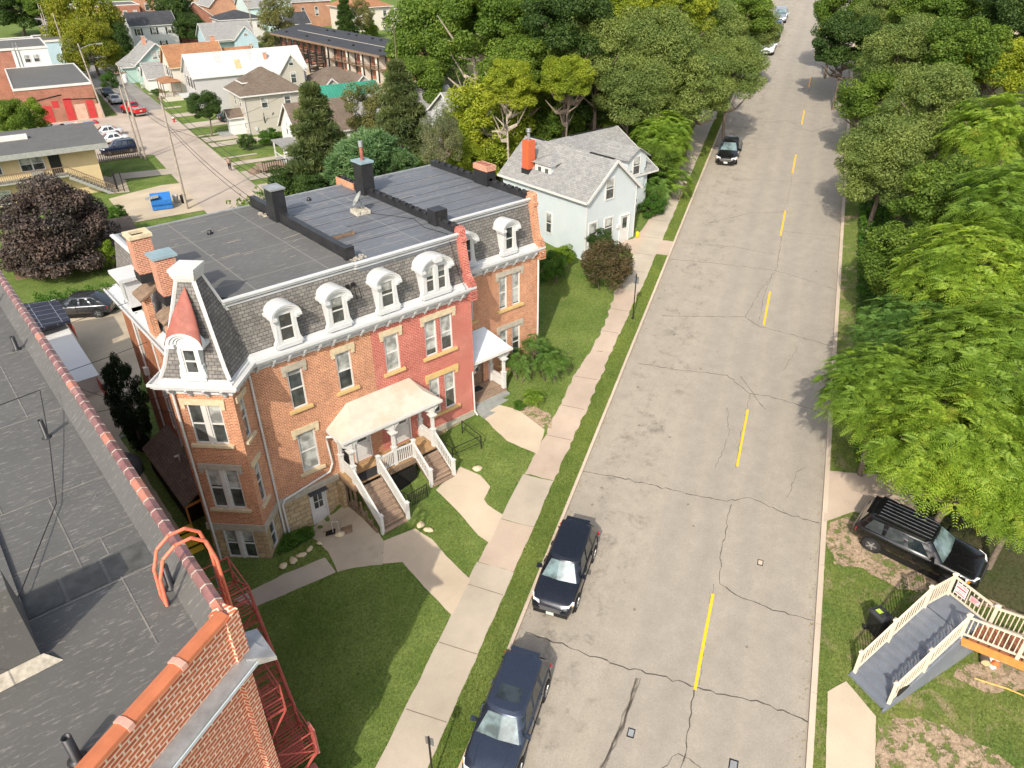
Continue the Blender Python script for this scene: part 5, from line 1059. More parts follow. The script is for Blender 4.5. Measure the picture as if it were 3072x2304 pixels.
for p, q_ in (((rx, 34.3, rz+.015), (rx, 36.6, rz+.015)), ((rx, 41.3, rz+.015), (rx, 43.3, rz+.015)), ((40.6, 41.0, rz+.05), (45.6, 41.0, rz+.05))): b.bar(p, q_, .16, .05)
W_('ridge_vent', b, M['tar'])
b = MB()
for z in (6.2,): b.box(x0-.02, y0-.02, 6.0, x0+.06, y0+.06, er-.1); b.box(x1-.06, y0-.02, 6.0, x1+.02, y0+.06, er-.1)
W_('corner_board', b, M['white'])
for a, c, z0, z1 in ((37.65, 38.4, 10.95, 12.3), (36.15, 36.88, 7.75, 9.5), (37.72, 38.48, 8.15, 9.5)): wwin(W_, a, c, z0, z1, (0, y0, 0), (1, 0, 0), (0, -1, 0))
wwin(W_, 3.5, 4.0, 8.0, 9.4, (x0, y0, 0), (0, 1, 0), (-1, 0, 0))
_L = L; OR = Vector(wh.location)
def RPw(name, b, mat, parent=None, label=None): b.v = [(x-OR.x, y-OR.y, z-OR.z) for x, y, z in b.v]; return b.build(name, mat, parent or wh, label)
RP_s = RP; RP = RPw; door(39.35, 40.22, 7.3, 9.35, y0-.06, 'white', (.25, .75, .55, .93)); RP = RP_s
b = MB(); b.box(38.98, y0-.12, 8.55, 39.2, y0, 8.8); W_('mailbox', b, M['white'])
b = MB(); b.box(39.2, 33.4, 7.0, 40.6, y0, 7.3); W_('door_step', b, M['walkpink'])
# dormers of the pale house
b = MB(); b.box(36.55, 38.6, 11.6, 38.2, 40.3, 12.62); o = W_('dormer', b, M['white2'])
b = MB(); b.mesh([(36.35, 38.4, 12.55), (36.35, 40.5, 12.55), (37.2, 39.45, 13.1), (38.37, 39.45, 13.3), (38.2, 38.3, 12.9), (38.2, 40.6, 12.9)], [(0, 2, 1), (0, 4, 3, 2), (1, 2, 3, 5), (0, 1, 5, 4)]); W_('dormer_roof', b, M['greyshingle'], o)
b = MB(); b.box(36.5, 38.6, 11.55, 36.56, 40.3, 12.6); W_('dormer_face', b, M['white'], o)
for yy in (38.9, 39.65): b = MB(); b.box(36.47, yy, 11.85, 36.51, yy+.3, 12.3); W_('dormer_window', b, M['glass'], o)
b = MB(); v = [(42.3, 36.5, 11.5), (44.4, 36.5, 11.5), (44.4, 36.5, 12.5), (43.35, 36.5, 13.1), (42.3, 36.5, 12.5)]; v += [(x, 39.6, z) for x, y, z in v]; b.mesh(v, [(0, 1, 2, 3, 4), (0, 4, 9, 5), (1, 6, 7, 2)]); b.box(42.9, 36.5, 10.2, 44.3, 36.9, 11.5); o = W_('dormer', b, M['white2'])
for s in (-1, 1): W_('dormer_roof', slab([(43.35, 36.25, 13.17), (43.35+s*1.3, 36.25, 12.4), (43.35+s*1.3, 39.7, 12.4), (43.35, 39.7, 13.17)], .07), M['greyshingle'], o)
wwin(W_, 42.95, 43.65, 11.2, 12.45, (0, 36.49, 0), (1, 0, 0), (0, -1, 0), o)
b = MB(); b.box(36.1, 40.6, 11.5, 36.75, 41.3, 14.0); o = W_('chimney', b, plain('orange painted brick', (.55, .12, .05), .7, var=.15, scale=8)); b = MB(); b.box(36.06, 40.56, 11.3, 36.79, 41.34, 12.0); W_('chimney_base', b, M['tar'], o)
b = MB(); b.tube((36.42, 40.95, 14.0), (36.42, 40.95, 14.6), .11); b.lathe((36.42, 40.95, 14.6), [(.2, 0), (.2, .06), (.1, .09), (.1, .14), (.19, .16), (.19, .2), (.02, .24)], 12); W_('flue_pipe', b, M['metal'], o)
b = MB(); b.box(41.15, 34.9, 7.3, 41.65, 35.5, 8.2); b.box(41.1, 34.85, 8.2, 41.7, 35.55, 8.28); tag(b.build('bin', M['black']), 'black wheeled bin beside the pale clapboard house', 'bin')
b = MB(); b.lathe((40.98, 33.9, ground(41, 33.9)), [(.1, 0), (.13, .1), (.12, .4), (.05, .48)], 10); tag(b.build('hydrant_toy', plain('yellow plastic', (.8, .5, .02), .4)), 'small yellow object at the foot of the pale house corner', 'bottle'); bpy.data.objects['hydrant_toy'].name = 'yellow_bottle'
# ------------------------------------------------------------------ deck stairs on the right
ds = thing('deck_stairs', 'grey painted outdoor stairs with tan vinyl railings in the lower right', 'stairs', (20.9, 4.7, 2.9)); D_ = local(ds)
bd = Vector((.975, -.222, 0)).normalized(); wd_ = Vector((-bd.y, bd.x, 0)); B0 = Vector((20.75, 3.98, 0)); Wd = 1.5; zb = ground(20.9, 4.7)-.02; LZ = 5.05
P = lambda r, w, z: B0+bd*r+wd_*w+Vector((0, 0, z))
n = 12; run = 3.45
b = MB(); sd_ = MB()
for k in range(n): b.obox(P(run*k/n, -.05, zb+(LZ-zb)*(k+1)/n-.17), bd*(run/n+.03), wd_*(Wd+.1), Vector((0, 0, .17)))
b.obox(P(run, -.05, LZ-.15), bd*1.35, wd_*(Wd+.1), Vector((0, 0, .15))); D_('treads', b, M['stairgrey'])
for w in (-.08, Wd+.02): sd_.mesh([tuple(P(r, w+dw, z)) for dw in (0, .06) for r, z in ((-.1, zb-.2), (run, zb-.2), (run+1.3, zb-.2), (run+1.3, LZ-.1), (run, LZ-.1), (-.1, zb+.05))], [(0, 1, 2, 3, 4, 5)[::-1], (6, 7, 8, 9, 10, 11)]+[(i, 6+i, 6+(i+1) % 6, (i+1) % 6)[::-1] for i in range(6)])
D_('skirt', sd_, M['stairgrey'])
def vrail(p, q_, nb, z0=.12, h=.95):
    b = MB(); p = Vector(p); q_ = Vector(q_); Z = Vector((0, 0, 1)); b.bar(p+Z*h, q_+Z*h, .07, .07); b.bar(p+Z*z0, q_+Z*z0, .05, .07)
    for k in range(1, nb): r = p.lerp(q_, k/nb); b.bar(r+Z*z0, r+Z*h, .035, .035, up=(1, 0, 0))
    D_('railing', b, M['tan'])
def vpost(p, h=1.05):
    b = MB(); b.box(p[0]-.06, p[1]-.06, p[2]-.1, p[0]+.06, p[1]+.06, p[2]+h); b.mesh([(p[0]+x, p[1]+y, p[2]+h) for x, y in ((-.09, -.09), (.09, -.09), (.09, .09), (-.09, .09))]+[(p[0]+x, p[1]+y, p[2]+h+.05) for x, y in ((-.09, -.09), (.09, -.09), (.09, .09), (-.09, .09))]+[(p[0], p[1], p[2]+h+.11)], [(3, 2, 1, 0), (0, 1, 5, 4), (1, 2, 6, 5), (2, 3, 7, 6), (3, 0, 4, 7), (4, 5, 8), (5, 6, 8), (6, 7, 8), (7, 4, 8)]); D_('post', b, M['tan'])
zr_ = lambda r: zb+(LZ-zb)*min(1, max(0, r+.15)/run)
for w in (.0, Wd):
    rs = [.25, 1.75, 3.35] if w else [.25, 1.75, 3.35]
    for r in rs: vpost(P(r, w, zr_(r)))
    for r0_, r1_ in zip(rs[:-1], rs[1:]): vrail(P(r0_, w, zr_(r0_)), P(r1_, w, zr_(r1_)), 11)
vpost(P(4.7, Wd, LZ)); vrail(P(3.35, Wd, LZ), P(4.7, Wd, LZ), 9); c1 = P(4.7, Wd, LZ); c2 = Vector((25.2, 2.75, LZ)); vpost(c2); vrail(c1, c2, 10)
e1 = Vector((25.35, -1.5, LZ+1.15)); vrail(c2, e1, 30); n0_ = P(3.35, 0, LZ); e2_ = Vector((24.1, -1.5, LZ+1.15)); vrail(n0_, e2_, 30); vpost(Vector((24.05, 1.5, LZ+.38)))
b = MB(); c = MB()
for k in range(14):
    y = 3.0-k*.33; z = LZ-.02+k*.085; b.box(24.06, y-.33, z-.04, 25.2, y, z)
    c.mesh([(24.0, y, z-.04), (24.0, y-.33, z-.04), (24.0, y-.33, z+.06), (24.05, y, z-.04), (24.05, y-.33, z-.04), (24.05, y-.33, z+.06)], [(0, 2, 1), (3, 4, 5), (0, 3, 5, 2), (0, 1, 4, 3), (1, 2, 5, 4)])
c.bar((24.0, 3.15, LZ-.22), (24.0, -1.6, LZ+.95), .05, .34); c.bar((25.25, 3.0, LZ-.22), (25.25, -1.6, LZ+.95), .05, .34); D_('stringer', c, M['orangewood']); D_('upper_treads', b, plain('reddish timber', (.33, .13, .07), .7, var=.3, scale=6))
b = MB(); b.obox(P(.5, -.02, zb+.45), bd*.55, wd_*-.04, Vector((0, 0, .34))); D_('vent_plate', b, M['black'])
# notices on the landing rail
def text(body, size, loc, rot, mat, name, parent=None):
    cu = bpy.data.curves.new(name, 'FONT'); cu.body = body; cu.size = size; cu.align_x = 'CENTER'; cu.align_y = 'CENTER'; cu.extrude = .001; tmp = bpy.data.objects.new('tmp', cu); COL.objects.link(tmp)
    dg = bpy.context.evaluated_depsgraph_get(); me = bpy.data.meshes.new_from_object(tmp.evaluated_get(dg)); bpy.data.objects.remove(tmp)
    o = bpy.data.objects.new(name, me); me.materials.clear(); me.materials.append(mat); COL.objects.link(o)
    if parent: o.parent = parent
    o.matrix_local = Matrix.Translation(Vector(loc)) @ rot; return o
M['signwhite'] = plain('sign white', (.80, .80, .78), .4, var=.03); M['signred'] = plain('sign red', (.60, .03, .05), .5, var=.05); M['signblack'] = plain('sign black ink', (.05, .05, .06), .6)
dr = (c2-c1).normalized(); nn = Vector((-dr.y, dr.x, 0)); nn = nn if nn.dot(Vector((-1, -.2, 0))) > 0 else -nn
Zv = Vector((0, 0, 1)); xx = Zv.cross(nn).normalized()
xx = -nn.cross(Zv).normalized(); rotm = Matrix((( xx.x, 0, nn.x, 0), (xx.y, 0, nn.y, 0), (0, 1, 0, 0), (0, 0, 0, 1)))
rotm = Matrix(((xx.x, 0, nn.x, 0), (xx.y, 0, nn.y, 0), (xx.z, 1, nn.z, 0), (0, 0, 0, 1)))
if rotm.to_3x3().determinant() < 0: xx = -xx; rotm = Matrix(((xx.x, 0, nn.x, 0), (xx.y, 0, nn.y, 0), (0, 1, 0, 0), (0, 0, 0, 1)))
s1 = thing('notice_sign', 'white notice with red POSTED heading tied to the tan landing rail', 'sign', c1+dr*.42+Zv*.62+nn*.06)
b = MB(); b.obox(Vector((0, 0, 0))-xx*.23-Zv*.26, xx*.46, nn*.012, Zv*.52); b.build('panel', M['signwhite'], s1)
text('POSTED', .115, nn*.02+Zv*.19, rotm, M['signred'], 'heading', s1); b = MB(); b.obox(-xx*.19+Zv*.045+nn*.013, xx*.38, nn*.004, Zv*.055); b.obox(-xx*.19-Zv*.20+nn*.013, xx*.38, nn*.004, Zv*.035); b.build('red_bars', M['signred'], s1)
text('NO TRESPASSING', .048, nn*.02-Zv*.03, rotm, M['signblack'], 'lettering', s1); text('KEEP OUT', .05, nn*.02-Zv*.11, rotm, M['signblack'], 'lettering', s1)
s2 = thing('notice_sign', 'smaller pink and white notice right of the larger one on the landing rail', 'sign', c1+dr*.98+Zv*.62+nn*.06)
b = MB(); b.obox(-xx*.19-Zv*.13, xx*.38, nn*.012, Zv*.26); b.build('panel', plain('pink white sign', (.80, .62, .62), .5), s2); b = MB(); b.obox(-xx*.19+Zv*.13, xx*.1, nn*.012, Zv*.06); b.obox(xx*.09+Zv*.13, xx*.1, nn*.012, Zv*.06); b.build('clips', M['black'], s2)
b = MB()
for i in range(4): b.obox(-xx*.15+Zv*(.07-.05*i)+nn*.013, xx*(.3-.03*i), nn*.004, Zv*.018)
b.build('red_lines', M['signred'], s2)
# bin, bag, log, hose
bn = thing('wheelie_bin', 'black wheeled rubbish bin with green label on the grass beside the grey stairs', 'bin', (23.45, 5.75, ground(23.45, 5.75)), R(-20))
b = MB(); v = [(-.22, -.25, .05), (.22, -.25, .05), (.22, .22, .05), (-.22, .22, .05), (-.28, -.33, 1.0), (.28, -.33, 1.0), (.28, .3, 1.0), (-.28, .3, 1.0)]; b.mesh(v, [(3, 2, 1, 0), (4, 5, 6, 7), (0, 1, 5, 4), (1, 2, 6, 5), (2, 3, 7, 6), (3, 0, 4, 7)]); b.build('body', M['black'], bn)
b = MB(); b.box(-.31, -.36, 1.0, .31, .36, 1.05); b.mesh([(-.27, -.32, 1.05), (.27, -.32, 1.05), (.27, .3, 1.05), (-.27, .3, 1.05), (-.2, -.22, 1.11), (.2, -.22, 1.11), (.2, .2, 1.11), (-.2, .2, 1.11)], [(4, 5, 6, 7), (0, 1, 5, 4), (1, 2, 6, 5), (2, 3, 7, 6), (3, 0, 4, 7)]); lid = b.build('lid', plain('bin lid', (.045, .047, .05), .35), bn)
b = MB(); b.box(-.14, -.02, 1.111, .06, .2, 1.115); b.build('label', plain('lime label', (.45, .6, .08), .5), lid)
for s in (-1, 1): b = MB(); b.tube((s*.24, .3, .1), (s*.3, .3, .1), .1, n=12); b.build('wheel', M['rubber'], bn)
bg = thing('cement_bag', 'torn red white and black cement bag slumped on the bare soil', 'bag', (25.5, 2.2, ground(25.5, 2.2)+.02), R(35))
def blob(rx_, ry_, rz_, amp, seed, n=14, m=8, flat=.35):
    b = MB(); r = random.Random(seed); v = []; ph = [r.uniform(0, 6) for _ in range(6)]
    for i in range(m+1):
        t = math.pi*i/m
        for k in range(n):
            a = 2*math.pi*k/n; d = 1+amp*(math.sin(2*a+ph[0]+t)*.5+math.sin(3*a+ph[1]-2*t)*.3+math.sin(5*a+ph[2]+t*3)*.2)
            z = math.cos(t); v.append((rx_*d*math.sin(t)*math.cos(a), ry_*d*math.sin(t)*math.sin(a), rz_*max(z, -flat)*(1+amp*.4*math.sin(3*a+ph[3]))))
    b.mesh(v, [(i*n+k, i*n+(k+1) % n, (i+1)*n+(k+1) % n, (i+1)*n+k)[::-1] for i in range(m) for k in range(n)], 0, True); return b
b = blob(.38, .24, .16, .35, 3); b.build('sack', M['signwhite'], bg); b = blob(.16, .2, .15, .3, 4); b.v = [(x*.9-.2, y, z+.03) for x, y, z in b.v]; b.build('sack_print', plain('orange print', (.75, .18, .05), .5), bg); b = blob(.12, .15, .15, .3, 5); b.v = [(x+.08, y-.03, z+.045) for x, y, z in b.v]; b.build('sack_print', M['signblack'], bg)
lg = thing('log_slice', 'short cut log lying beside the torn cement bag', 'log', (25.15, 2.35, ground(25.1, 2.4)), R(20)); b = MB(); b.tube((-.1, 0, .16), (.22, .05, .14), .17, .16, 14); b.build('bark', M['trunk'], lg); b = MB(); b.tube((-.108, -.001, .16), (-.1, 0, .16), .15, .15, 14); b.build('cut_face', plain('cut wood', (.5, .36, .2), .8), lg)
b = MB(); b.path([(24.3, 2.35, ground(24.3, 2.3)+.03), (24.5, 1.9, ground(24.5, 1.9)+.03), (24.75, 1.4, ground(24.7, 1.4)+.03), (24.95, .7, ground(25, .7)+.03), (25.1, -.5, ground(25, -.5)+.03)], .03, 6); tag(b.build('orange_pole', plain('orange pole', (.72, .42, .12), .6)), 'thin orange tan pole lying on the grass at the right edge', 'pole')
# ------------------------------------------------------------------ street signs
def signpost(base, h, lab, w=.32, hh=.46, top=2.5, facing=None, grp=None):
    T = thing('street_sign', lab, 'street sign', base, 0, grp); b = MB(); b.box(-.03, -.02, -.1, .03, .02, h); b.box(-.06, -.05, -.02, .06, .05, .12); b.build('post', M['black'], T)
    d = SH; b = MB(); p = Vector((0, 0, top)); e = TT; b.obox(p-e*w/2+d*.03-Vector((0, 0, hh/2)), e*w, d*.012, Vector((0, 0, hh))); b.build('plate', plain('sign back', (.20, .21, .22), .4, metal=.5), T); return T
P_ = at(1898, 957); signpost(P_, 3.05, 'tall dark sign post with grey plate beside the pinkish walk up the street', top=2.65)
P_ = at(1300, 2345); signpost(P_, 2.6, 'grey street sign post cut by the bottom edge between walk and kerb', w=.3, hh=.4, top=2.3)
# ------------------------------------------------------------------ vehicles
def paint(name, col, metal=.3, rough=.25):
    m, nt, b = _mat(name); b.inputs['Base Color'].default_value = (*col, 1); b.inputs['Metallic'].default_value = metal; b.inputs['Roughness'].default_value = rough
    b.inputs['Coat Weight'].default_value = .8; b.inputs['Coat Roughness'].default_value = .05
    f = _noise(nt, _world(nt), 3, 5); nt.links.new(_ramp(nt, f, [(.3, rough*.8), (.75, min(1, rough*1.5))]), b.inputs['Roughness']); return m
M['lampglass'] = plain('lamp glass', (.75, .78, .80), .1, var=.1, spec=.8); M['redlamp'] = plain('red lamp', (.55, .02, .03), .15, spec=.8); M['amber'] = plain('amber lamp', (.9, .3, .02), .2); M['grille'] = plain('grille', (.10, .10, .105), .3, metal=.5); M['chrome'] = plain('chrome', (.6, .6, .62), .15, metal=1, var=.05); M['plate'] = plain('number plate', (.6, .66, .6), .5, var=.15)
M['seat'] = plain('grey seat cloth', (.13, .12, .11), .9)
def car(label, cat, P, head, Lc=4.6, Wc=1.85, Hc=1.65, kind='suv', col=(.02, .02, .025), metal=.3, rim=.3, roofrails=False, sunroof=False, name='parked_car', group=None, parts=True, ground_fix=True, rr=.35, glasscol=None):
    """front of the car points along +x locally; head = heading angle in world; P = centre on the ground"""
    T = thing(name, label, cat, P, head, group)
    # pitch/roll with the ground
    if ground_fix:
        X_ = Vector((math.cos(head), math.sin(head), 0)); Y_ = Vector((-X_.y, X_.x, 0)); gz = lambda v: ground(P[0]+v.x, P[1]+v.y)
        ex = Vector((X_.x, X_.y, (gz(X_*1.3)-gz(-X_*1.3))/2.6)).normalized(); ey = Vector((Y_.x, Y_.y, (gz(Y_*.8)-gz(-Y_*.8))/1.6)).normalized(); ez = ex.cross(ey).normalized(); ey = ez.cross(ex)
        T.rotation_euler = Matrix(((ex.x, ey.x, ez.x), (ex.y, ey.y, ez.y), (ex.z, ey.z, ez.z))).to_euler()
    hl, hw = Lc/2, Wc/2; pm = paint('paint '+label[:24], col, metal)
    hood = {'suv': .62, 'wagon': .62, 'sedan': .56, 'pickup': .66}[kind]*Hc; belt = hood+.04*Hc; roof = Hc
    # stations: x, halfwidth, top z, bottom z
    if kind == 'sedan': ST = [(-hl, .72, .50, .30), (-hl+.1, .86, .60, .24), (-hl+.45, .95, .655, .2), (-hl*.5, .99, .66, .2), (0, 1, .64, .2), (hl*.42, 1, .63, .2), (hl-.75, .975, .585, .2), (hl-.28, .92, .53, .2), (hl-.06, .8, .46, .22), (hl, .66, .36, .26)]
    elif kind == 'pickup': ST = [(-hl, .93, .60, .34), (-hl+.06, .97, .62, .3), (-hl*.5, 1, .62, .27), (0, 1, .64, .27), (hl*.4, 1, .64, .27), (hl-.7, .98, .62, .27), (hl-.2, .94, .60, .27), (hl, .86, .5, .3)]
    else: ST = [(-hl, .86, .50, .26), (-hl+.08, .94, .60, .22), (-hl+.4, .98, .64, .2), (-hl*.4, 1, .64, .2), (0, 1, .635, .2), (hl*.38, 1, .635, .2), (hl-.8, .985, .60, .2), (hl-.28, .95, .565, .2), (hl-.05, .86, .5, .22), (hl, .76, .38, .26)]
    b = MB(); rings = []
    for x, w, t, bo in ST:
        w *= hw; t *= Hc; bo *= Hc
        s = [(0, bo), (w*.86, bo), (w*.97, bo+.1), (w, bo+(t-bo)*.45), (w*.985, t-.16), (w*.95, t-.05), (w*.84, t), (w*.45, t+.018), (0, t+.028)]
        rings.append([(x, y, z) for y, z in s]+[(x, -y, z) for y, z in s[-2:0:-1]])
    n = len(rings[0])
    for i in range(len(rings)-1): b.mesh(rings[i]+rings[i+1], [(k, (k+1) % n, n+(k+1) % n, n+k) for k in range(n)], 0, True)
    b.mesh(rings[0], [list(range(n))]); b.mesh(rings[-1], [list(range(n))[::-1]])
    body = b.build('body', pm, T); me = body.data; bm = bmesh.new(); bm.from_mesh(me); bmesh.ops.remove_doubles(bm, verts=bm.verts, dist=.002); bmesh.ops.recalc_face_normals(bm, faces=bm.faces); bm.to_mesh(me); bm.free()
    # cabin
    if kind == 'sedan': xb0, xb1, xt0, xt1 = -hl+.62, hl*.47, -hl*.42, hl*.10
    elif kind == 'pickup': xb0, xb1, xt0, xt1 = -.55, hl*.42, -.35, hl*.17
    elif kind == 'wagon': xb0, xb1, xt0, xt1 = -hl+.12, hl*.42, -hl*.55, hl*.12
    else: xb0, xb1, xt0, xt1 = -hl+.1, hl*.44, -hl+.42, hl*.15
    zb, zt = hood-.02, roof-.03; wb, wt = hw*.93, hw*.72
    z0 = zb; sec = lambda f: (xb0+(xt0-xb0)*f, xb1+(xt1-xb1)*f, wb+(wt-wb)*f, zb+(zt-zb)*f)
    b = MB()
    prof = [(0, 0), (.5, .02), (.85, .0), (.95, .03), (1, .1)]
    rows = []
    for f, cr in prof:
        x0, x1, w, z = sec(f); cr_ = .1+.15*f; 
        if f == 1: x0 += .08; x1 -= .1; w -= .05; z += .02
        rows.append([(x0, -w+cr_, z), (x0+cr_*.6, -w, z), (x1-cr_*.8, -w, z), (x1, -w+cr_, z), (x1+.05*(1-f)+.03, 0, z), (x1, w-cr_, z), (x1-cr_*.8, w, z), (x0+cr_*.6, w, z), (x0, w-cr_, z), (x0-.03, 0, z)])
    k = 10
    for i in range(len(rows)-1): b.mesh(rows[i]+rows[i+1], [(j, (j+1) % k, k+(j+1) % k, k+j) for j in range(k)], 0, True)
    rt = rows[-1]; xm0 = min(p[0] for p in rt); xm1 = max(p[0] for p in rt); rc = [(x, y*.55, z+.025) for x, y, z in rt]; rc = [((x-(xm0+xm1)/2)*.8+(xm0+xm1)/2, y, z) for x, y, z in rc]
    b.mesh(rt+rc, [(j, (j+1) % k, k+(j+1) % k, k+j) for j in range(k)]+[list(range(k, 2*k))], 0, True); b.build('cabin', pm, T)
    # glass: windscreen, rear window, side windows (inset quads standing 6 mm proud)
    def pane(nm, pts, mat): g = MB(); g.face(pts); return g.build(nm, mat, T)
    gl = glasscol or M['carglass']
    def P3(f, side, along, end=None):                                # point on the cabin skin
        x0, x1, w, z = sec(f); return (x0+(x1-x0)*along, side*(w+.008), z)
    o = .035
    fx = lambda f, y, e: ((sec(f)[1]+.05*(1-abs(y)/(wb))*1.0+.012) if e > 0 else (sec(f)[0]-.03*(1-abs(y)/wb)-.012), y*(sec(f)[2]-.13)/(wb-.13), sec(f)[3])
    def screen(nm, e, f0, f1, mat):
        g = MB(); N = 6; ys = [-(wb-.13)+2*(wb-.13)*i/N for i in range(N+1)]; v = []
        for f in (f0, (f0+f1)/2, f1):
            x0, x1, w, z = sec(f); cr_ = .1+.15*f
            for y in ys:
                yy = y*(w-cr_*.8)/(wb-.13); t_ = abs(yy)/max(.1, w-cr_); bow = (.05*(1-f)+.03) if e > 0 else -.03
                x = (x1 if e > 0 else x0)+bow*(1-min(1, t_)); v.append((x+e*.014, yy, z+.006))
        m_ = N+1; fs = [(r*m_+i, r*m_+i+1, (r+1)*m_+i+1, (r+1)*m_+i) for r in range(2) for i in range(N)]; g.mesh(v, fs if e > 0 else [q_[::-1] for q_ in fs], 0, True); return g.build(nm, mat, T)
    screen('windscreen', 1, .06, .90, M['palegl'] if parts and kind != 'pickup' else gl); screen('rear_window', -1, .22, .88, gl)
    if kind == 'pickup': cuts = [(.12, .50), (.54, .84)]
    elif kind == 'sedan': cuts = [(.14, .44), (.48, .80)]
    else: cuts = [(.09, .30), (.34, .58), (.62, .86)]
    for s in (-1, 1):
        for a, c in cuts:
            pts = [P3(.12, s, a), P3(.12, s, c), P3(.86, s, c-.02), P3(.86, s, a+.02)]; pane('side_window', pts if s < 0 else pts[::-1], gl)
    # wheels with arches
    wx = (hl-.92, -hl+.95) if kind != 'pickup' else (hl-1.0, -hl+1.2)
    for x in wx:
        for s in (-1, 1):
            a = MB(); a.tube((x, s*(hw-.32), rr+.02), (x, s*(hw-.002), rr+.02), rr+.07, n=20); a.build('wheel_arch', M['dark'], T)
            w_ = MB(); w_.tube((x, s*(hw-.25), rr), (x, s*(hw+.006), rr), rr, n=22); W = w_.build('wheel', M['rubber'], T)
            r_ = MB(); r_.tube((x, s*(hw+.004), rr), (x, s*(hw+.012), rr), rr*.62, n=18)
            R_ = r_.build('rim', M['grille'], W); q_ = MB()
            for j in range(5): t_ = j*2*math.pi/5; q_.bar((x, s*(hw+.018), rr), (x+rr*.6*math.cos(t_), s*(hw+.018), rr+rr*.6*math.sin(t_)), .05, .012, up=(0, 1, 0))
            q_.tube((x, s*(hw+.01), rr), (x, s*(hw+.03), rr), .07, n=10); q_.build('spokes', M['rim'], W)
    b = MB(); b.box(-hl+.5, -hw+.06, .12, hl-.5, hw-.06, .3*Hc*.9); b.build('underbody', M['dark'], T)
    # lamps, grille, plates, mirrors, handles, trims
    for s in (-1, 1):
        g = MB(); g.obox((hl-.32, s*(hw*.66)-.0, hood*.72), (.3, s*-.14, -.0), (-.12, s*.30, .02), (-.06, 0, .17)); g.build('headlight', M['lampglass'], T)
        g = MB(); g.obox((hl-.36, s*(hw-.15), hood*.73), (.1, 0, 0), (-.06, s*.1, 0), (0, 0, .12)); g.build('indicator', M['amber'], T)
        zl = belt*.66
        g = MB(); g.obox((-hl+.03, s*(hw*(.74 if kind != 'sedan' else .58)), zl), (.14, s*.19, 0), (0, s*.06, 0), (.02, 0, .2)); g.build('tail_light', M['redlamp'], T)
        g = MB(); xm = xb1-.42; g.mesh([(xm, s*(hw-.07), belt+.02), (xm+.1, s*(hw-.07), belt+.02), (xm+.16, s*(hw+.17), belt+.02), (xm-.0, s*(hw+.17), belt+.02), (xm, s*(hw-.05), belt+.16), (xm+.06, s*(hw-.05), belt+.16), (xm+.1, s*(hw+.15), belt+.17), (xm-.0, s*(hw+.15), belt+.17)], [(3, 2, 1, 0), (4, 5, 6, 7), (0, 1, 5, 4), (1, 2, 6, 5), (2, 3, 7, 6), (3, 0, 4, 7)]); g.build('mirror', pm, T)
        if parts:
            g = MB(); 
            for a in (.42, .72): x = xb0+(xb1-xb0)*a-.12; g.box(x, s*(hw*.985) if s > 0 else s*(hw*.985)-.03, belt-.2, x+.2, (s*hw*.985)+(.03 if s > 0 else 0), belt-.16)
            g.build('door_handles', M['chrome'] if col[0] > .02 else pm, T)
            g = MB(); 
            for a in (.10, .385, .66): x = xb0+(xb1-xb0)*a; g.box(x, min(s*(hw*.97), s*(hw+.004)), .3*Hc, x+.012, max(s*(hw*.97), s*(hw+.004)), belt-.1)
            g.build('door_seams', M['dark'], T)
            if roofrails: g = MB(); g.bar((xt0+.15, s*(wt-.12), roof+.06), (xt1-.25, s*(wt-.12), roof+.06), .04, .035); g.build('roof_rail', M['black'], T)
    g = MB(); g.box(hl-.08, -hw*.48, hood*.56, hl+.012, hw*.48, hood*.80); G_ = g.build('grille', M['grille'], T)
    g = MB()
    for z in (.60, .68, .76): g.box(hl+.013, -hw*.46, hood*z, hl+.024, hw*.46, hood*z+.02)
    g.build('grille_bars', M['chrome'], G_)
    g = MB(); g.box(hl+.0, -.16, hood*.38, hl+.03, .16, hood*.38+.15); g.box(-hl-.02, -.16, hood*.62, -hl+.04, .16, hood*.62+.15); g.build('number_plates', M['plate'], T)
    g = MB(); g.box(hl-.2, -hw*.8, .2*Hc, hl+.0, hw*.8, .27*Hc); g.build('bumper', M['black'], T)
    if parts:
        g = MB(); g.bar((xb1+.0, -.5, zb+.05), (xb1+.09, .1, zb+.03), .02, .02); g.bar((xb1+.0, .05, zb+.05), (xb1+.09, .6, zb+.03), .02, .02); g.build('wipers', M['black'], T)
        g = MB()
        for s in (-1, 1): g.bar((xb1+.1, s*hw*.62, zb+.02), (hl-.3, s*hw*.5, hood-.06), .012, .02)
        g.build('hood_crease', M['black'], T)
    if kind == 'suv' and parts:
        g = MB(); g.box(xt0-.14, -wt*.8, roof-.06, xt0+.1, wt*.8, roof-.03); g.build('spoiler', pm, T)
    if sunroof: g = MB(); xs = xt1-.35; g.mesh([(xs-.62, -.42, roof+.02), (xs-.05, -.45, roof+.012), (xs-.05, .45, roof+.012), (xs-.62, .42, roof+.02)], [(0, 1, 2, 3)]); g.v = [(x, y, z+.006) for x, y, z in g.v]; g.build('sunroof', M['carglass'], T)
    if kind == 'pickup':
        g = MB(); g.box(-hl+.12, -hw+.16, Hc*.62, -.65, hw-.16, Hc*.63+.01); g.build('bed_cover', M['stepgrey'], T); g = MB(); g.box(-hl-.04, -hw*.9, .3, -hl+.12, hw*.9, .5); g.build('bumper', M['chrome'], T)
    return T
sa = math.atan2(SH.y, SH.x)                                            # uphill along the street
def onroad(s, t): p = st(s, t); return (p.x, p.y, plane(p.x, p.y))
car('black boxy suv parked at the left kerb with dark navy sheen, nearer the porch', 'suv', onroad(22.15, -6.0), sa+math.pi, 4.45, 1.82, 1.72, 'suv', (.008, .011, .02), .3, group='cars parked along the left kerb', rr=.35)
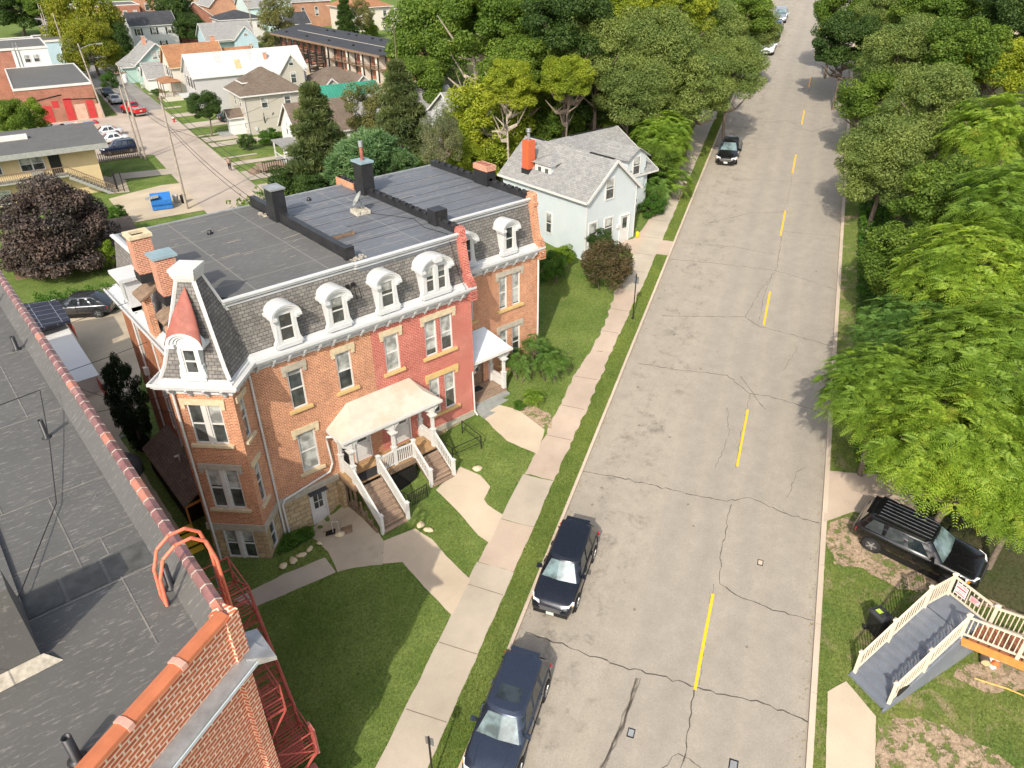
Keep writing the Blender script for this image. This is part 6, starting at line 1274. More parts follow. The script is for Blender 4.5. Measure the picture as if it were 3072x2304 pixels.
car('dark blue grey suv with sunroof cut by the bottom edge of the picture', 'suv', onroad(15.35, -6.05), sa+math.pi+.01, 4.85, 1.93, 1.72, 'suv', (.045, .06, .095), .65, sunroof=True, group='cars parked along the left kerb', rr=.38)
car('dark grey sedan parked alone up the hill by the clapboard house', 'car', onroad(69.1, -5.5), sa+math.pi, 4.85, 1.83, 1.47, 'sedan', (.018, .018, .02), .5, group='cars parked along the left kerb', rr=.33)
car('white sedan under the trees near the top of the street', 'car', onroad(102.0, -5.4), sa+math.pi, 4.8, 1.83, 1.45, 'sedan', (.62, .63, .64), .1, group='cars parked along the left kerb', rr=.33)
car('dark blue car behind the white sedan at the top of the street', 'car', onroad(109.2, -5.3), sa+math.pi, 4.5, 1.82, 1.5, 'wagon', (.02, .05, .11), .5, group='cars parked along the left kerb', rr=.33)
car('silver car half hidden by leaves at the head of the parked row', 'car', onroad(116.5, -5.2), sa+math.pi, 4.5, 1.82, 1.5, 'sedan', (.4, .43, .46), .5, group='cars parked along the left kerb', rr=.33)
ex = at(2612, 1655); fx_ = at(2829, 1762); dd = Vector((fx_.x-ex.x, fx_.y-ex.y, 0)).normalized(); lft = Vector((-dd.y, dd.x, 0))
ctr = (ex+fx_)/2+lft*.98+dd*.02
car('black police style suv with ribbed roof parked on the bare soil under the leaves', 'suv', (ctr.x, ctr.y, ground(ctr.x, ctr.y)), math.atan2(dd.y, dd.x), 5.0, 2.0, 1.76, 'suv', (.007, .007, .008), .2, roofrails=True, rr=.38)
g = MB(); ex_ = [o for o in COL.objects if o.get('label', '').startswith('black police')][0]; ex_['label'] = 'black suv with ribbed roof parked on the bare soil under the overhanging leaves'
for y in (-.5, -.3, -.1, .1, .3, .5): g.bar((-1.75, y, 1.785), (.35, y, 1.785), .03, .012)
g.build('roof_ribs', plain('rib sheen', (.12, .13, .15), .3), ex_)
def rearcar(a, b_, lab, cat, head_ab, **k): p = ab(a, b_); h = R(-7.6)+head_ab; return car(lab, cat, (p.x, p.y, p.z+.06), h, ground_fix=False, parts=False, **k)
rearcar(16.3, 138.6, 'bright red pickup truck turning in the rear street', 'pickup', math.pi/2+.25, Lc=5.9, Wc=2.0, Hc=1.9, kind='pickup', col=(.55, .01, .015), metal=.1, name='pickup_truck', rr=.4)
p = Vector((8.05, 61.0, 0)); car('dark grey hatchback parked in the sunlit lot behind the row house', 'car', (p.x, p.y, ground(p.x, p.y)+.05), R(180-33), 5.0, 1.9, 1.65, 'wagon', (.06, .065, .072), .6, rr=.35)
rearcar(10.3, 112.8, 'dark blue suv behind the picket fence beside the yellow apartment building', 'suv', math.pi, Lc=4.6, Wc=1.85, Hc=1.75, kind='suv', col=(.012, .02, .05), metal=.4)
rearcar(10.2, 119.3, 'white car partly hidden behind the yellow apartment roof, nearer the blue suv', 'car', math.pi, Lc=4.7, Wc=1.8, Hc=1.45, kind='sedan', col=(.65, .66, .66), metal=.1)
rearcar(10.2, 124.5, 'white car partly hidden behind the yellow apartment roof, farther from the blue suv', 'car', math.pi, Lc=4.7, Wc=1.8, Hc=1.45, kind='sedan', col=(.6, .6, .6), metal=.2)
rearcar(28.4, 124.6, 'dark car in the drive between the tan and the metal roofed houses', 'car', math.pi/2*0, Lc=4.6, Wc=1.85, Hc=1.6, kind='wagon', col=(.02, .03, .03), metal=.4)
rearcar(51.5, 148.5, 'white car parked before the long apartment block', 'car', 0.4, Lc=4.7, Wc=1.85, Hc=1.6, kind='wagon', col=(.65, .66, .66), metal=.1)
rearcar(15.2, 150.5, 'silver grey car behind the corner of the brick store', 'car', math.pi/2, Lc=4.7, Wc=1.8, Hc=1.5, kind='sedan', col=(.42, .42, .42), metal=.3)
rearcar(15.2, 158.5, 'dark car second in line behind the brick store', 'car', math.pi/2, Lc=4.7, Wc=1.8, Hc=1.5, kind='sedan', col=(.03, .04, .05), metal=.3)
# ------------------------------------------------------------------ the lower town behind (all stand in the rear street grid)
RA = R(-7.6)
def pab(u, v, z): p = hz(u, v, z); return p.dot(RE1), p.dot(RE2)
def col_siding(name, c, d=None): return siding(name, c, .14, edge=.82, dirt=d)
M['tan_s'] = col_siding('tan siding', (.46, .43, .37)); M['grey_s'] = col_siding('grey lilac siding', (.46, .45, .45)); M['cream_s'] = col_siding('cream siding', (.62, .58, .50)); M['teal_s'] = col_siding('pale teal siding', (.36, .50, .46)); M['lgrey_s'] = col_siding('light grey siding', (.52, .53, .53))
M['blue_s'] = col_siding('powder blue siding', (.42, .55, .62)); M['white_s'] = col_siding('white clapboard', (.68, .68, .66)); M['mint_s'] = col_siding('mint siding', (.50, .64, .62)); M['rbrick'] = brickmat('town brick', (.42, .12, .075), (.33, .095, .06), (.45, .3, .22), big=.3); M['obrick'] = brickmat('light orange brick', (.52, .23, .13), (.45, .19, .11), (.5, .35, .25))
M['metalroof'] = plain('white metal roof', (.50, .52, .51), .4, var=.12, scale=.5, dirt=(.52, .50, .45)); M['greenroof'] = brickmat('green metal roof', (.05, .27, .19), (.045, .24, .17), (.02, .13, .09), bw=.45, bh=30, ms=.03); M['greyroof'] = M['greyshingle']; M['stucco'] = plain('yellow stucco', (.58, .46, .26), .85, var=.08, scale=1); M['red_p'] = plain('red painted boards', (.48, .045, .045), .6, var=.15); M['pinkpatch'] = plain('faded pink render', (.60, .38, .29), .9, var=.2, scale=1.5)
class House:
    def __init__(s, name, label, cat, a0, b0, a1, b1, z=1.75, group=None):
        s.w, s.d = a1-a0, b1-b0; s.T = thing(name, label, cat, ab(a0, b0, z), RA, group)
    def put(s, name, b, mat, parent=None, label=None): return b.build(name, mat, parent or s.T, label)
    def walls(s, mat, h, peak=None, axis='a', x0=0, y0=0, x1=None, y1=None, name='wall'):
        x1 = s.w if x1 is None else x1; y1 = s.d if y1 is None else y1; b = MB(); b.box(x0, y0, -1.5, x1, y1, h)
        if peak:
            if axis == 'a': m = (y0+y1)/2; b.face([(x0+.001, y1, h), (x0+.001, y0, h), (x0+.001, m, peak)]); b.face([(x1-.001, y0, h), (x1-.001, y1, h), (x1-.001, m, peak)])
            else: m = (x0+x1)/2; b.face([(x0, y0+.001, h), (x1, y0+.001, h), (m, y0+.001, peak)]); b.face([(x1, y1-.001, h), (x0, y1-.001, h), (m, y1-.001, peak)])
        return s.put(name, b, mat)
    def gable(s, mat, h, pk, axis='a', o=.4, x0=0, y0=0, x1=None, y1=None, th=.12, trim='white', par=None):
        x1 = s.w if x1 is None else x1; y1 = s.d if y1 is None else y1
        if axis == 'a':
            m = (y0+y1)/2; dz = (pk-h)/((y1-y0)/2)*o
            for yy, sg in ((y0, -1), (y1, 1)): R_ = s.put('roof', slab([(x0-o, yy+sg*o, h-dz), (x1+o, yy+sg*o, h-dz), (x1+o, m, pk), (x0-o, m, pk)], th), mat, par)
            b = MB()
            for xx in (x0-o-.02, x1+o+.02):
                for yy, sg in ((y0, -1), (y1, 1)): b.bar((xx, yy+sg*o, h-dz-.08), (xx, m, pk-.08), .05, .2)
            for yy, sg in ((y0, -1), (y1, 1)): b.bar((x0-o, yy+sg*(o+.02), h-dz-.08), (x1+o, yy+sg*(o+.02), h-dz-.08), .05, .16)
        else:
            m = (x0+x1)/2; dz = (pk-h)/((x1-x0)/2)*o
            for xx, sg in ((x0, -1), (x1, 1)): R_ = s.put('roof', slab([(xx+sg*o, y0-o, h-dz), (xx+sg*o, y1+o, h-dz), (m, y1+o, pk), (m, y0-o, pk)], th), mat, par)
            b = MB()
            for yy in (y0-o-.02, y1+o+.02):
                for xx, sg in ((x0, -1), (x1, 1)): b.bar((xx+sg*o, yy, h-dz-.08), (m, yy, pk-.08), .05, .2)
            for xx, sg in ((x0, -1), (x1, 1)): b.bar((xx+sg*(o+.02), y0-o, h-dz-.08), (xx+sg*(o+.02), y1+o, h-dz-.08), .05, .16)
        s.put('roof_trim', b, M[trim], par)
    def hip(s, mat, h, pk, o=.5, x0=0, y0=0, x1=None, y1=None):
        x1 = s.w if x1 is None else x1; y1 = s.d if y1 is None else y1; X0, X1, Y0_, Y1 = x0-o, x1+o, y0-o, y1+o; q = min(X1-X0, Y1-Y0_)/2
        if X1-X0 > Y1-Y0_: r0, r1 = (X0+q, (Y0_+Y1)/2, pk), (X1-q, (Y0_+Y1)/2, pk); f = [(0, 1, 5, 4), (1, 2, 5), (2, 3, 4, 5), (3, 0, 4)]
        else: r0, r1 = ((X0+X1)/2, Y0_+q, pk), ((X0+X1)/2, Y1-q+.01, pk); f = [(0, 1, 4), (1, 2, 5, 4), (2, 3, 5), (3, 0, 4, 5)]
        b = MB(); b.mesh([(X0, Y0_, h), (X1, Y0_, h), (X1, Y1, h), (X0, Y1, h), r0, r1], f); s.put('roof', b, mat)
        b = MB(); b.box(X0-.05, Y0_-.05, h-.2, X1+.05, Y1+.05, h-.01); s.put('roof_trim', b, M['white'])
    def flat(s, mat, h, o=.1, par=.3, x0=0, y0=0, x1=None, y1=None, trim='white'):
        x1 = s.w if x1 is None else x1; y1 = s.d if y1 is None else y1
        b = MB(); b.box(x0-o, y0-o, h, x1+o, y1+o, h+.12); s.put('roof', b, mat); b = MB()
        for q in ((x0-o-.12, y0-o-.12, x1+o+.12, y0-o+.1), (x0-o-.12, y1+o-.1, x1+o+.12, y1+o+.12), (x0-o-.12, y0-o+.1, x0-o+.1, y1+o-.1), (x1+o-.1, y0-o+.1, x1+o+.12, y1+o-.1)): b.box(q[0], q[1], h-.12, q[2], q[3], h+par)
        s.put('parapet_cap', b, M[trim])
    def win(s, face, a, z, w=.8, h=1.4, shut=False, off=0, blind=None, par=None):
        bd = lambda nm, b, mt, pr=None, lab=None: b.build(nm, mt, pr or par or s.T, lab)
        if face == 'f': o, u, n = (0, off, 0), (1, 0, 0), (0, -1, 0)
        elif face == 'l': o, u, n = (off, 0, 0), (0, 1, 0), (-1, 0, 0)
        else: o, u, n = (off, 0, 0), (0, 1, 0), (1, 0, 0)
        W = wwin(bd, a-w/2, a+w/2, z, z+h, o, u, n, None, rng.choice((.2, .5, .5, .8)) if blind is None else blind, .1)
        if shut:
            b = MB()
            for q in (a-w/2-.5, a+w/2+.12): b.obox(Vector(o)+Vector(u)*q+Vector((0, 0, z-.05)), Vector(u)*.38, Vector(n)*.05, Vector((0, 0, h+.1)))
            b.build('shutters', M['black'], W)
    def box(s, name, x0, y0, z0, x1, y1, z1, mat, par=None, label=None): b = MB(); b.box(x0, y0, z0, x1, y1, z1); return s.put(name, b, mat, par, label)
    def porch(s, x0, y0, x1, y1, h, roofmat, posts=3, rail=True, mat='white', fl=.6):
        p = s.box('porch_roof', x0-.2, y0-.2, h, x1+.2, y1, h+.14, roofmat) if not isinstance(roofmat, str) else None
        b = MB(); b.box(x0, y0, -.5, x1, y1, fl)
        b2 = MB()
        for k in range(posts):
            x = x0+.1+(x1-x0-.2)*k/(posts-1); b2.box(x-.08, y0+.05, fl, x+.08, y0+.2, h)
        for y in (y0+.1, y1-.2): b2.box(x0, y, fl, x0+.15, y+.15, h)
        if rail: b2.box(x0, y0+.08, fl+.7, x1, y0+.14, fl+.8); b2.box(x0+.02, y0, fl+.7, x0+.08, y1, fl+.8)
        s.put('porch_floor', b, M['stepgrey'], p); s.put('porch_post', b2, M[mat], p); return p
    def chim(s, x, y, z0, z1, w=.5, mat='chimbrick'): b = MB(); b.box(x-w/2, y-w/2, z0, x+w/2, y+w/2, z1); o = s.put('chimney', b, M[mat]); b = MB(); b.box(x-w/2-.06, y-w/2-.06, z1, x+w/2+.06, y+w/2+.06, z1+.12); s.put('chimney_cap', b, M['greystone'], o)
# tan foursquare
h = House('hipped_house', 'tan two storey house with brown hipped roof and small front dormer by the rear street', 'house', 27.7, 113.2, 36.2, 121.2)
h.walls(M['tan_s'], 5.5); h.hip(M['brownshingle'], 5.5, 8.5)
for x in (2.9, 6.3): h.win('f', x, 3.6)
h.win('f', 2.4, -.3, .9, .5); 
for y in (1.8, 4.4): h.win('l', y, 3.7, .8, 1.3)
h.win('l', 1.0, .9, .9, 1.3)
h.box('dormer', -.1+1.2, 2.4, 6.0, 3.2, 4.8, 6.9, M['cream_s']); h.hip(M['brownshingle'], 6.9, 7.9, .35, 1.1, 2.3, 3.6, 4.9)
for y in (3.0, 3.9): h.win('l', y, 6.15, .45, .5, off=1.1)
h.box('entry', -2.0, 1.6, -.5, 0, 3.6, 2.6, M['white_s']); h.gable(M['brownshingle'], 2.6, 3.5, 'a', .2, -2.1, 1.5, .0, 3.7); h.box('door', -2.04, 2.2, .2, -2.0, 3.0, 2.2, M['lgrey_s']); h.box('steps', -3.6, 1.2, -.4, -2.05, 4.0, .25, M['stepgrey'])
b = MB(); b.tube((.1, -.08, 5.4), (.1, -.08, 0), .06); b.box(1.0, -.15, .6, 1.3, 0, 1.1); h.put('downspout', b, M['lgrey_s'])
# metal roofed long house
h = House('metal_roof_house', 'long grey house with white metal roof, dark shutters and a gabled wing', 'house', 25.6, 133.4, 44.0, 141.0)
h.walls(M['grey_s'], 5.6, 8.4); h.gable(M['metalroof'], 5.6, 8.5, 'a', .3); h.walls(M['tan_s'], 5.6, 8.0, 'b', 13.2, -2.6, 17.2, 3, 'wing_wall'); h.gable(M['metalroof'], 5.6, 8.1, 'b', .3, 13.2, -2.6, 17.2, 4)
for y in (1.2, 3.2, 5.2): h.win('l', y, 3.6, .8, 1.5, True); h.win('l', y, .6, .8, 1.5, True)
h.win('l', 3.8, 6.2, .6, .9); h.win('f', 10.6, 4.2, .8, 1.2); h.win('f', 15.2, 6.3, .7, .9, off=-2.6); h.win('f', 15.3, 3.6, .8, 1.6, off=-2.6); h.win('f', 15.3, .6, .8, 1.6, off=-2.6)
h.chim(12.4, 2.0, 6.6, 7.9); h.box('side_porch', -2.0, 1.0, 2.4, 0, 4.6, 2.6, M['metalroof'])
b = MB(); 
for x, w_ in ((4.0, 1.2), (9.5, .8)): b.mesh([(x, -.31, 5.32), (x+w_, -.31, 5.32), (x+w_+.3, 3.78, 8.5), (x+.3, 3.78, 8.5)], [(0, 1, 2, 3)])
b.v = [(x, y, z+.012) for x, y, z in b.v]; h.put('roof_patch', b, plain('worn sheet', (.42, .44, .43), .5, var=.15))
b = MB(); b.mesh([(7.0, .6, 6.05), (8.0, .6, 6.05), (8.2, 2.2, 7.27), (7.2, 2.2, 7.27)], [(0, 1, 2, 3)]); b.v = [(x, y, z+.03) for x, y, z in b.v]; h.put('rust_patch', b, plain('rust stain', (.55, .38, .2), .7))
# orange roofed house with porch
h = House('orange_roof_house', 'cream house with orange shingle roof and small railed porch', 'house', 25.2, 148.6, 34.4, 156.0)
h.walls(M['cream_s'], 5.4, 8.3); h.gable(M['orangeshingle'], 5.4, 8.4, 'a', .35, trim='cream'); h.box('rear_wing', 9.2, 1.5, -1, 15.0, 6, 4.6, M['cream_s']); h.gable(M['orangeshingle'], 4.6, 7.2, 'a', .3, 9.2, 1.0, 15.0, 6.4)
for y in (1.3, 3.0, 5.0): h.win('l', y, 3.4, .75, 1.5, True)
b = MB(); b.box(-2.5, -2.2, 3.0, .6, 3.0, 3.12); b.mesh([(-2.6, -2.3, 3.1), (.7, -2.3, 3.1), (.7, 3.1, 3.1), (-2.6, 3.1, 3.1), (-.9, -.3, 3.7), (-.9, 1.5, 3.7)], [(0, 1, 4), (1, 2, 5, 4), (2, 3, 5), (3, 0, 4, 5)]); pr = h.put('porch_roof', b, M['orangeshingle']); b = MB()
for x, y in ((-2.4, -2.1), (.4, -2.1), (-2.4, .4), (-2.4, 2.8), (-1.0, -2.1)): b.box(x, y, -.2, x+.14, y+.14, 3.0)
b.box(-2.4, -2.1, 1.5, .5, -2.0, 1.6); b.box(-2.4, -2.1, 1.5, -2.3, 2.9, 1.6); h.put('porch_post', b, M['wood'], pr); h.box('porch_floor', -2.5, -2.2, -.6, .5, 3, .75, M['cream_s'], pr)
h.chim(8.8, 4.2, 7.4, 9.2, .7)
# white little gable building in front of the porch house
h = House('small_gable_house', 'small white gabled outbuilding with grey roof left of the orange roofed house', 'outbuilding', 22.2, 157.5, 27.0, 162.5); h.walls(M['white_s'], 2.6, 4.8); h.gable(M['greyroof'], 2.6, 4.9, 'a', .25); h.win('l', 2.4, 1.2, .7, 1.0)
# teal bungalow
h = House('teal_bungalow', 'pale teal bungalow with grey gable roof and picket fence by the rear street', 'house', 22.4, 167.5, 30.4, 177.5); h.walls(M['teal_s'], 4.0, 7.0, 'b'); h.gable(M['greyroof'], 4.0, 7.2, 'b', .6); h.win('f', 3.5, 4.4, .8, 1.3); h.win('f', 4.6, 4.4, .8, 1.3)
h.box('front_room', .2, -2.6, -1, 8.4, 0, 2.7, M['teal_s']); h.gable(M['cream_s'], 2.75, 3.3, 'a', .3, .2, -2.6, 8.4, .2); h.win('f', 3, .8, .9, 1.3, off=-2.6); h.win('l', 1.5, .8, .9, 1.3); h.box('side_wing', -2.2, 3, -1, 0, 9.0, 3.0, M['teal_s']); h.hip(M['greyroof'], 3.0, 5.2, .4, -2.2, 3, 3, 9.0); h.chim(3.0, 5.5, 6, 7.8, .6)
def picket(name, lab, pts, h_, mat, z=1.75, n_per=4.5, grp=None):
    T = thing(name, lab, 'fence', ab(pts[0][0], pts[0][1], z), RA, grp); o = Vector((pts[0][0], pts[0][1], 0)); b = MB(); c = MB()
    for (a0, b0), (a1, b1) in zip(pts[:-1], pts[1:]):
        p, q = Vector((a0, b0, 0))-o, Vector((a1, b1, 0))-o; n = int((q-p).length*n_per)
        for zz in (.25, h_-.2): c.bar(p+Vector((0, 0, zz)), q+Vector((0, 0, zz)), .04, .08)
        for k in range(n+1): r = p.lerp(q, k/n); b.box(r.x-.045, r.y-.02, .02, r.x+.045, r.y+.02, h_)
    c.build('rails', mat, T); b.build('pickets', mat, T)
picket('picket_fence', 'white picket fence before the teal bungalow', [(21.6, 163.0), (30.5, 163.0)], 1.1, M['white'])
picket('picket_fence', 'brown picket fence along the grass beside the yellow apartment building', [(7.4, 109.4), (12.2, 109.1)], 1.2, M['wood'], n_per=4)
# white two storey with black roof
h = House('black_roof_house', 'white two storey house with near black roof and black shutters', 'house', 29.9, 218.6, 40.5, 227); h.walls(M['lgrey_s'], 5.8, 8.3); h.gable(M['darkshingle'], 5.8, 8.4, 'a', .3)
for x in (1.6, 5.2, 8.8): h.win('f', x, 3.6, .8, 1.4, True)
for x in (2.8, 6.8): h.win('f', x, .6, .8, 1.4, True)
h = House('grey_gable_house', 'grey weathered gabled house partly behind the tall yellow green tree', 'house', 26.2, 240, 32.5, 250); h.walls(M['greystone'], 5.6, 8.2, 'b'); h.gable(M['greyroof'], 5.6, 8.3, 'b', .3); h.win('f', 2, 3.6); h.win('f', 4.4, 3.6); h.box('porch', .3, -2.5, 0, 6.3, 0, 2.7, M['greystone'])
h = House('blue_gable_house', 'pale blue one storey house with grey cross gabled roof', 'house', 43.9, 203.2, 55.2, 213); h.walls(M['blue_s'], 3.2, 6.2); h.gable(M['greyroof'], 3.2, 6.4, 'a', .4); h.walls(M['blue_s'], 3.2, 5.6, 'b', 6.0, -2.2, 11.4, 3, 'wing_wall'); h.gable(M['greyroof'], 3.2, 5.8, 'b', .3, 6.0, -2.2, 11.4, 5); h.win('f', 8.8, 3.7, .8, .5, off=-2.2); h.win('f', 9.6, .8, .8, 1.1, off=-2.2); h.box('porch', 1.5, -1.6, 2.5, 6, 0, 2.7, M['greyroof']); h.win('l', 4, 1, .8, 1.2)
h = House('dark_roof_house', 'white two storey house with dark low roof behind the blue gabled one', 'house', 51.5, 218.8, 62.5, 229); h.walls(M['white_s'], 5.8); h.hip(M['darkshingle'], 5.8, 7.6, .4)
for x in (1.5, 4.0, 7.5, 9.6): h.win('f', x, 3.6, .7, 1.3)
h.win('f', 8, .7, .7, 1.3); h.box('porch', -1, -3.5, 5.3, 4, .2, 5.5, M['darkshingle'])
h = House('brown_roof_brick_house', 'red brick house with brown roof behind the dark leafy tree', 'house', 43.2, 228, 52.0, 243); h.walls(M['rbrick'], 6.2, 9.6, 'b'); h.gable(M['brownshingle'], 6.2, 9.7, 'b', .3); h.win('f', 6.5, 2.5, .9, 1.6)
h = House('mint_house', 'tall mint coloured house with pale grey gabled roof', 'house', 62.4, 231, 74.5, 243); h.walls(M['mint_s'], 7.5, 11); h.gable(M['greyroof'], 7.5, 11.3, 'a', .4); h.walls(M['mint_s'], 7.5, 10.5, 'b', 5.5, -1.5, 11.5, 4, 'wing_wall'); h.gable(M['greyroof'], 7.5, 10.7, 'b', .3, 5.5, -1.5, 11.5, 6)
for x in (7.6, 9.4): h.win('f', x, 8.0, .7, 1.2, off=-1.5)
h.win('f', 8.5, 3.5, .9, 1.5, off=-1.5)
h = House('orange_brick_house', 'orange brick house with grey gable roof beside the mint one', 'house', 55, 243, 63, 256); h.walls(M['obrick'], 7.5, 11, 'b'); h.gable(M['greyroof'], 7.5, 11.2, 'b', .4)
h = House('brick_block', 'long flat roofed red brick block on the skyline behind the dark tree', 'building', 41, 268, 62, 282); h.walls(M['obrick'], 8.5); h.flat(M['roofadj'], 8.5)
for i in range(7): h.win('f', 1.6+i*2.9, 5.3, 1.0, 1.8)
h = House('brick_block', 'flat roofed brick block with pale cornice at the top left beyond the yellow green tree', 'building', 23, 262, 39.5, 276); h.walls(M['obrick'], 7.2); h.flat(M['roofadj'], 7.2); h.box('side_wall', 10.5, -.3, -1, 16.5, 0, 7.3, M['rbrick'])
for i in range(6): h.win('f', 1.6+i*2.7, 4.2, .9, 1.7, off=0 if i < 4 else -.3)
# long two storey apartment block
AP = [(55.3, 188.7), (60.8, 139.8), (74.5, 141.5), (67.9, 203.9)]
T = thing('apartment_block', 'long two storey motel style apartment block with black roof and dark balconies', 'apartment building', ab(60.8, 139.8, 1.7)); o = Vector(T.location)
def apm(poly, z0, z1, name, mat, par=None): b = MB(); b.prism([tuple((ab(a, b_)-o)[:2]) for a, b_ in poly], z0, z1); return b.build(name, mat, par or T)
lerp = lambda p, q, t: (p[0]+(q[0]-p[0])*t, p[1]+(q[1]-p[1])*t)
inn = lambda p, d: (p[0]+d, p[1]+d*.11)
apm([inn(AP[0], 1.8), inn(AP[1], 1.8), AP[2], AP[3]], -1, 5.1, 'wall', M['rbrick'])
apm([inn(AP[0], -.3), inn(AP[1], -.3), inn(AP[2], .3), inn(AP[3], .3)], 5.1, 5.3, 'roof', plain('black roll roof', (.05, .052, .058), .8, var=.2, scale=.5)); apm([inn(AP[0], 6.6), inn(AP[1], 6.4), inn(AP[1], 6.7), inn(AP[0], 6.9)], 5.3, 5.34, 'roof_seam', M['greystone'])
apm([inn(AP[0], -.32), inn(AP[1], -.32), inn(AP[1], -.2), inn(AP[0], -.2)], 4.9, 5.31, 'fascia', M['wood']); apm([inn(AP[0], .1), inn(AP[1], .1), inn(AP[1], 1.8), inn(AP[0], 1.8)], 2.45, 2.6, 'walkway', M['wood'])
for k in range(17):
    t = (k+.5)/17; p = lerp(AP[0], AP[1], t); b = MB(); q = ab(*inn(p, .15))-o; b.box(q.x-.1, q.y-.1, -1, q.x+.1, q.y+.1, 5.1); b.build('post', M['black'], T)
    if k not in (3, 9, 13):
        p0, p1 = lerp(AP[0], AP[1], k/17+.006), lerp(AP[0], AP[1], (k+1)/17-.006); b = MB(); P0, P1 = ab(*inn(p0, .15))-o, ab(*inn(p1, .15))-o
        for z in (3.5, 3.1, 2.75): b.bar((P0.x, P0.y, z), (P1.x, P1.y, z), .05, .08 if z > 3.4 else .16)
        b.build('balcony_rail', M['black'] if k < 10 else M['wood'], T)
    for z in (.2, 2.8):
        p0, p1 = lerp(AP[0], AP[1], t-.012), lerp(AP[0], AP[1], t+.012); P0, P1 = ab(*inn(p0, 1.74))-o, ab(*inn(p1, 1.74))-o; b = MB(); b.face([(P0.x, P0.y, z+.6), (P1.x, P1.y, z+.6), (P1.x, P1.y, z+1.9), (P0.x, P0.y, z+1.9)]); b.build('window', M['glass'] if rng.random() < .6 else M['blind'], T)
    if k in (9, 12, 14, 16):
        p0, p1 = lerp(AP[0], AP[1], k/17+.003), lerp(AP[0], AP[1], (k+.5)/17); apm([inn(p0, .3), inn(p1, .3), inn(p1, 1.78), inn(p0, 1.78)], -1, 5.08, 'bay_wall', M['cream_s'])
for k in range(14):
    p = inn(lerp(AP[0], AP[1], (k+.5)/14), 11.5 if k % 3 else 3); q = ab(*p)-o; b = MB(); b.lathe((q.x, q.y, 5.3), [(.3, 0), (.25, .3), (.05, .35)], 8); b.build('roof_vent', M['black'], T)
q = inn(lerp(AP[0], AP[1], .56), -2.6); st_ = thing('spiral_stair', 'dark latticed outdoor stair tower before the long apartment block', 'stair tower', ab(q[0], q[1], 1.7)); b = MB()
for k in range(6):
    t = k*math.pi/3
    b.box(1.9*math.cos(t)-.08, 1.9*math.sin(t)-.08, -1, 1.9*math.cos(t)+.08, 1.9*math.sin(t)+.08, 4.6)
    for z in (.5, 1.0, 1.5, 2.0, 2.6, 3.1, 3.6): b.bar((1.9*math.cos(t), 1.9*math.sin(t), z), (1.9*math.cos(t+1.047), 1.9*math.sin(t+1.047), z), .06, .12)
b.build('frame', M['black'], st_); b = MB()
for k in range(16): t = k*.5; b.obox((0, 0, .2+k*.17), (1.7*math.cos(t), 1.7*math.sin(t), 0), (1.7*math.cos(t+.45)-1.7*math.cos(t), 1.7*math.sin(t+.45)-1.7*math.sin(t), 0), (0, 0, .05))
b.build('treads', M['wood'], st_)
# far right group
h = House('brick_church', 'orange brick building with arched windows beyond the long apartment block', 'building', 78.5, 244, 91, 262); h.walls(M['obrick'], 7.2); h.hip(M['greyroof'], 7.2, 11.5, .3)
for x in (3.8, 8.0):
    h.win('f', x, 3.2, 1.0, 2.0); b = MB(); b.tube((x, -.02, 5.2), (x, -.05, 5.2), .6, n=14); h.put('window_arch', b, M['white']); b = MB(); b.tube((x, -.05, 5.2), (x, -.08, 5.2), .48, n=14); h.put('glass', b, M['glass'])
h = House('cream_house', 'large cream house with orange hipped roof and white porch beyond the apartment block', 'house', 88.5, 224, 102, 238); h.walls(M['cream_s'], 6.4); h.hip(M['orangeshingle'], 6.4, 9.6, .7)
for x in (.9, 2.3, 4.9, 11.5): h.win('f', x, 4.0, .9, 1.5)
for x in (1.2, 3.0): h.win('f', x, .4, .9, 2.0)
h.porch(10.5, -3.5, 14.5, 0, 3.2, M['darkshingle'], 3)
h = House('small_grey_house', 'small white house with dark grey roof above the left end of the apartment roof', 'house', 70.5, 224, 77, 231); h.walls(M['white_s'], 3.4, 5.8); h.gable(M['darkshingle'], 3.4, 5.9, 'a', .3); h.win('f', 2, 1, .8, 1.2); h.win('f', 4.5, 1, .8, 1.2)
h = House('small_cream_house', 'small cream house with grey gable roof right of the white porch', 'house', 98.5, 209, 106, 217); h.walls(M['cream_s'], 4.2, 6.4); h.gable(M['greyroof'], 4.2, 6.6, 'a', .3)
h = House('brown_roof_garage', 'brown hipped roof house with two white edged gables before the apartment block', 'house', 43.5, 128.5, 53, 136.5); h.walls(M['tan_s'], 2.9); h.hip(M['brownshingle'], 2.9, 5.3, .5)
for x in (.6, 6.2): h.walls(M['tan_s'], 2.8, 4.3, 'b', x, -1.8, x+3.6, 2, 'wing_wall'); h.gable(M['brownshingle'], 2.8, 4.4, 'b', .3, x, -1.8, x+3.6, 4.4); h.win('f', x+1.6, .6, 1.1, 1.6, off=-1.8)
h = House('green_roof_garage', 'low cream garage with bright green metal roof', 'garage', 39.8, 114.6, 49.5, 120.2); h.walls(M['cream_s'], 2.9, 4.9); h.gable(M['greenroof'], 2.9, 5.0, 'a', .35)
h = House('grey_roof_house', 'broad grey roofed house half hidden behind the pines', 'house', 37.5, 93, 52.5, 105); h.walls(M['lgrey_s'], 3.2, 6.4); h.gable(M['greyroof'], 3.2, 6.5, 'a', .4)
h = House('grey_roof_house', 'pale grey house with dark window glimpsed under the pale tree behind the row house', 'house', 45.5, 82.5, 54, 90); h.walls(M['lgrey_s'], 5.6, 8.0); h.gable(M['greyroof'], 5.6, 8.1, 'a', .4); h.win('f', 3, 3.6); h.win('f', 6.5, 3.6)
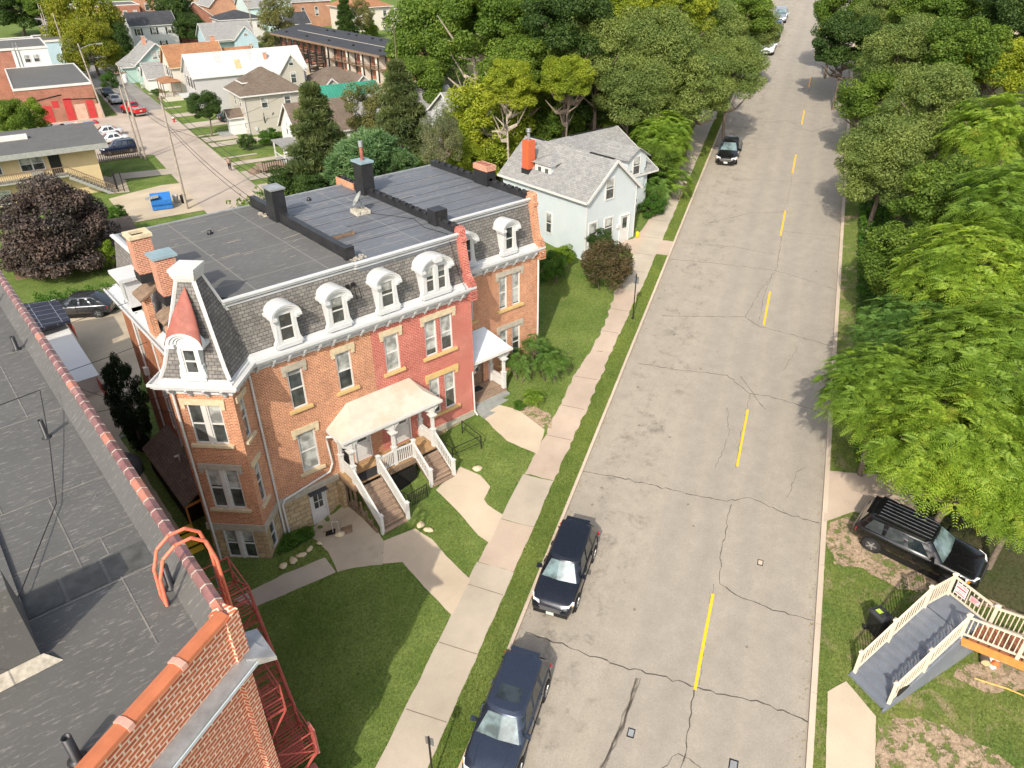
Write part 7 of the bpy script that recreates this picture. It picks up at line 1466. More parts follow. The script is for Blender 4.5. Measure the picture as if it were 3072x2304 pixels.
# white gabled house by the pines
h = House('white_gable_house', 'white gabled house with brown roof and small porch beside the blue green pine', 'house', 28.8, 93.5, 36.5, 100.5); h.walls(M['white_s'], 3.9, 6.8); h.gable(M['brownshingle'], 3.9, 6.9, 'a', .35)
for y in (2.4, 4.4): h.win('l', y, 3.0, .6, 1.5)
h.win('l', 3.5, 5.3, .5, .6); h.porch(-2.4, -.8, 0, 3.5, 2.7, M['greyroof'], 2); h.box('side_deck', -5.5, -1.6, .5, -2.4, 1.6, .7, M['deck'])
b = MB()
for k in range(12): b.box(-5.5+k*.28, -1.62, .0, -5.44+k*.28, -1.56, 1.5)
b.box(-5.5, -1.64, 1.45, -2.3, -1.54, 1.53); h.put('deck_rail', b, M['black'])
for k in range(5): h.box('deck_step', -6.0-k*.3, -.9, -.1, -5.7-k*.3, .9, .55-k*.13, M['deck'])
# brick store with the white upper building
h = House('brick_store', 'flat roofed brick store with red painted panels and white parapet edge', 'building', .8, 139, 11.4, 162.5); h.walls(M['rbrick'], 5.2); h.flat(M['roofadj'], 5.2, 0, .22); 
for x0, x1, z0, z1, mt in ((2.6, 4.2, -.5, 2.6, 'red_p'), (4.4, 5.3, 2.2, 3.2, 'red_p'), (6.0, 7.1, -.5, 3.4, 'red_p'), (9.1, 10.1, -.5, 2.9, 'red_p'), (10.3, 10.9, -.2, 2.2, 'pinkpatch'), (7.3, 8.9, -.5, 2.4, 'pinkpatch'), (.9, 2.4, -.3, 2.6, 'pinkpatch')): h.box('wall_panel', x0, -.035 if mt == 'red_p' else -.02, z0, x1, 0, z1, M[mt])
b = MB(); b.bar((.6, -.05, 3.2), (6.0, -.05, 4.0), .06, .12); b.bar((6.1, -.05, 3.3), (10.6, -.05, 3.0), .06, .1); h.put('brick_corbel', b, M['dark'])
h = House('white_upper_building', 'tall building with red brick arched window wall and white painted wall behind the store', 'building', -9, 162.7, 8.0, 177); h.walls(M['rbrick'], 8.2); h.box('white_wall', 11.6, -.05, 0, 17.05, 10, 8.1, M['white_s']); h.flat(M['roofadj'], 8.25, .05, .25)
for x in (13.6, 15.0): h.win('f', x, 6.1, .8, 1.1, off=-.05)
for x in (3.6, 8.4): h.win('f', x, 5.0, .9, 2.0); b = MB(); b.tube((x, -.02, 7.0), (x, -.06, 7.0), .55, n=14); h.put('window_arch', b, M['white'])
b = MB()
for x in (12.1, 12.6): b.tube((x, -.15, 4.8), (x, -.15, 9.3), .06)
h.put('wall_pipe', b, M['metal'])
h = House('white_flat_house', 'white flat roofed building at the top left edge', 'building', -2, 200, 8, 212); h.walls(M['white_s'], 5.2); h.flat(M['roofadj'], 5.2); h.win('f', 5, 2.6); h.win('f', 6.1, 2.6)
h = House('blue_flat_house', 'powder blue flat roofed building beside the pole at the top left', 'building', 8.2, 198, 15.5, 210); h.walls(M['blue_s'], 5.6); h.flat(M['roofadj'], 5.6); h.win('f', 4.6, 2.4, .9, 2.0, blind=.1)
h = House('cream_hip_house', 'cream house with brownish hipped roof and front porch by the tall yellow green tree', 'house', 15.6, 206, 21.5, 216); h.walls(M['cream_s'], 6.2); h.hip(plain('faded brown roof', (.27, .2, .17), .9), 6.2, 9.5, .5); h.win('f', 1.6, 3.8); h.porch(.2, -4, 5.5, 0, 3.0, M['darkshingle'], 4)
# yellow two storey apartment building
h = House('yellow_apartments', 'yellow stucco two storey apartments with flat grey roof and outside walkway', 'apartment building', -13, 95.6, 6.3, 106.0); h.walls(M['stucco'], 5.4); h.box('roof', -.5, -1.6, 5.4, 20.6, 10.8, 5.62, M['roofadj']); h.box('fascia', -.5, -1.66, 5.05, 20.6, -1.6, 5.6, M['stepgrey']); h.box('skylight', 8.6, 5.2, 5.62, 13.4, 6.4, 6.0, M['white']); h.box('walkway', -1, -1.5, 2.55, 16.0, 0, 2.72, M['stepgrey'])
for x in (8.4, 12.4): h.win('f', x, 3.4, 1.0, 1.35); h.win('f', x+1.15, 3.4, 1.0, 1.35); h.win('f', x, .3, 1.0, 1.35); h.win('f', x+1.15, .3, 1.0, 1.35)
h.box('door', 14.6, -.06, 2.75, 15.7, 0, 4.85, M['black']); h.box('air_conditioner', 12.6, -.25, 2.85, 13.8, 0, 3.3, M['stepgrey'])
b = MB(); 
for k in range(84): x = -1+k*.2; b.box(x, -1.5, 2.7, x+.05, -1.45, 3.6)
b.box(-1, -1.54, 3.58, 16, -1.42, 3.66); h.put('railing', b, M['wood'])
b = MB(); c = MB()
for k in range(14): x = 16.0+k*.3; z = 2.6-k*.2; c.box(x, -1.5, z-.05, x+.34, -.3, z)
for k in range(21): x = 16.0+k*.2; z = 2.7-k*.134; b.box(x, -1.55, z, x+.05, -1.5, z+.9)
b.bar((16, -1.5, 3.62), (20.2, -1.5, .85), .1, .08); c.bar((16, -1.5, 2.45), (20.2, -1.5, -.3), .06, .3); h.put('stair_railing', b, M['wood']); h.put('stair', c, M['stepgrey'])
b = MB(); 
for p in ((20.3, -1.4), (20.3, 0), (20.9, -1.6)): b.box(p[0], p[1], -.5, p[0]+.1, p[1]+.1, 2.4)
h.put('handrail_post', b, M['black'])
# small roofs near the lot
T = thing('garage', 'low garage with wide brown shingle roof beside the purple tree', 'garage', ab(6.6, 71.5, 1.6), RA); b = MB(); b.mesh([(-11, 0, 1.3), (0, 0, 1.3), (0, 8.2, 1.7), (-11, 8.2, 1.7), (-11, 0, 1.15), (0, 0, 1.15), (0, 8.2, 1.55), (-11, 8.2, 1.55)], [(0, 1, 2, 3), (7, 6, 5, 4), (0, 4, 5, 1), (1, 5, 6, 2), (2, 6, 7, 3), (3, 7, 4, 0)]); b.build('roof', M['brownshingle'], T); b = MB(); b.box(-10.6, .4, -1, -.4, 7.8, 1.2); b.build('wall', M['wood'], T)
T = thing('pyramid_roof_shed', 'small shed with mossy pyramid roof peeking over the row house roof', 'shed', ab(8.0, 67, 1.6), RA); b = MB(); b.mesh([(-2.6, -2.6, 1.2), (2.6, -2.6, 1.2), (2.6, 2.6, 1.2), (-2.6, 2.6, 1.2), (0, 0, 2.5)], [(0, 1, 4), (1, 2, 4), (2, 3, 4), (3, 0, 4)]); b.build('roof', plain('mossy roof', (.20, .19, .13), .95, var=.3, scale=2), T); b = MB(); b.box(-2.3, -2.3, -1, 2.3, 2.3, 1.2); b.build('wall', M['greystone'], T)
T = thing('white_lot_shed', 'narrow white shed with dark panelled roof and red lattice stair rail by the lot', 'shed', (4.2, 52, 2.2)); b = MB(); b.mesh([(-1.5, 0, 3.2), (1.95, .6, 2.9), (2.1, 4.6, 2.9), (-1.5, 5.6, 3.2), (-1.5, 0, 3.05), (1.95, .6, 2.75), (2.1, 4.6, 2.75), (-1.5, 5.6, 3.05)], [(0, 1, 2, 3), (7, 6, 5, 4), (0, 4, 5, 1), (1, 5, 6, 2), (2, 6, 7, 3), (3, 7, 4, 0)]); b.build('roof', brickmat('dark panels', (.035, .04, .06), (.045, .05, .075), (.25, .27, .32), bw=.8, bh=1.2, ms=.02), T); b = MB(); b.box(-1.5, -5.5, -.5, 1.7, 4.4, 2.7); b.v = [(x, y, z if not (z > 2 and y < 0) else 1.5) for x, y, z in b.v]; b.build('wall', M['white_s'], T); b = MB(); b.box(1.72, -3.6, -.4, 1.8, -2.2, 1.2); b.build('door', M['dark'], T)
b = MB()
for k in range(14): b.bar((1.95, .3+k*.3, 1.6), (1.95, .6+k*.3, 2.5), .03, .03); b.bar((1.95, .6+k*.3, 1.6), (1.95, .3+k*.3, 2.5), .03, .03)
for k in range(8): b.bar((1.5, -7.6+k*.28, .6), (1.5, -7.3+k*.28, 1.5), .03, .03); b.bar((1.5, -7.3+k*.28, .6), (1.5, -7.6+k*.28, 1.5), .03, .03)
b.build('lattice_rail', M['escape'], T)
# blue dumpster, cans, heap of rubbish, hydrant, mats
T = thing('dumpster', 'blue dumpster with open grey ribbed lid beside the utility pole', 'dumpster', ab(10.4, 85.2, 1.82), RA-.15); b = MB(); v = [(-1, -.7, .1), (1, -.7, .1), (1, .7, .1), (-1, .7, .1), (-1, -.8, 1.1), (1, -.8, 1.1), (1, .8, 1.5), (-1, .8, 1.5)]; b.mesh(v, [(3, 2, 1, 0), (4, 5, 6, 7), (0, 1, 5, 4), (1, 2, 6, 5), (2, 3, 7, 6), (3, 0, 4, 7)]); b.build('body', plain('blue steel', (.03, .18, .52), .5, var=.15), T)
b = MB(); b.bar((-1.45, -.55, 1.35), (-.15, -.55, 1.5), .9, .05)
for k in range(6): b.bar((-1.4+k*.22, -.98, 1.39+k*.025), (-1.4+k*.22, -.1, 1.39+k*.025), .04, .05)
b.build('lid', M['stepgrey'], T); b = MB(); b.box(-1.0, -.86, .6, 1.0, -.8, .7); b.build('side_rib', plain('dark blue', (.02, .12, .38), .5), T)
for i, (da, db, mt, lb) in enumerate(((1.6, 1.1, 'white', 'small white bin beside the dumpster pole'), (2.3, .6, 'black', 'black bin slumped by the dumpster pole'))): p = ab(10.4+da, 85.2+db, 1.82); b = MB(); b.lathe((0, 0, 0), [(.26, 0), (.32, .8), (.34, .85), (.1, .95)], 12); o = b.build('trash_bin', M[mt], loc=p); tag(o, lb, 'bin')
M['bluetarp'] = plain('blue tarp', (.05, .25, .6), .5); M['cardboard'] = plain('cardboard', (.55, .42, .28), .9)
cols = [('bluetarp', 'blue tarp sheet heaped at the left of the rubbish pile', -1.5), ('signwhite', 'white sack left of the cardboard in the rubbish pile', -.4), ('black', 'black bag between white sacks by the brick store', .5), ('signwhite', 'crumpled white sack near the middle of the rubbish pile', 1.2), ('cardboard', 'flattened tan cardboard sheet on the rubbish pile', 2.6), ('signwhite', 'white sack under the tan cardboard', 1.9), ('bluetarp', 'blue board at the right of the rubbish pile', 4.2), ('stepgrey', 'grey scrap at the right end of the rubbish pile', 5.0), ('red_p', 'red box at the right end of the rubbish pile', 4.9)]
for i, (mt, lb, da) in enumerate(cols):
    p = ab(5.0+da, 134.6+(.8 if i % 2 else 0), 1.8)
    if mt == 'cardboard' or 'board' in lb: b = MB(); b.box(-.8, -.5, .3, .8, .5, .38)
    else: b = blob(.6, .5, .5, .4, i+20, 10, 6)
    o = b.build('rubbish_bag' if 'sack' in lb or 'bag' in lb else 'rubbish', M[mt], loc=p); tag(o, lb, 'rubbish', 'rubbish heaped by the brick store')
p = pab(523, 367, 1.8); T = thing('fire_hydrant', 'red and white fire hydrant on the grass strip by the rear street', 'fire hydrant', ab(p[0], p[1], 1.85)); b = MB(); b.lathe((0, 0, 0), [(.2, 0), (.15, .1), (.14, .5), (.18, .55)], 12); b.tube((-.25, 0, .4), (.25, 0, .4), .07, n=8); b.build('barrel', M['red_p'], T); b = MB(); b.lathe((0, 0, .55), [(.18, 0), (.14, .15), (.04, .25)], 12); b.build('cap', M['white'], T)
# poles and wires
def upole(a, b_, h_, lab, lean=(0, 0), arms=(), lamp=None, trans=False, w=.16, z=1.7, pos=None):
    P0 = ab(a, b_, z) if pos is None else Vector(pos); T = thing('utility_pole', lab, 'utility pole', P0, RA, 'utility poles and wires of the rear street'); top = Vector((lean[0], lean[1], h_)); b = MB(); b.tube((0, 0, -.3), top, w, w*.6, 10); b.build('shaft', M['pole'], T)
    for hz_, l in arms: c = top*(hz_/h_); b = MB(); b.bar(c+Vector((-l, 0, 0)), c+Vector((l, 0, 0)), .1, .12); [b.lathe(c+Vector((x, 0, .06)), [(.04, 0), (.06, .1), (.03, .16)], 6) for x in (-l*.9, -l*.4, l*.4, l*.9)]; b.build('crossarm', M['wood'], T)
    if trans: c = top*.86; b = MB(); b.lathe(c+Vector((.35, 0, -.5)), [(.05, 0), (.28, .05), (.3, .2), (.3, .95), (.2, 1.05), (.04, 1.1)], 14); b.build('transformer', M['lgrey_s'], T)
    if lamp: c = top*.93; b = MB(); b.path([c, c+Vector((lamp*.6, 0, .5)), c+Vector((lamp, 0, .55))], .04, 6); L_ = b.build('lamp_arm', M['metal'], T); b = MB(); b.box(lamp-.1+c.x, c.y-.15, c.z+.45, lamp+.7+c.x, c.y+.15, c.z+.62); b.build('lamp_head', M['metal'], L_)
    return T, P0+Matrix.Rotation(RA, 3, 'Z') @ top
pA = upole(12.6, 107.6, 11.5, 'utility pole with grey transformer, right one of the pair by the picket fence', (-.3, .2), ((10.6, .7),), trans=True); pB = upole(12.25, 108.6, 9.0, 'plain utility pole leaning behind the transformer pole', (-.3, .3)); pC = upole(12.5, 83.4, 11.6, 'tall utility pole standing beside the blue dumpster', (0, 0), ((11.3, .4),)); pD = upole(11.9, 138.4, 11.0, 'utility pole with street lamp at the corner of the brick store', (-.8, .4), lamp=2.6)
pE = upole(12.6, 190, 11.5, 'pale utility pole before the yellow green tree, nearer the street lamp pole', (-.3, 0)); pF = upole(14, 262, 13, 'distant utility pole above the yellow green tree', (0, 0), ((12, 1),)); pG = upole(58.2, 214.5, 10.5, 'utility pole between the blue gabled and dark roofed houses', (0, 0), ((10, .9),)); pH = upole(12.3, 222, 11, 'dark thin pole before the powder blue building', (0, 0), ((10, .7),))
def wire(p, q, sag, lab, r=.022, n=12, cat='wire'):
    p = Vector(p); q = Vector(q); b = MB(); b.path([p.lerp(q, k/n)-Vector((0, 0, sag*4*(k/n)*(1-k/n))) for k in range(n+1)], r, 4); tag(b.build('overhead_wire', M['wire']), lab, cat, 'overhead wires')
d = lambda P, x, y, z: P[1]+Vector((x, y, z)); far = ab(13.5, 52, 12.5)
for i, (dx, dz) in enumerate(((-.3, -.2), (.3, -.2), (0, -2.6), (.1, -3.2))):
    nm = ('upper left', 'upper right', 'lower thick', 'lowest')[i]
    wire(d(pC, dx, 0, dz), d(pA, dx, 0, dz), .6, nm+' wire between the dumpster pole and the transformer pole'); wire(d(pA, dx, 0, dz), d(pD, dx, 0, dz), .8, nm+' wire from the transformer pole to the street lamp pole'); wire(d(pC, dx, 0, dz), far+Vector((dx, 0, dz)), .7, nm+' wire from the dumpster pole passing behind the row house')
for i, (u, v, z) in enumerate(((900, 440, 7), (960, 300, 6.5), (905, 250, 7.5))): q = hz(u, v, z); wire(d(pC, 0, 0, -3.0-.3*i), q, 1.0, ('service wire from the dumpster pole to the white gabled house', 'service wire from the dumpster pole to the tan house side', 'service wire from the dumpster pole toward the green roof')[i], .018)
wire(d(pD, 0, 0, -1.5), d(pE, 0, 0, -1), .8, 'wire from the street lamp pole up the rear street'); wire(d(pD, 0, 0, -1), ab(27, 150, 7), .8, 'wire from the street lamp pole to the orange roofed house', .018)
for i, (y0_, z0_, x1_, y1_, z1_) in enumerate(((37.8, 13.9, -6, 48, 12.6), (36.5, 12.9, -6, 43, 11.2), (34.8, 12.6, -6, 40.0, 10.4), (33.0, 11.3, -6, 37.2, 9.4), (31.5, 9.2, -4, 44.0, 4.8), (30.6, 8.6, 3.2, 46.0, 5.0))):
    wire((6.5, y0_, z0_), (x1_, y1_, z1_), .35, ('topmost', 'second', 'third', 'fourth', 'long sagging', 'short sagging')[i]+' wire leaving the side wall of the row house over the lot', .014)
for i, (t0_, z_) in enumerate(((-9, 9.5), (-8.6, 8.9))): a_, c_ = st(112, t0_), st(140, 9); wire((a_.x, a_.y, plane(a_.x, a_.y)+z_), (c_.x, c_.y, plane(c_.x, c_.y)+10.5), .8, ('upper', 'lower')[i]+' wire crossing the street at the top right', .03)
# man walking by the rear street
p = pab(692, 514, 1.8); T = thing('person', 'man in patterned shirt and dark trousers walking along the rear street', 'person', ab(p[0], p[1], 1.84), R(-110))
def skin(name, verts, edges, radii, mat, parent, sub=2):
    me = bpy.data.meshes.new(name); me.from_pydata(verts, edges, []); o = bpy.data.objects.new(name, me); COL.objects.link(o); o.modifiers.new('s', 'SKIN'); 
    for i, r in enumerate(radii): v = me.skin_vertices[0].data[i]; v.radius = (r, r) if not isinstance(r, tuple) else r
    me.skin_vertices[0].data[0].use_root = True; sb = o.modifiers.new('u', 'SUBSURF'); sb.levels = sub; sb.render_levels = sub
    dg = bpy.context.evaluated_depsgraph_get(); m2 = bpy.data.meshes.new_from_object(o.evaluated_get(dg)); bpy.data.objects.remove(o); m2.materials.clear(); m2.materials.append(mat)
    for pl in m2.polygons: pl.use_smooth = True
    o = bpy.data.objects.new(name, m2); COL.objects.link(o); o.parent = parent; return o
sk_ = plain('skin', (.42, .24, .16), .5, var=.1)
V = [(0, 0, .95), (0, 0, 1.12), (0, 0, 1.36), (0, 0, 1.47), (.02, 0, 1.56), (.03, 0, 1.70), (0, .19, 1.40), (-.06, .23, 1.14), (.02, .22, .92), (.04, .22, .84), (0, -.19, 1.40), (.08, -.23, 1.14), (.2, -.21, .94), (.23, -.2, .87), (0, .09, .9), (.14, .1, .5), (.02, .1, .09), (.15, .1, .05), (0, -.09, .9), (-.06, -.1, .5), (-.26, -.1, .14), (-.14, -.1, .05)]
E_ = [(0, 1), (1, 2), (2, 3), (3, 4), (4, 5), (2, 6), (6, 7), (7, 8), (8, 9), (2, 10), (10, 11), (11, 12), (12, 13), (0, 14), (14, 15), (15, 16), (16, 17), (0, 18), (18, 19), (19, 20), (20, 21)]
rd = [.13, .13, .15, .06, .09, .085, .07, .05, .035, .03, .07, .05, .035, .03, .1, .065, .045, .04, .1, .065, .045, .04]; B_ = skin('body', V, E_, rd, sk_, T)
skin('shirt', [V[0], V[1], V[2], V[6], V[7], V[10], V[11]], [(0, 1), (1, 2), (2, 3), (3, 4), (2, 5), (5, 6)], [.15, .15, .17, .09, .065, .09, .065], plain('patterned shirt', (.35, .25, .2), .9, var=.8, scale=14), T)
skin('trousers', [V[0], V[14], V[15], V[16], V[18], V[19], V[20]], [(0, 1), (1, 2), (2, 3), (0, 4), (4, 5), (5, 6)], [.15, .12, .085, .06, .12, .085, .06], plain('dark trousers', (.025, .025, .035), .9), T)
b = blob(.105, .1, .085, .1, 9, 10, 6); b.v = [(x+.02, y, z+1.73) for x, y, z in b.v]; b.build('hair', M['wood'], T)
# ------------------------------------------------------------------ vegetation
def mesh_np(name, V, F, mat, smooth_=False):
    me = bpy.data.meshes.new(name); nv = len(V); nf, k = F.shape
    me.vertices.add(nv); me.vertices.foreach_set('co', V.astype(np.float32).ravel()); me.loops.add(nf*k); me.loops.foreach_set('vertex_index', F.astype(np.int32).ravel())
    me.polygons.add(nf); me.polygons.foreach_set('loop_start', np.arange(0, nf*k, k, dtype=np.int32)); me.polygons.foreach_set('loop_total', np.full(nf, k, np.int32)); me.update(calc_edges=True); me.materials.append(mat); return me
def unit(a): return a/np.maximum(1e-9, np.linalg.norm(a, axis=-1, keepdims=True))
def quads(P, N_, L_, W_, rg):
    """leaf quads at P, facing N_, length L_, width W_ (arrays)"""
    t = unit(np.cross(N_, unit(rg.normal(size=P.shape)))); s = np.cross(N_, t); L_ = L_[:, None]; W_ = W_[:, None]
    V = np.stack([P-t*L_*.5, P+s*W_*.5+N_*L_*.08, P+t*L_*.5, P-s*W_*.5+N_*L_*.08], 1).reshape(-1, 3); return V, np.arange(len(V)).reshape(-1, 4)
def crown(name, mat, seed, clumps=46, n=9000, leaf=.055, asp=.6, cr=.30, shape='round', flat=.0, spread=1.0, gap=.5):
    rg = np.random.default_rng(seed); d = unit(rg.normal(size=(clumps*3, 3))); d = d[d[:, 2] > -.75][:clumps]; n = int(n*2.0); leaf *= 1.18; clumps = int(clumps*1.2); r = rg.uniform(gap, .88, len(d))[:, None]; Cc = d*r
    if shape == 'cone': h = rg.uniform(0, 1, len(d)); a = rg.uniform(0, 2*np.pi, len(d)); rr = (1-h)**.8*rg.uniform(.5, .95, len(d))+.05; Cc = np.stack([rr*np.cos(a)*.9, rr*np.sin(a)*.9, h*2-1], 1)
    if shape == 'column': h = rg.uniform(-1, 1, len(d)); a = rg.uniform(0, 2*np.pi, len(d)); rr = np.sqrt(np.clip(1-h**2, 0.02, 1))*rg.uniform(.4, .8, len(d)); Cc = np.stack([rr*np.cos(a), rr*np.sin(a), h], 1)
    w = rg.uniform(.6, 1.3, len(Cc)); ci = rg.choice(len(Cc), n, p=w/w.sum()); R_ = cr*w[ci]*(1 if shape != 'cone' else .75)
    u = unit(rg.normal(size=(n, 3))); rad = rg.uniform(.35, 1, n)**.45; P = Cc[ci]+u*(R_*rad)[:, None]*np.array([1, 1, .72]); P[:, 2] -= flat*np.hypot(P[:, 0], P[:, 1])**2*.4
    N_ = unit(u*.7+rg.normal(size=(n, 3))*.55+np.array([0, 0, .55])); s = leaf*rg.uniform(.6, 1.3, n); V, F = quads(P, N_, s, s*asp, rg); return mesh_np(name, V, F, mat)
def fronds(name, mat, seed, ros=560, per=11, leaf=.145, pairs=7, R_=1.0, droop=.55, inner=.45, w=.30):
    """crown of compound leaves; sizes relative to a crown of unit radius"""
    rg = np.random.default_rng(seed); d = unit(rg.normal(size=(ros*3, 3))); d = d[d[:, 2] > -.6][:ros]; C0 = d*rg.uniform(inner, .9, len(d))[:, None]*np.array([1, 1, .8]); n = len(C0)*per
    C_ = np.repeat(C0, per, 0); ax = np.repeat(unit(d+np.array([0, 0, .9])), per, 0); a = rg.uniform(0, 2*np.pi, n)
    e1 = unit(np.cross(ax, rg.normal(size=(1, 3)))); e2 = np.cross(ax, e1); D = unit(e1*np.cos(a)[:, None]+e2*np.sin(a)[:, None]+ax*rg.uniform(.1, .8, n)[:, None]); L_ = leaf*rg.uniform(.7, 1.25, n)
    sd_ = unit(np.cross(D, ax)); Vs = []
    for i in range(pairs):
        f = .18+.8*i/(pairs-1); q = D*(L_*f)[:, None]-np.array([0, 0, 1])*(droop*L_*f*f)[:, None]; fl = w*L_*(1-.55*abs(f-.45)*1.3)
        for sg in (-1, 1):
            t = unit(sd_*sg+D*.45-np.array([0, 0, .25])); b0 = C_+q; wv = unit(D-t*(D*t).sum(1, keepdims=True))*(fl*.17)[:, None]; tip = b0+t*fl[:, None]
            m = b0+t*(fl*.45)[:, None]; Vs.append(np.stack([b0, m-wv, tip, m+wv], 1))
    V = np.concatenate(Vs, 0).reshape(-1, 3); return mesh_np(name, V, np.arange(len(V)).reshape(-1, 4), mat)
def needles(name, mat, seed, tufts=900, per=9, L_=.07, shape='round'):
    rg = np.random.default_rng(seed); d = unit(rg.normal(size=(tufts*2, 3)))[:tufts]
    if shape == 'tier': h = rg.uniform(0, 1, tufts); a = rg.uniform(0, 2*np.pi, tufts); k = np.floor(h*9)/9; rr = (1.02-k)**.85*rg.uniform(.25, 1, tufts)**.5*(.8+.25*np.sin(a*3+k*20)); C_ = np.stack([rr*np.cos(a), rr*np.sin(a), (k+rg.uniform(0, .05, tufts))*2-1-rr*.12], 1)
    else:
        cc = unit(rg.normal(size=(40, 3)))*rg.uniform(.4, .8, (40, 1)); ci = rg.integers(0, 40, tufts); C_ = cc[ci]+d*.3*rg.uniform(.5, 1, tufts)[:, None]
    C2 = np.repeat(C_, per, 0); t = unit(rg.normal(size=C2.shape)+np.array([0, 0, .5])+np.repeat(unit(C_*np.array([1, 1, .2])), per, 0)*.9); l = L_*rg.uniform(.7, 1.3, len(C2)); s = unit(np.cross(t, rg.normal(size=t.shape)))*(l*.13)[:, None]
    V = np.stack([C2-s, C2+t*l[:, None]-s*.3, C2+t*l[:, None]+s*.3, C2+s], 1).reshape(-1, 3); return mesh_np(name, V, np.arange(len(V)).reshape(-1, 4), mat)
def trunkmesh(name, mat, seed, limbs=9, lean=.1, thick=.05, multi=1):
    rg = random.Random(seed); b = MB()
    for m_ in range(multi):
        ox = rg.uniform(-.06, .06)*multi; p = Vector((ox, rg.uniform(-.05, .05)*multi, -1.02)); q = Vector((ox*3+rg.uniform(-lean, lean), rg.uniform(-lean, lean)+ox, -.1)); mid = p.lerp(q, .5)+Vector((rg.uniform(-.05, .05), rg.uniform(-.05, .05), 0)); b.path([p, mid, q], [thick, thick*.8, thick*.6], 8)
        for k in range(limbs):
            a = 2*math.pi*k/limbs+rg.uniform(-.4, .4); s = p.lerp(q, rg.uniform(.55, 1)); e = rg.uniform(.04, .3); R0 = rg.uniform(.5, .85); t = s+Vector((math.cos(a)*R0, math.sin(a)*R0, e)); m2 = s.lerp(t, .5)+Vector((0, 0, -.06)); b.path([s, m2, t], [thick*.45, thick*.3, thick*.1], 6)
            for j in range(2): u_ = m2+Vector((rg.uniform(-.35, .35), rg.uniform(-.35, .35), rg.uniform(.0, .14))); b.path([m2, u_], [thick*.25, thick*.06], 5)
    o = b.build(name, mat); me = o.data; bpy.data.objects.remove(o); return me
F_ = {}
F_['green'] = foliage('mid green leaves', (.07, .13, .02), (.17, .25, .04)); F_['dark'] = foliage('dark green leaves', (.03, .068, .018), (.085, .14, .035)); F_['yellow'] = foliage('yellow green leaves', (.18, .24, .02), (.38, .42, .045), accent=(.10, .16, .02)); F_['lime'] = foliage('lime leaves', (.10, .19, .015), (.22, .31, .035))
F_['locust'] = foliage('fine grey green leaves', (.115, .17, .045), (.25, .31, .10)); F_['olive'] = foliage('olive leaves', (.12, .13, .045), (.21, .21, .08), accent=(.17, .13, .08)); F_['purple'] = foliage('purple brown leaves', (.045, .033, .034), (.115, .088, .082), trans=.08, accent=(.06, .055, .03)); F_['bluegreen'] = foliage('blue green needles', (.08, .16, .07), (.19, .30, .15)); F_['pine'] = foliage('olive pine needles', (.075, .11, .045), (.17, .205, .09))
F_['arbor'] = foliage('very dark scale leaves', (.008, .026, .012), (.025, .055, .022), trans=.1); F_['autumn'] = foliage('yellow green autumn leaves', (.13, .17, .02), (.30, .30, .03), accent=(.22, .15, .05)); F_['redbrown'] = foliage('reddish brown shrub leaves', (.075, .07, .03), (.17, .12, .07), accent=(.12, .15, .04)); F_['sumacY'] = foliage('bright sumac leaflets', (.12, .22, .02), (.30, .40, .055), trans=.4, accent=(.38, .40, .06)); F_['sumac'] = foliage('green sumac leaflets', (.06, .14, .03), (.14, .235, .05), trans=.35); F_['sumacM'] = foliage('mid sumac leaflets', (.11, .21, .025), (.24, .34, .05), trans=.4); F_['ivy'] = foliage('creeper leaves', (.04, .11, .015), (.10, .20, .03)); F_['silver'] = foliage('silvery leaves', (.13, .15, .085), (.24, .25, .15))
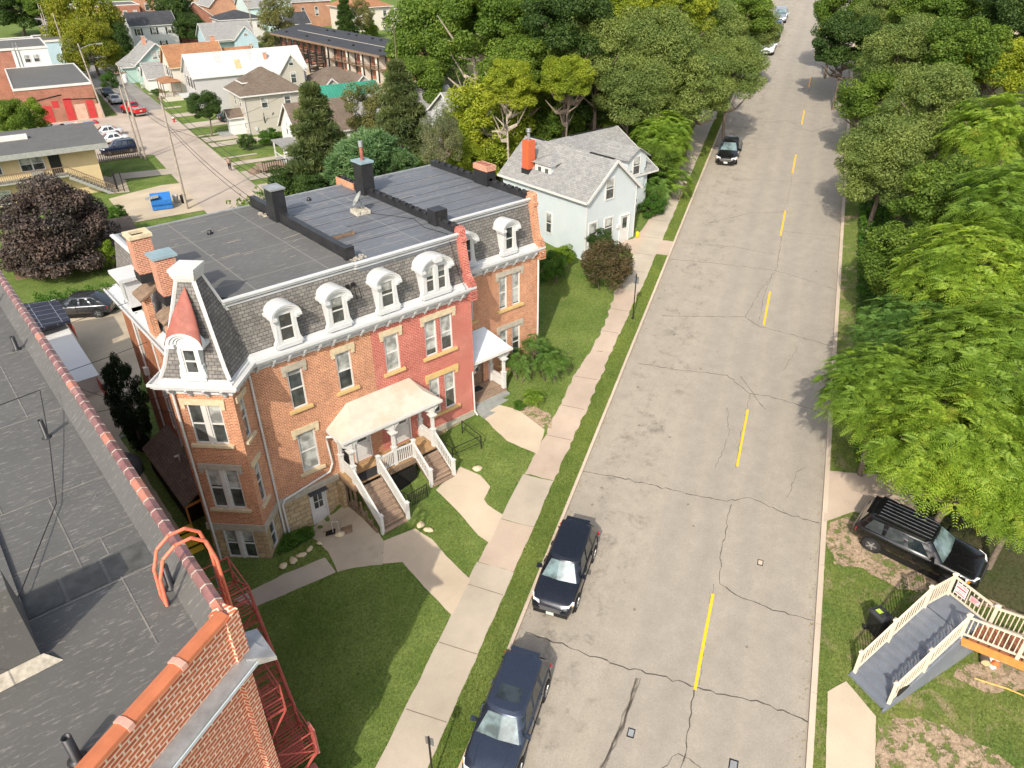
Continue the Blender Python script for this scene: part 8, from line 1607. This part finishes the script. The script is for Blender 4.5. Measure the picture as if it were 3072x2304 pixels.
K = {
 'green': ('broadleaf_tree', crown('crown_green', F_['green'], 1, 50, 15000, .050), 't'), 'green2': ('broadleaf_tree', crown('crown_green', F_['green'], 11, 60, 15000, .050, cr=.25), 't'), 'dark': ('broadleaf_tree', crown('crown_dark', F_['dark'], 2, 46, 15000, .050), 't'),
 'yellow': ('broadleaf_tree', crown('crown_yellow', F_['yellow'], 3, 60, 16000, .048, asp=.45, cr=.25, flat=.2), 't'), 'yellow2': ('broadleaf_tree', crown('crown_yellow', F_['yellow'], 13, 60, 16000, .050, asp=.45, cr=.25), 't'), 'lime': ('broadleaf_tree', crown('crown_lime', F_['lime'], 4, 44, 12000, .055), 't'),
 'locust': ('fine_leaved_tree', crown('crown_fine', F_['locust'], 5, 90, 26000, .042, asp=.42, cr=.24, flat=.3), 't'), 'locust2': ('fine_leaved_tree', crown('crown_fine', F_['locust'], 15, 90, 26000, .042, asp=.42, cr=.26), 't'), 'olive': ('sparse_tree', crown('crown_olive', F_['olive'], 6, 40, 8000, .045, cr=.24), 't'), 'silver': ('broadleaf_tree', crown('crown_silver', F_['silver'], 61, 60, 12000, .042, asp=.4, cr=.24), 't'),
 'purple': ('purple_leaved_tree', crown('crown_purple', F_['purple'], 7, 90, 26000, .038, asp=.65, cr=.24, gap=.6), 't'), 'autumn': ('broadleaf_tree', crown('crown_autumn', F_['autumn'], 8, 60, 15000, .042, cr=.26), 't'),
 'pine': ('pine_tree', needles('needles_pine', F_['pine'], 21, 3600, 11, .12, 'tier'), 'c'), 'bluepine': ('pine_tree', needles('needles_blue', F_['bluegreen'], 22, 3400, 12, .13), 't'), 'spruce': ('conifer_tree', needles('needles_dark', F_['dark'], 23, 3400, 11, .11, 'tier'), 'c'), 'arbor': ('columnar_conifer', crown('crown_arbor', F_['arbor'], 9, 120, 16000, .05, asp=.5, cr=.20, shape='column'), 'n'),
 'sumacY': ('compound_leaved_tree', fronds('fronds_bright', F_['sumacY'], 31), 't'), 'sumacM': ('compound_leaved_tree', fronds('fronds_mid', F_['sumacM'], 32), 't'), 'sumac': ('compound_leaved_tree', fronds('fronds_green', F_['sumac'], 33), 't'), 'sumacS': ('sumac_shrub', fronds('fronds_small', F_['sumac'], 34, 60, 9, .30, 9, inner=.4), 's'), 'sumacSM': ('sumac_shrub', fronds('fronds_small_bright', F_['sumacM'], 35, 55, 9, .32, 8, inner=.4), 's'),
 'shrub': ('shrub', crown('shrub_green', F_['ivy'], 41, 40, 6000, .07, cr=.3), 's'), 'shrubd': ('shrub', crown('shrub_dark', F_['dark'], 42, 40, 6000, .07, cr=.3), 's'), 'redbrown': ('shrub', crown('shrub_red', F_['redbrown'], 43, 60, 9000, .05, cr=.26), 's'), 'limeshrub': ('shrub', crown('shrub_lime', F_['lime'], 44, 40, 6000, .07, cr=.3), 's')}
TR = {'t': [trunkmesh('trunk', M['trunk'], 50+i, 9) for i in range(3)]+[trunkmesh('trunk_pale', M['palebark'], 60, 10, .2)], 's': [trunkmesh('stems', M['trunk'], 70, 5, .1, .03, 4)]}
cb_ = MB(); cb_.tube((0, 0, -1.05), (0, 0, .9), .05, .01, 8); _o = cb_.build('conifer_trunk', M['trunk']); TR['c'] = [_o.data]; bpy.data.objects.remove(_o)
rt = random.Random(5)
def tree(kind, u, v, rpx, hc, label, grp=None, sz=.9, wide=1.0, pos=None, r=None, tk=None, cat=None):
    nm, me, tt = K[kind]
    if pos is None: P = at(u, v, hc)
    else: P = Vector((pos[0], pos[1], ground(pos[0], pos[1])+hc))
    if r is None: r = rpx*(P-CAM).dot(FW)/FPX*(1.22 if grp in (GR, GL) else 1.08)
    g = ground(P.x, P.y); h_ = P.z-g; T = thing(nm, label, cat or ('shrub' if tt == 's' else 'tree'), (P.x, P.y, g), rt.uniform(0, 6.28), grp)
    c = bpy.data.objects.new('crown' if tt != 's' else 'foliage', me); COL.objects.link(c); c.parent = T; c.location = (0, 0, h_); c.scale = (r*wide, r*wide*rt.uniform(.9, 1.05), r*sz)
    if tt != 'n':
        tm = TR[tt][0 if tt != 't' else (tk if tk is not None else rt.randrange(3))]; t_ = bpy.data.objects.new('trunk' if tt != 's' else 'stems', tm); COL.objects.link(t_); t_.parent = T; t_.location = (0, 0, h_); z = h_ if tt != 'c' else max(h_, r*sz); t_.scale = (r*.95, r*.95, z)
    else: b = MB(); b.tube((0, 0, 0), (0, 0, h_), .08); b.build('trunk', M['trunk'], T)
    return T
GR = 'trees on the wooded bank right of the street'; GL = 'trees of the wooded belt left of the street'; GT = 'trees and bushes of the lower town'
for a in [
 ('sumacY', 2880, 1330, 235, 5.2, 'bright yellow green compound leaved tree overhanging the black suv, nearest of the right bank'),
 ('sumacY', 3060, 1450, 190, 4.6, 'bright drooping compound leaved tree at the right edge above the railing'),
 ('sumacM', 2650, 1180, 175, 4.6, 'leafy tree reaching furthest over the right kerb above the driveway'),
 ('sumacM', 3000, 1090, 230, 6.0, 'broad tree at the right edge level with the brick porch'),
 ('sumac', 2760, 1010, 165, 4.2, 'darker green tree tucked above the kerb reaching tree'),
 ('sumacY', 2930, 830, 210, 6.5, 'yellowish compound leaved tree at mid height of the right bank'),
 ('green', 2720, 780, 125, 4.0, 'green feathery tree by the kerb opposite the pale clapboard house'),
 ('sumacM', 3060, 640, 190, 7.5, 'bright tree at the right edge level with the parked grey sedan'),
 ('green2', 2850, 610, 130, 5.5, 'mid green feathery tree below the orange tinted spray'),
 ('locust2', 2660, 480, 135, 5.0, 'grey green fine leaved tree leaning over the shaded lane'),
 ('locust', 2800, 330, 140, 7.0, 'fine leaved tree with pale bare limb showing'),
 ('sumacY', 3000, 400, 150, 8.0, 'yellow tinged tree in the upper right corner area'),
 ('green', 2640, 290, 95, 5.5, 'dark leaved tree whose shade falls on the second far lane mark'),
 ('dark', 2540, 130, 85, 6.0, 'dark spreading tree overhanging the top of the street from the right'),
 ('locust2', 2720, 160, 110, 8.0, 'large fine leaved crown near the top right'),
 ('green2', 2890, 170, 110, 9.0, 'green crown left of the tall pale trunk'),
 ('yellow2', 2990, 200, 100, 8.0, 'yellow green crown beside the tall pale trunk'),
 ('green', 2900, 40, 100, 9, 'dark crown at the top edge right of centre'),
 ('dark', 3050, 40, 100, 10, 'very dark crown filling the top right corner'),
 ('locust', 2640, 50, 85, 7, 'fine leaved crown at the top edge beside the street'),
 ('green', 2520, 20, 70, 7, 'green crown at the very top just right of the street'),
 ('green2', 2780, 30, 90, 9, 'rounded green crown on the top edge of the right bank')]: tree(*a, grp=GR)
for a in [
 ('green', 1290, 110, 105, 9.5, 'large bright green tree right behind the end of the apartment block', 1.15), ('green2', 1440, 70, 120, 11, 'tall green tree with pale limbs at the top centre', 1.1), ('green', 1250, 250, 75, 7, 'green tree hiding the corner of the apartment block', 1.1),
 ('green', 1560, 190, 95, 9, 'dark green tree between the bright tree and the yellow tree'), ('dark', 1700, 60, 110, 12, 'dark dense tree at the top edge centre'), ('green2', 1600, 60, 90, 11, 'mid green upright tree with pale seed sprays'),
 ('yellow', 1460, 370, 135, 4.5, 'yellow green tree with pale forked limbs behind the row house', .95), ('yellow2', 1640, 290, 112, 4, 'yellow green tree behind the chimney of the clapboard house', .95), ('yellow2', 1700, 235, 70, 9, 'small yellow crown between fine leaved trees'), ('yellow', 1530, 250, 75, 9, 'yellow topped tree above the pale forked one'),
 ('yellow', 1400, 480, 60, 3, 'low yellow green tree behind the far roof corner'), ('green', 1600, 430, 95, 2.5, 'green tree close behind the clapboard house ridge'), ('green2', 1690, 370, 85, 3, 'leafy green tree over the ridge of the clapboard house'),
 ('locust', 1800, 170, 120, 9, 'wide grey green fine leaved tree, westmost of the fine leaved group'), ('locust2', 1960, 150, 125, 9, 'wide grey green fine leaved tree in the middle of the belt'), ('locust', 2110, 110, 115, 8, 'grey green fine leaved tree near the white sedan'), ('locust2', 2200, 210, 95, 7, 'fine leaved tree overhanging the kerb beside the white sedan'), ('locust', 2080, 260, 110, 6.5, 'fine leaved tree above the shaded pavement'), ('locust2', 1900, 270, 105, 7, 'fine leaved tree above the sumac thicket'),
 ('yellow2', 1900, 30, 90, 11, 'yellow green crown along the top edge'), ('yellow', 2060, 15, 80, 11, 'golden green crown at the top edge left of the street'), ('green', 2230, 40, 75, 8, 'green crown reaching the street at the very top left side'), ('locust', 2280, 90, 60, 6.5, 'small fine leaved crown over the blue car'), ('dark', 1780, 300, 75, 5, 'dark gap tree under the fine leaved crowns'),
 ('sumacM', 1860, 370, 80, 2.6, 'bright sumac like tree behind the clapboard house gable'), ('sumacM', 1990, 400, 85, 4, 'bright leafy tree beside the clapboard house and the pavement'), ('green2', 1960, 480, 60, 2.6, 'green thicket tree at the corner of the clapboard house')]: tree(*a[:6], grp=GL, sz=a[6] if len(a) > 6 else .9, tk=3 if 'pale' in a[5] else None)
tree('sumacSM', 2010, 470, 62, 2.2, 'bright sumac bush by the pavement above the concrete apron', GL); tree('sumacS', 1975, 560, 52, 1.4, 'dark sumac bush next to the clapboard house side wall', GL); tree('shrub', 1960, 620, 34, .7, 'low green bush at the foot of the clapboard house corner', GL); tree('sumacSM', 2030, 545, 45, 1.4, 'bright low sumac bush leaning on the pavement', GL)
for a in [
 ('autumn', 250, 60, 105, 8.5, 'tall yellow green tree with russet tip by the rear street', 1.5), ('autumn', 270, 150, 85, 5.0, 'lower spreading part of the yellow green trees behind the brick store', 1.0), ('dark', 525, 40, 62, 7, 'dark round tree behind the orange roofed house', 1.2), ('dark', 570, 85, 42, 4.5, 'smaller dark tree beside the dark round one', 1.0),
 ('olive', 830, 55, 58, 6, 'sparse olive tree before the small dark roofed white house', 1.2), ('spruce', 1035, 45, 38, 6.5, 'dark green conifer before the large cream house', 1.5), ('olive', 1085, 45, 36, 6, 'thin brownish tree right of the dark conifer', 1.4), ('limeshrub', 1110, 88, 28, 2, 'lime green bush behind the apartment roof', .9), ('olive', 810, 125, 34, 3, 'olive bush behind the left end of the apartment block', .9),
 ('dark', 615, 318, 46, 4.2, 'small round tree in a ringed bed before the tan house', .95), ('shrubd', 740, 425, 26, 1.1, 'round dark bush on the lawn before the tan house', .8), ('shrub', 810, 410, 34, 1.2, 'green bushes against the tan house lawn edge', .7), ('shrub', 327, 242, 26, 1.3, 'clipped round green bush beside the street by the picket fence', .95), ('shrub', 470, 275, 18, .8, 'low green plants before the white outbuilding', .5),
 ('green', 30, 345, 55, 4, 'leafy green tree at the left edge by the brick store', 1.0), ('limeshrub', 95, 350, 45, 2.5, 'bright green bush between the brick store and the yellow apartments', 1.1), ('dark', 40, 25, 80, 7, 'dark wood at the top left corner', .8), ('green2', 130, 15, 60, 8, 'dark green crown behind the blue flat building', .8), ('dark', 350, 120, 45, 4.5, 'dark leafy tree filling behind the yellow green tree', 1.2),
 ('purple', 150, 690, 172, 3.6, 'large rounded purple leaved tree beside the lot', .95), ('limeshrub', 325, 760, 36, 1.6, 'lime creeper bush between the purple tree and the row house', 1.1), ('shrub', 350, 640, 30, 1.2, 'dark green bush beside the brown shingle garage', .8),
 ('pine', 950, 400, 118, 6.0, 'tall olive pine beside the white gabled house', 1.15), ('bluepine', 1110, 490, 118, 4.2, 'puffy blue green pine right behind the flat roof', .72), ('pine', 1200, 310, 95, 7.5, 'olive green pine behind the row house beyond the blue green one', 1.2), ('olive', 1110, 330, 85, 6.5, 'pale sparse tree before the broad grey roof', 1.0), ('silver', 1320, 420, 70, 6, 'silvery willow like tree left of the yellow tree', 1.5), ('redbrown', 1330, 500, 35, 2, 'reddish bush under the silvery tree', .8),
 ('shrubd', 870, 540, 60, 1.6, 'dark bush with red sprays by the side deck', .75), ('shrubd', 940, 560, 48, 1.6, 'dark green shrub left of the puffy pine', .9), ('olive', 990, 510, 40, 2, 'olive shrub between the two pines', .8), ('bluepine', 1200, 500, 60, 3, 'small blue green pine at the roof edge', .8), ('green', 700, 8, 28, 6, 'green crown on the skyline', .8), ('redbrown', 915, 255, 28, 1.4, 'red tinged bush beside the gabled wing', .8), ('green2', 930, 330, 30, 2.5, 'green tree between tan house and green roof', .9),
 ('redbrown', 1820, 790, 78, 1.9, 'large reddish brown shrub before the clapboard house', .95), ('shrub', 1655, 800, 46, 1.2, 'green shrub against the end wall of the row house', 1.0), ('limeshrub', 1690, 765, 34, 1.0, 'lime green creeper beside the clapboard house wall', .9), ('shrubd', 1800, 720, 40, 1.5, 'dark wispy shrub below the clapboard house windows', .8),
 ('sumacS', 1560, 1080, 52, 1.4, 'dark glossy sumac shrub beside the corner porch', .9), ('sumacS', 1650, 1080, 62, 1.4, 'sumac shrub nearest the pavement by the far unit', .9), ('sumacSM', 1600, 1190, 36, .6, 'yellow tinged low shrub before the sumacs', .8), ('shrub', 1555, 1215, 16, .35, 'small dark plant beside the corner porch steps', 1), ('sumacS', 1610, 1030, 45, 2.1, 'upper spray of sumac against the far unit wall', .8)]: tree(*a[:6], grp=GT, sz=a[6])
tree('arbor', 0, 0, 0, 2.9, 'narrow very dark columnar conifer in the gap behind the bay', GT, sz=2.35, pos=(5.6, 37.6), r=1.15)
# dead upright bush by the tan house
P = at(800, 395); T = thing('bare_bush', 'upright dark bare branched bush at the corner of the tan house', 'shrub', P, 0, GT); b = MB()
for k in range(26): a = rt.uniform(0, 6.28); r_ = rt.uniform(.3, 1.8); b.path([(0, 0, 0), (r_*.5*math.cos(a), r_*.5*math.sin(a), 1.2), (r_*math.cos(a), r_*math.sin(a), rt.uniform(2.2, 3.4))], [.05, .06, .05], 5)
b.build('branches', M['dark'], T)
# bare grey limb over the suv, pale limb in the bank, tall pale trunk
P = at(2800, 1560, 2.6); T = thing('bare_branch', 'bare pale curved branch hanging over the roof of the black suv', 'branch', P); b = MB(); o = P
pts = [hz(*q, P.z) for q in ((2775, 1420), (2772, 1450), (2740, 1490), (2700, 1510), (2672, 1492))]; b.path([p-o for p in pts], [.05, .045, .035, .02, .01], 6); b.path([hz(2745, 1487, P.z)-o, hz(2722, 1475, P.z)-o], .015, 5); b.path([hz(2730, 1497, P.z)-o, hz(2712, 1488, P.z)-o], .012, 5); b.path([hz(2772, 1450, P.z)-o, hz(2735, 1452, P.z)-o, hz(2715, 1440, P.z)-o], .015, 5); b.build('limb', M['palebark'], T)
P = at(3035, 130, 0); b = MB(); b.path([(0, 0, 0), (.3, .2, 5), (.1, .3, 9), (.5, .2, 12)], [.35, .3, .24, .15], 10); o = b.build('pale_trunk', M['palebark'], loc=P); o.location.z = P.z; tag(o, 'tall pale bare trunk standing in the top right corner', 'tree', GR)
# creeper and ground cover (uncountable): bank, plants by the bay, hedge behind the lot
def cover(name, polys, n, leaf, hmax, mat, seed, asp=.7):
    rg = np.random.default_rng(seed); P = []; tot = sum(abs(a) for *_, a in polys)
    for s0_, s1_, t0_, t1_, ar in polys:
        k = int(n*ar/tot); s = rg.uniform(s0_, s1_, k); t = rg.uniform(t0_, t1_, k); X_ = s*SH.x+t*TT.x; Y_ = s*SH.y+t*TT.y
        h = hmax*(.25+.75*np.abs(np.sin(s*1.3+t)*np.cos(t*1.7+s*.6)))*rg.uniform(.1, 1, k); z = np.array([ground(a, b_) for a, b_ in zip(X_, Y_)])+h+.03; P.append(np.stack([X_, Y_, z], 1))
    P = np.concatenate(P); N_ = unit(rg.normal(size=P.shape)*.6+np.array([0, 0, 1])); s = leaf*rg.uniform(.6, 1.3, len(P)); V, F = quads(P, N_, s, s*asp, rg); me = mesh_np(name, V, F, mat); o = bpy.data.objects.new(name, me); COL.objects.link(o); return o
tag(cover('creeper_cover', [(33, 60, 5.3, 8.5, 3), (60, 105, 5.3, 8.5, 3), (35, 100, 8, 14, 4)], 42000, .22, 1.0, F_['ivy'], 3), 'green creeper covering the bank right of the street', 'ground cover', kind='stuff')
tag(cover('undergrowth', [(30, 60, 9, 30, 3), (60, 110, 12, 40, 3)], 36000, .35, 1.4, F_['sumac'], 4), 'dark undergrowth beneath the trees of the right bank', 'ground cover', kind='stuff')
tag(cover('undergrowth', [(56, 130, -20, -10.8, 3), (60, 130, -55, -20, 4)], 50000, .4, 1.6, F_['green'], 5), 'green undergrowth beneath the trees left of the street', 'ground cover', kind='stuff')
def coverp(name, poly, n, leaf, hmax, mat, seed):
    rg = np.random.default_rng(seed); xs = [p[0] for p in poly]; ys = [p[1] for p in poly]; P = []
    while len(P) < n:
        x, y = rg.uniform(min(xs), max(xs)), rg.uniform(min(ys), max(ys)); c = False; j = len(poly)-1
        for i in range(len(poly)):
            if (poly[i][1] > y) != (poly[j][1] > y) and x < (poly[j][0]-poly[i][0])*(y-poly[i][1])/(poly[j][1]-poly[i][1])+poly[i][0]: c = not c
            j = i
        if c: P.append((x, y, ground(x, y)+hmax*abs(math.sin(x*3+y))*rg.uniform(.1, 1)+.03))
    P = np.array(P); N_ = unit(rg.normal(size=P.shape)*.6+np.array([0, 0, 1])); s = leaf*rg.uniform(.6, 1.3, len(P)); V, F = quads(P, N_, s, s*.7, rg); me = mesh_np(name, V, F, mat); o = bpy.data.objects.new(name, me); COL.objects.link(o); return o
tag(coverp('creeper_cover', pxpoly([(838, 1640), (858, 1612), (935, 1585), (945, 1610), (880, 1650), (830, 1668)]), 2600, .09, .3, F_['ivy'], 6), 'creeper growing in the bed beside the bay', 'ground cover', kind='stuff')
tag(coverp('hedge_creeper', [tuple(hz(*p, 2.6)[:2]) for p in ((95, 880), (345, 845), (350, 905), (110, 915))], 6000, .16, 1.0, F_['ivy'], 7), 'bright creeper hedge behind the parked hatchback', 'ground cover', kind='stuff')
# grass blades and litter on the near lawns
def inpoly(x, y, poly):
    c = np.zeros(len(x), bool); j = len(poly)-1
    for i in range(len(poly)):
        xi, yi, xj, yj = poly[i][0], poly[i][1], poly[j][0], poly[j][1]; m = ((yi > y) != (yj > y)); 
        with np.errstate(divide='ignore', invalid='ignore'): c ^= m & (x < (xj-xi)*(y-yi)/((yj-yi) if yj != yi else 1e-9)+xi)
        j = i
    return c
rg = np.random.default_rng(12); N0 = 260000
s = np.concatenate([rg.uniform(6, 62, N0//2), rg.uniform(12, 34, N0//4), rg.uniform(14, 34, N0-N0//2-N0//4)]); t = np.concatenate([rg.uniform(-21, -9.4, N0//2), -8.25+np.abs(rg.uniform(0, 1.06, N0//4)), rg.uniform(4.33, 13, N0-N0//2-N0//4)])
s[N0//2:N0//2+N0//4] = rg.uniform(8, 80, N0//4)
x = s*SH.x+t*TT.x; y = s*SH.y+t*TT.y; bad = np.zeros(len(x), bool)
for o in list(COL.objects):
    if o.type == 'MESH' and o.name.split('.')[0] in ('path', 'dirt', 'sidewalk') and len(o.data.polygons) < 3000 and 'poly' in o: pass
for poly in SHEETS:
    xs = [p[0] for p in poly]; ys = [p[1] for p in poly]
    if max(xs) < -5 or min(ys) > 60: continue
    bad |= inpoly(x, y, poly)
bad |= (y > 26.3) & (x > 4) & (x < 26.6); bad |= (x < 2.9); bad |= inpoly(x, y, [(11.6, 23), (16.9, 23), (16.9, 27), (11.6, 27)]); bad |= inpoly(x, y, [(5.3, 27.6), (7.3, 25.2), (9, 27)]); bad |= (x > 35.7) & (x < 45.5) & (y > 34)
k = ~bad; x, y = x[k], y[k]; pl = (x*SH.x+y*SH.y)*TS+.12; pl -= .85*np.exp(-((x-10.4)/1.5)**2-((y-26.9)/1.3)**2)+.25*np.exp(-((x-14.2)/.9)**2-((y-25.2)/1.2)**2)
P = np.stack([x, y, pl], 1); a = rg.uniform(0, 6.28, len(P)); h = rg.uniform(.03, .085, len(P)); w = np.stack([np.cos(a), np.sin(a), np.zeros(len(P))], 1)*.014; tip = P+np.stack([rg.normal(0, .02, len(P)), rg.normal(0, .02, len(P)), h], 1)
V = np.stack([P-w, P+w, tip], 1).reshape(-1, 3); me = mesh_np('grass_blades', V, np.arange(len(V)).reshape(-1, 3), foliage('grass blades', (.11, .17, .03), (.25, .29, .08), trans=.3)); o = bpy.data.objects.new('grass_blades', me); COL.objects.link(o); tag(o, 'short grass blades of the near lawns and verges', 'grass', kind='stuff')
# fallen leaves in the gutters, weeds along slab joints
rg = np.random.default_rng(14); n = 1500; s = rg.uniform(8, 100, n); t = np.where(rg.uniform(size=n) < .6, -7.02+np.abs(rg.normal(0, .12, n)), 4.05-np.abs(rg.normal(0, .15, n))); P = np.stack([s*SH.x+t*TT.x, s*SH.y+t*TT.y, s*TS*1.0+.02], 1); V, F = quads(P, unit(rg.normal(size=P.shape)*.3+np.array([0, 0, 1])), rg.uniform(.03, .09, n), rg.uniform(.03, .06, n), rg)
o = bpy.data.objects.new('leaf_litter', mesh_np('leaf_litter', V, F, foliage('dry leaves', (.22, .14, .06), (.40, .28, .10)))); COL.objects.link(o); tag(o, 'dry leaves lying in the gutters', 'leaf litter', kind='stuff')
# rock edging of the planting beds
b_n = 0
for (u, v, w_) in ((1020, 1606, 26), (1255, 1560, 0), (1262, 1577, 26), (1285, 1592, 24), (1432, 1408, 28), (850, 1700, 24), (880, 1684, 26), (905, 1668, 24), (930, 1650, 20), (958, 1632, 14)):
    if not w_: continue
    P = at(u, v); r_ = w_*(P-CAM).length/FPX; r_ *= .6; o = blob(r_, r_*.7, r_*.45, .35, b_n+60, 10, 6).build('rock', M['cream'], loc=(P.x, P.y, P.z+.05)); o.rotation_euler = (0, 0, b_n)
    tag(o, ('lone pale rock at the end of the patio', 'pale boulder at the foot of the left stair', 'pale boulder just below the stair foot one', 'flat boulder beside the right stair walk', 'edging stone nearest the bay corner', 'second edging stone from the bay', 'middle edging stone of the bed', 'edging stone before the drain pipe', 'small edging stone nearest the basement door')[b_n], 'rock', 'pale rocks edging beds and walks'); b_n += 1
P = at(1000, 1600); b = MB(); b.path([(0, 0, 0), (0, 0, .7), (.25, -.15, .7), (.25, -.15, 0)], .015, 5); tag(b.build('pipe_rail', M['lgrey_s'], loc=P), 'thin grey pipe rail standing on the cracked patio', 'rail')
for (u, v, sz, lb) in ((992, 1598, .32, 'dark metal grate sunk in the patio by the basement door'), (1040, 1590, .38, 'dark brown board lying on the patio')): P = at(u, v, .03); b = MB(); b.face([(P.x+sz*math.cos(a), P.y+sz*math.sin(a), ground(P.x+sz*math.cos(a), P.y+sz*math.sin(a))+.06) for a in (.3, 1.9, 3.4, 5.0)]); o = b.build('grate' if 'grate' in lb else 'board', M['dark' if 'grate' in lb else 'wood']); tag(o, lb, 'grate' if 'grate' in lb else 'board')
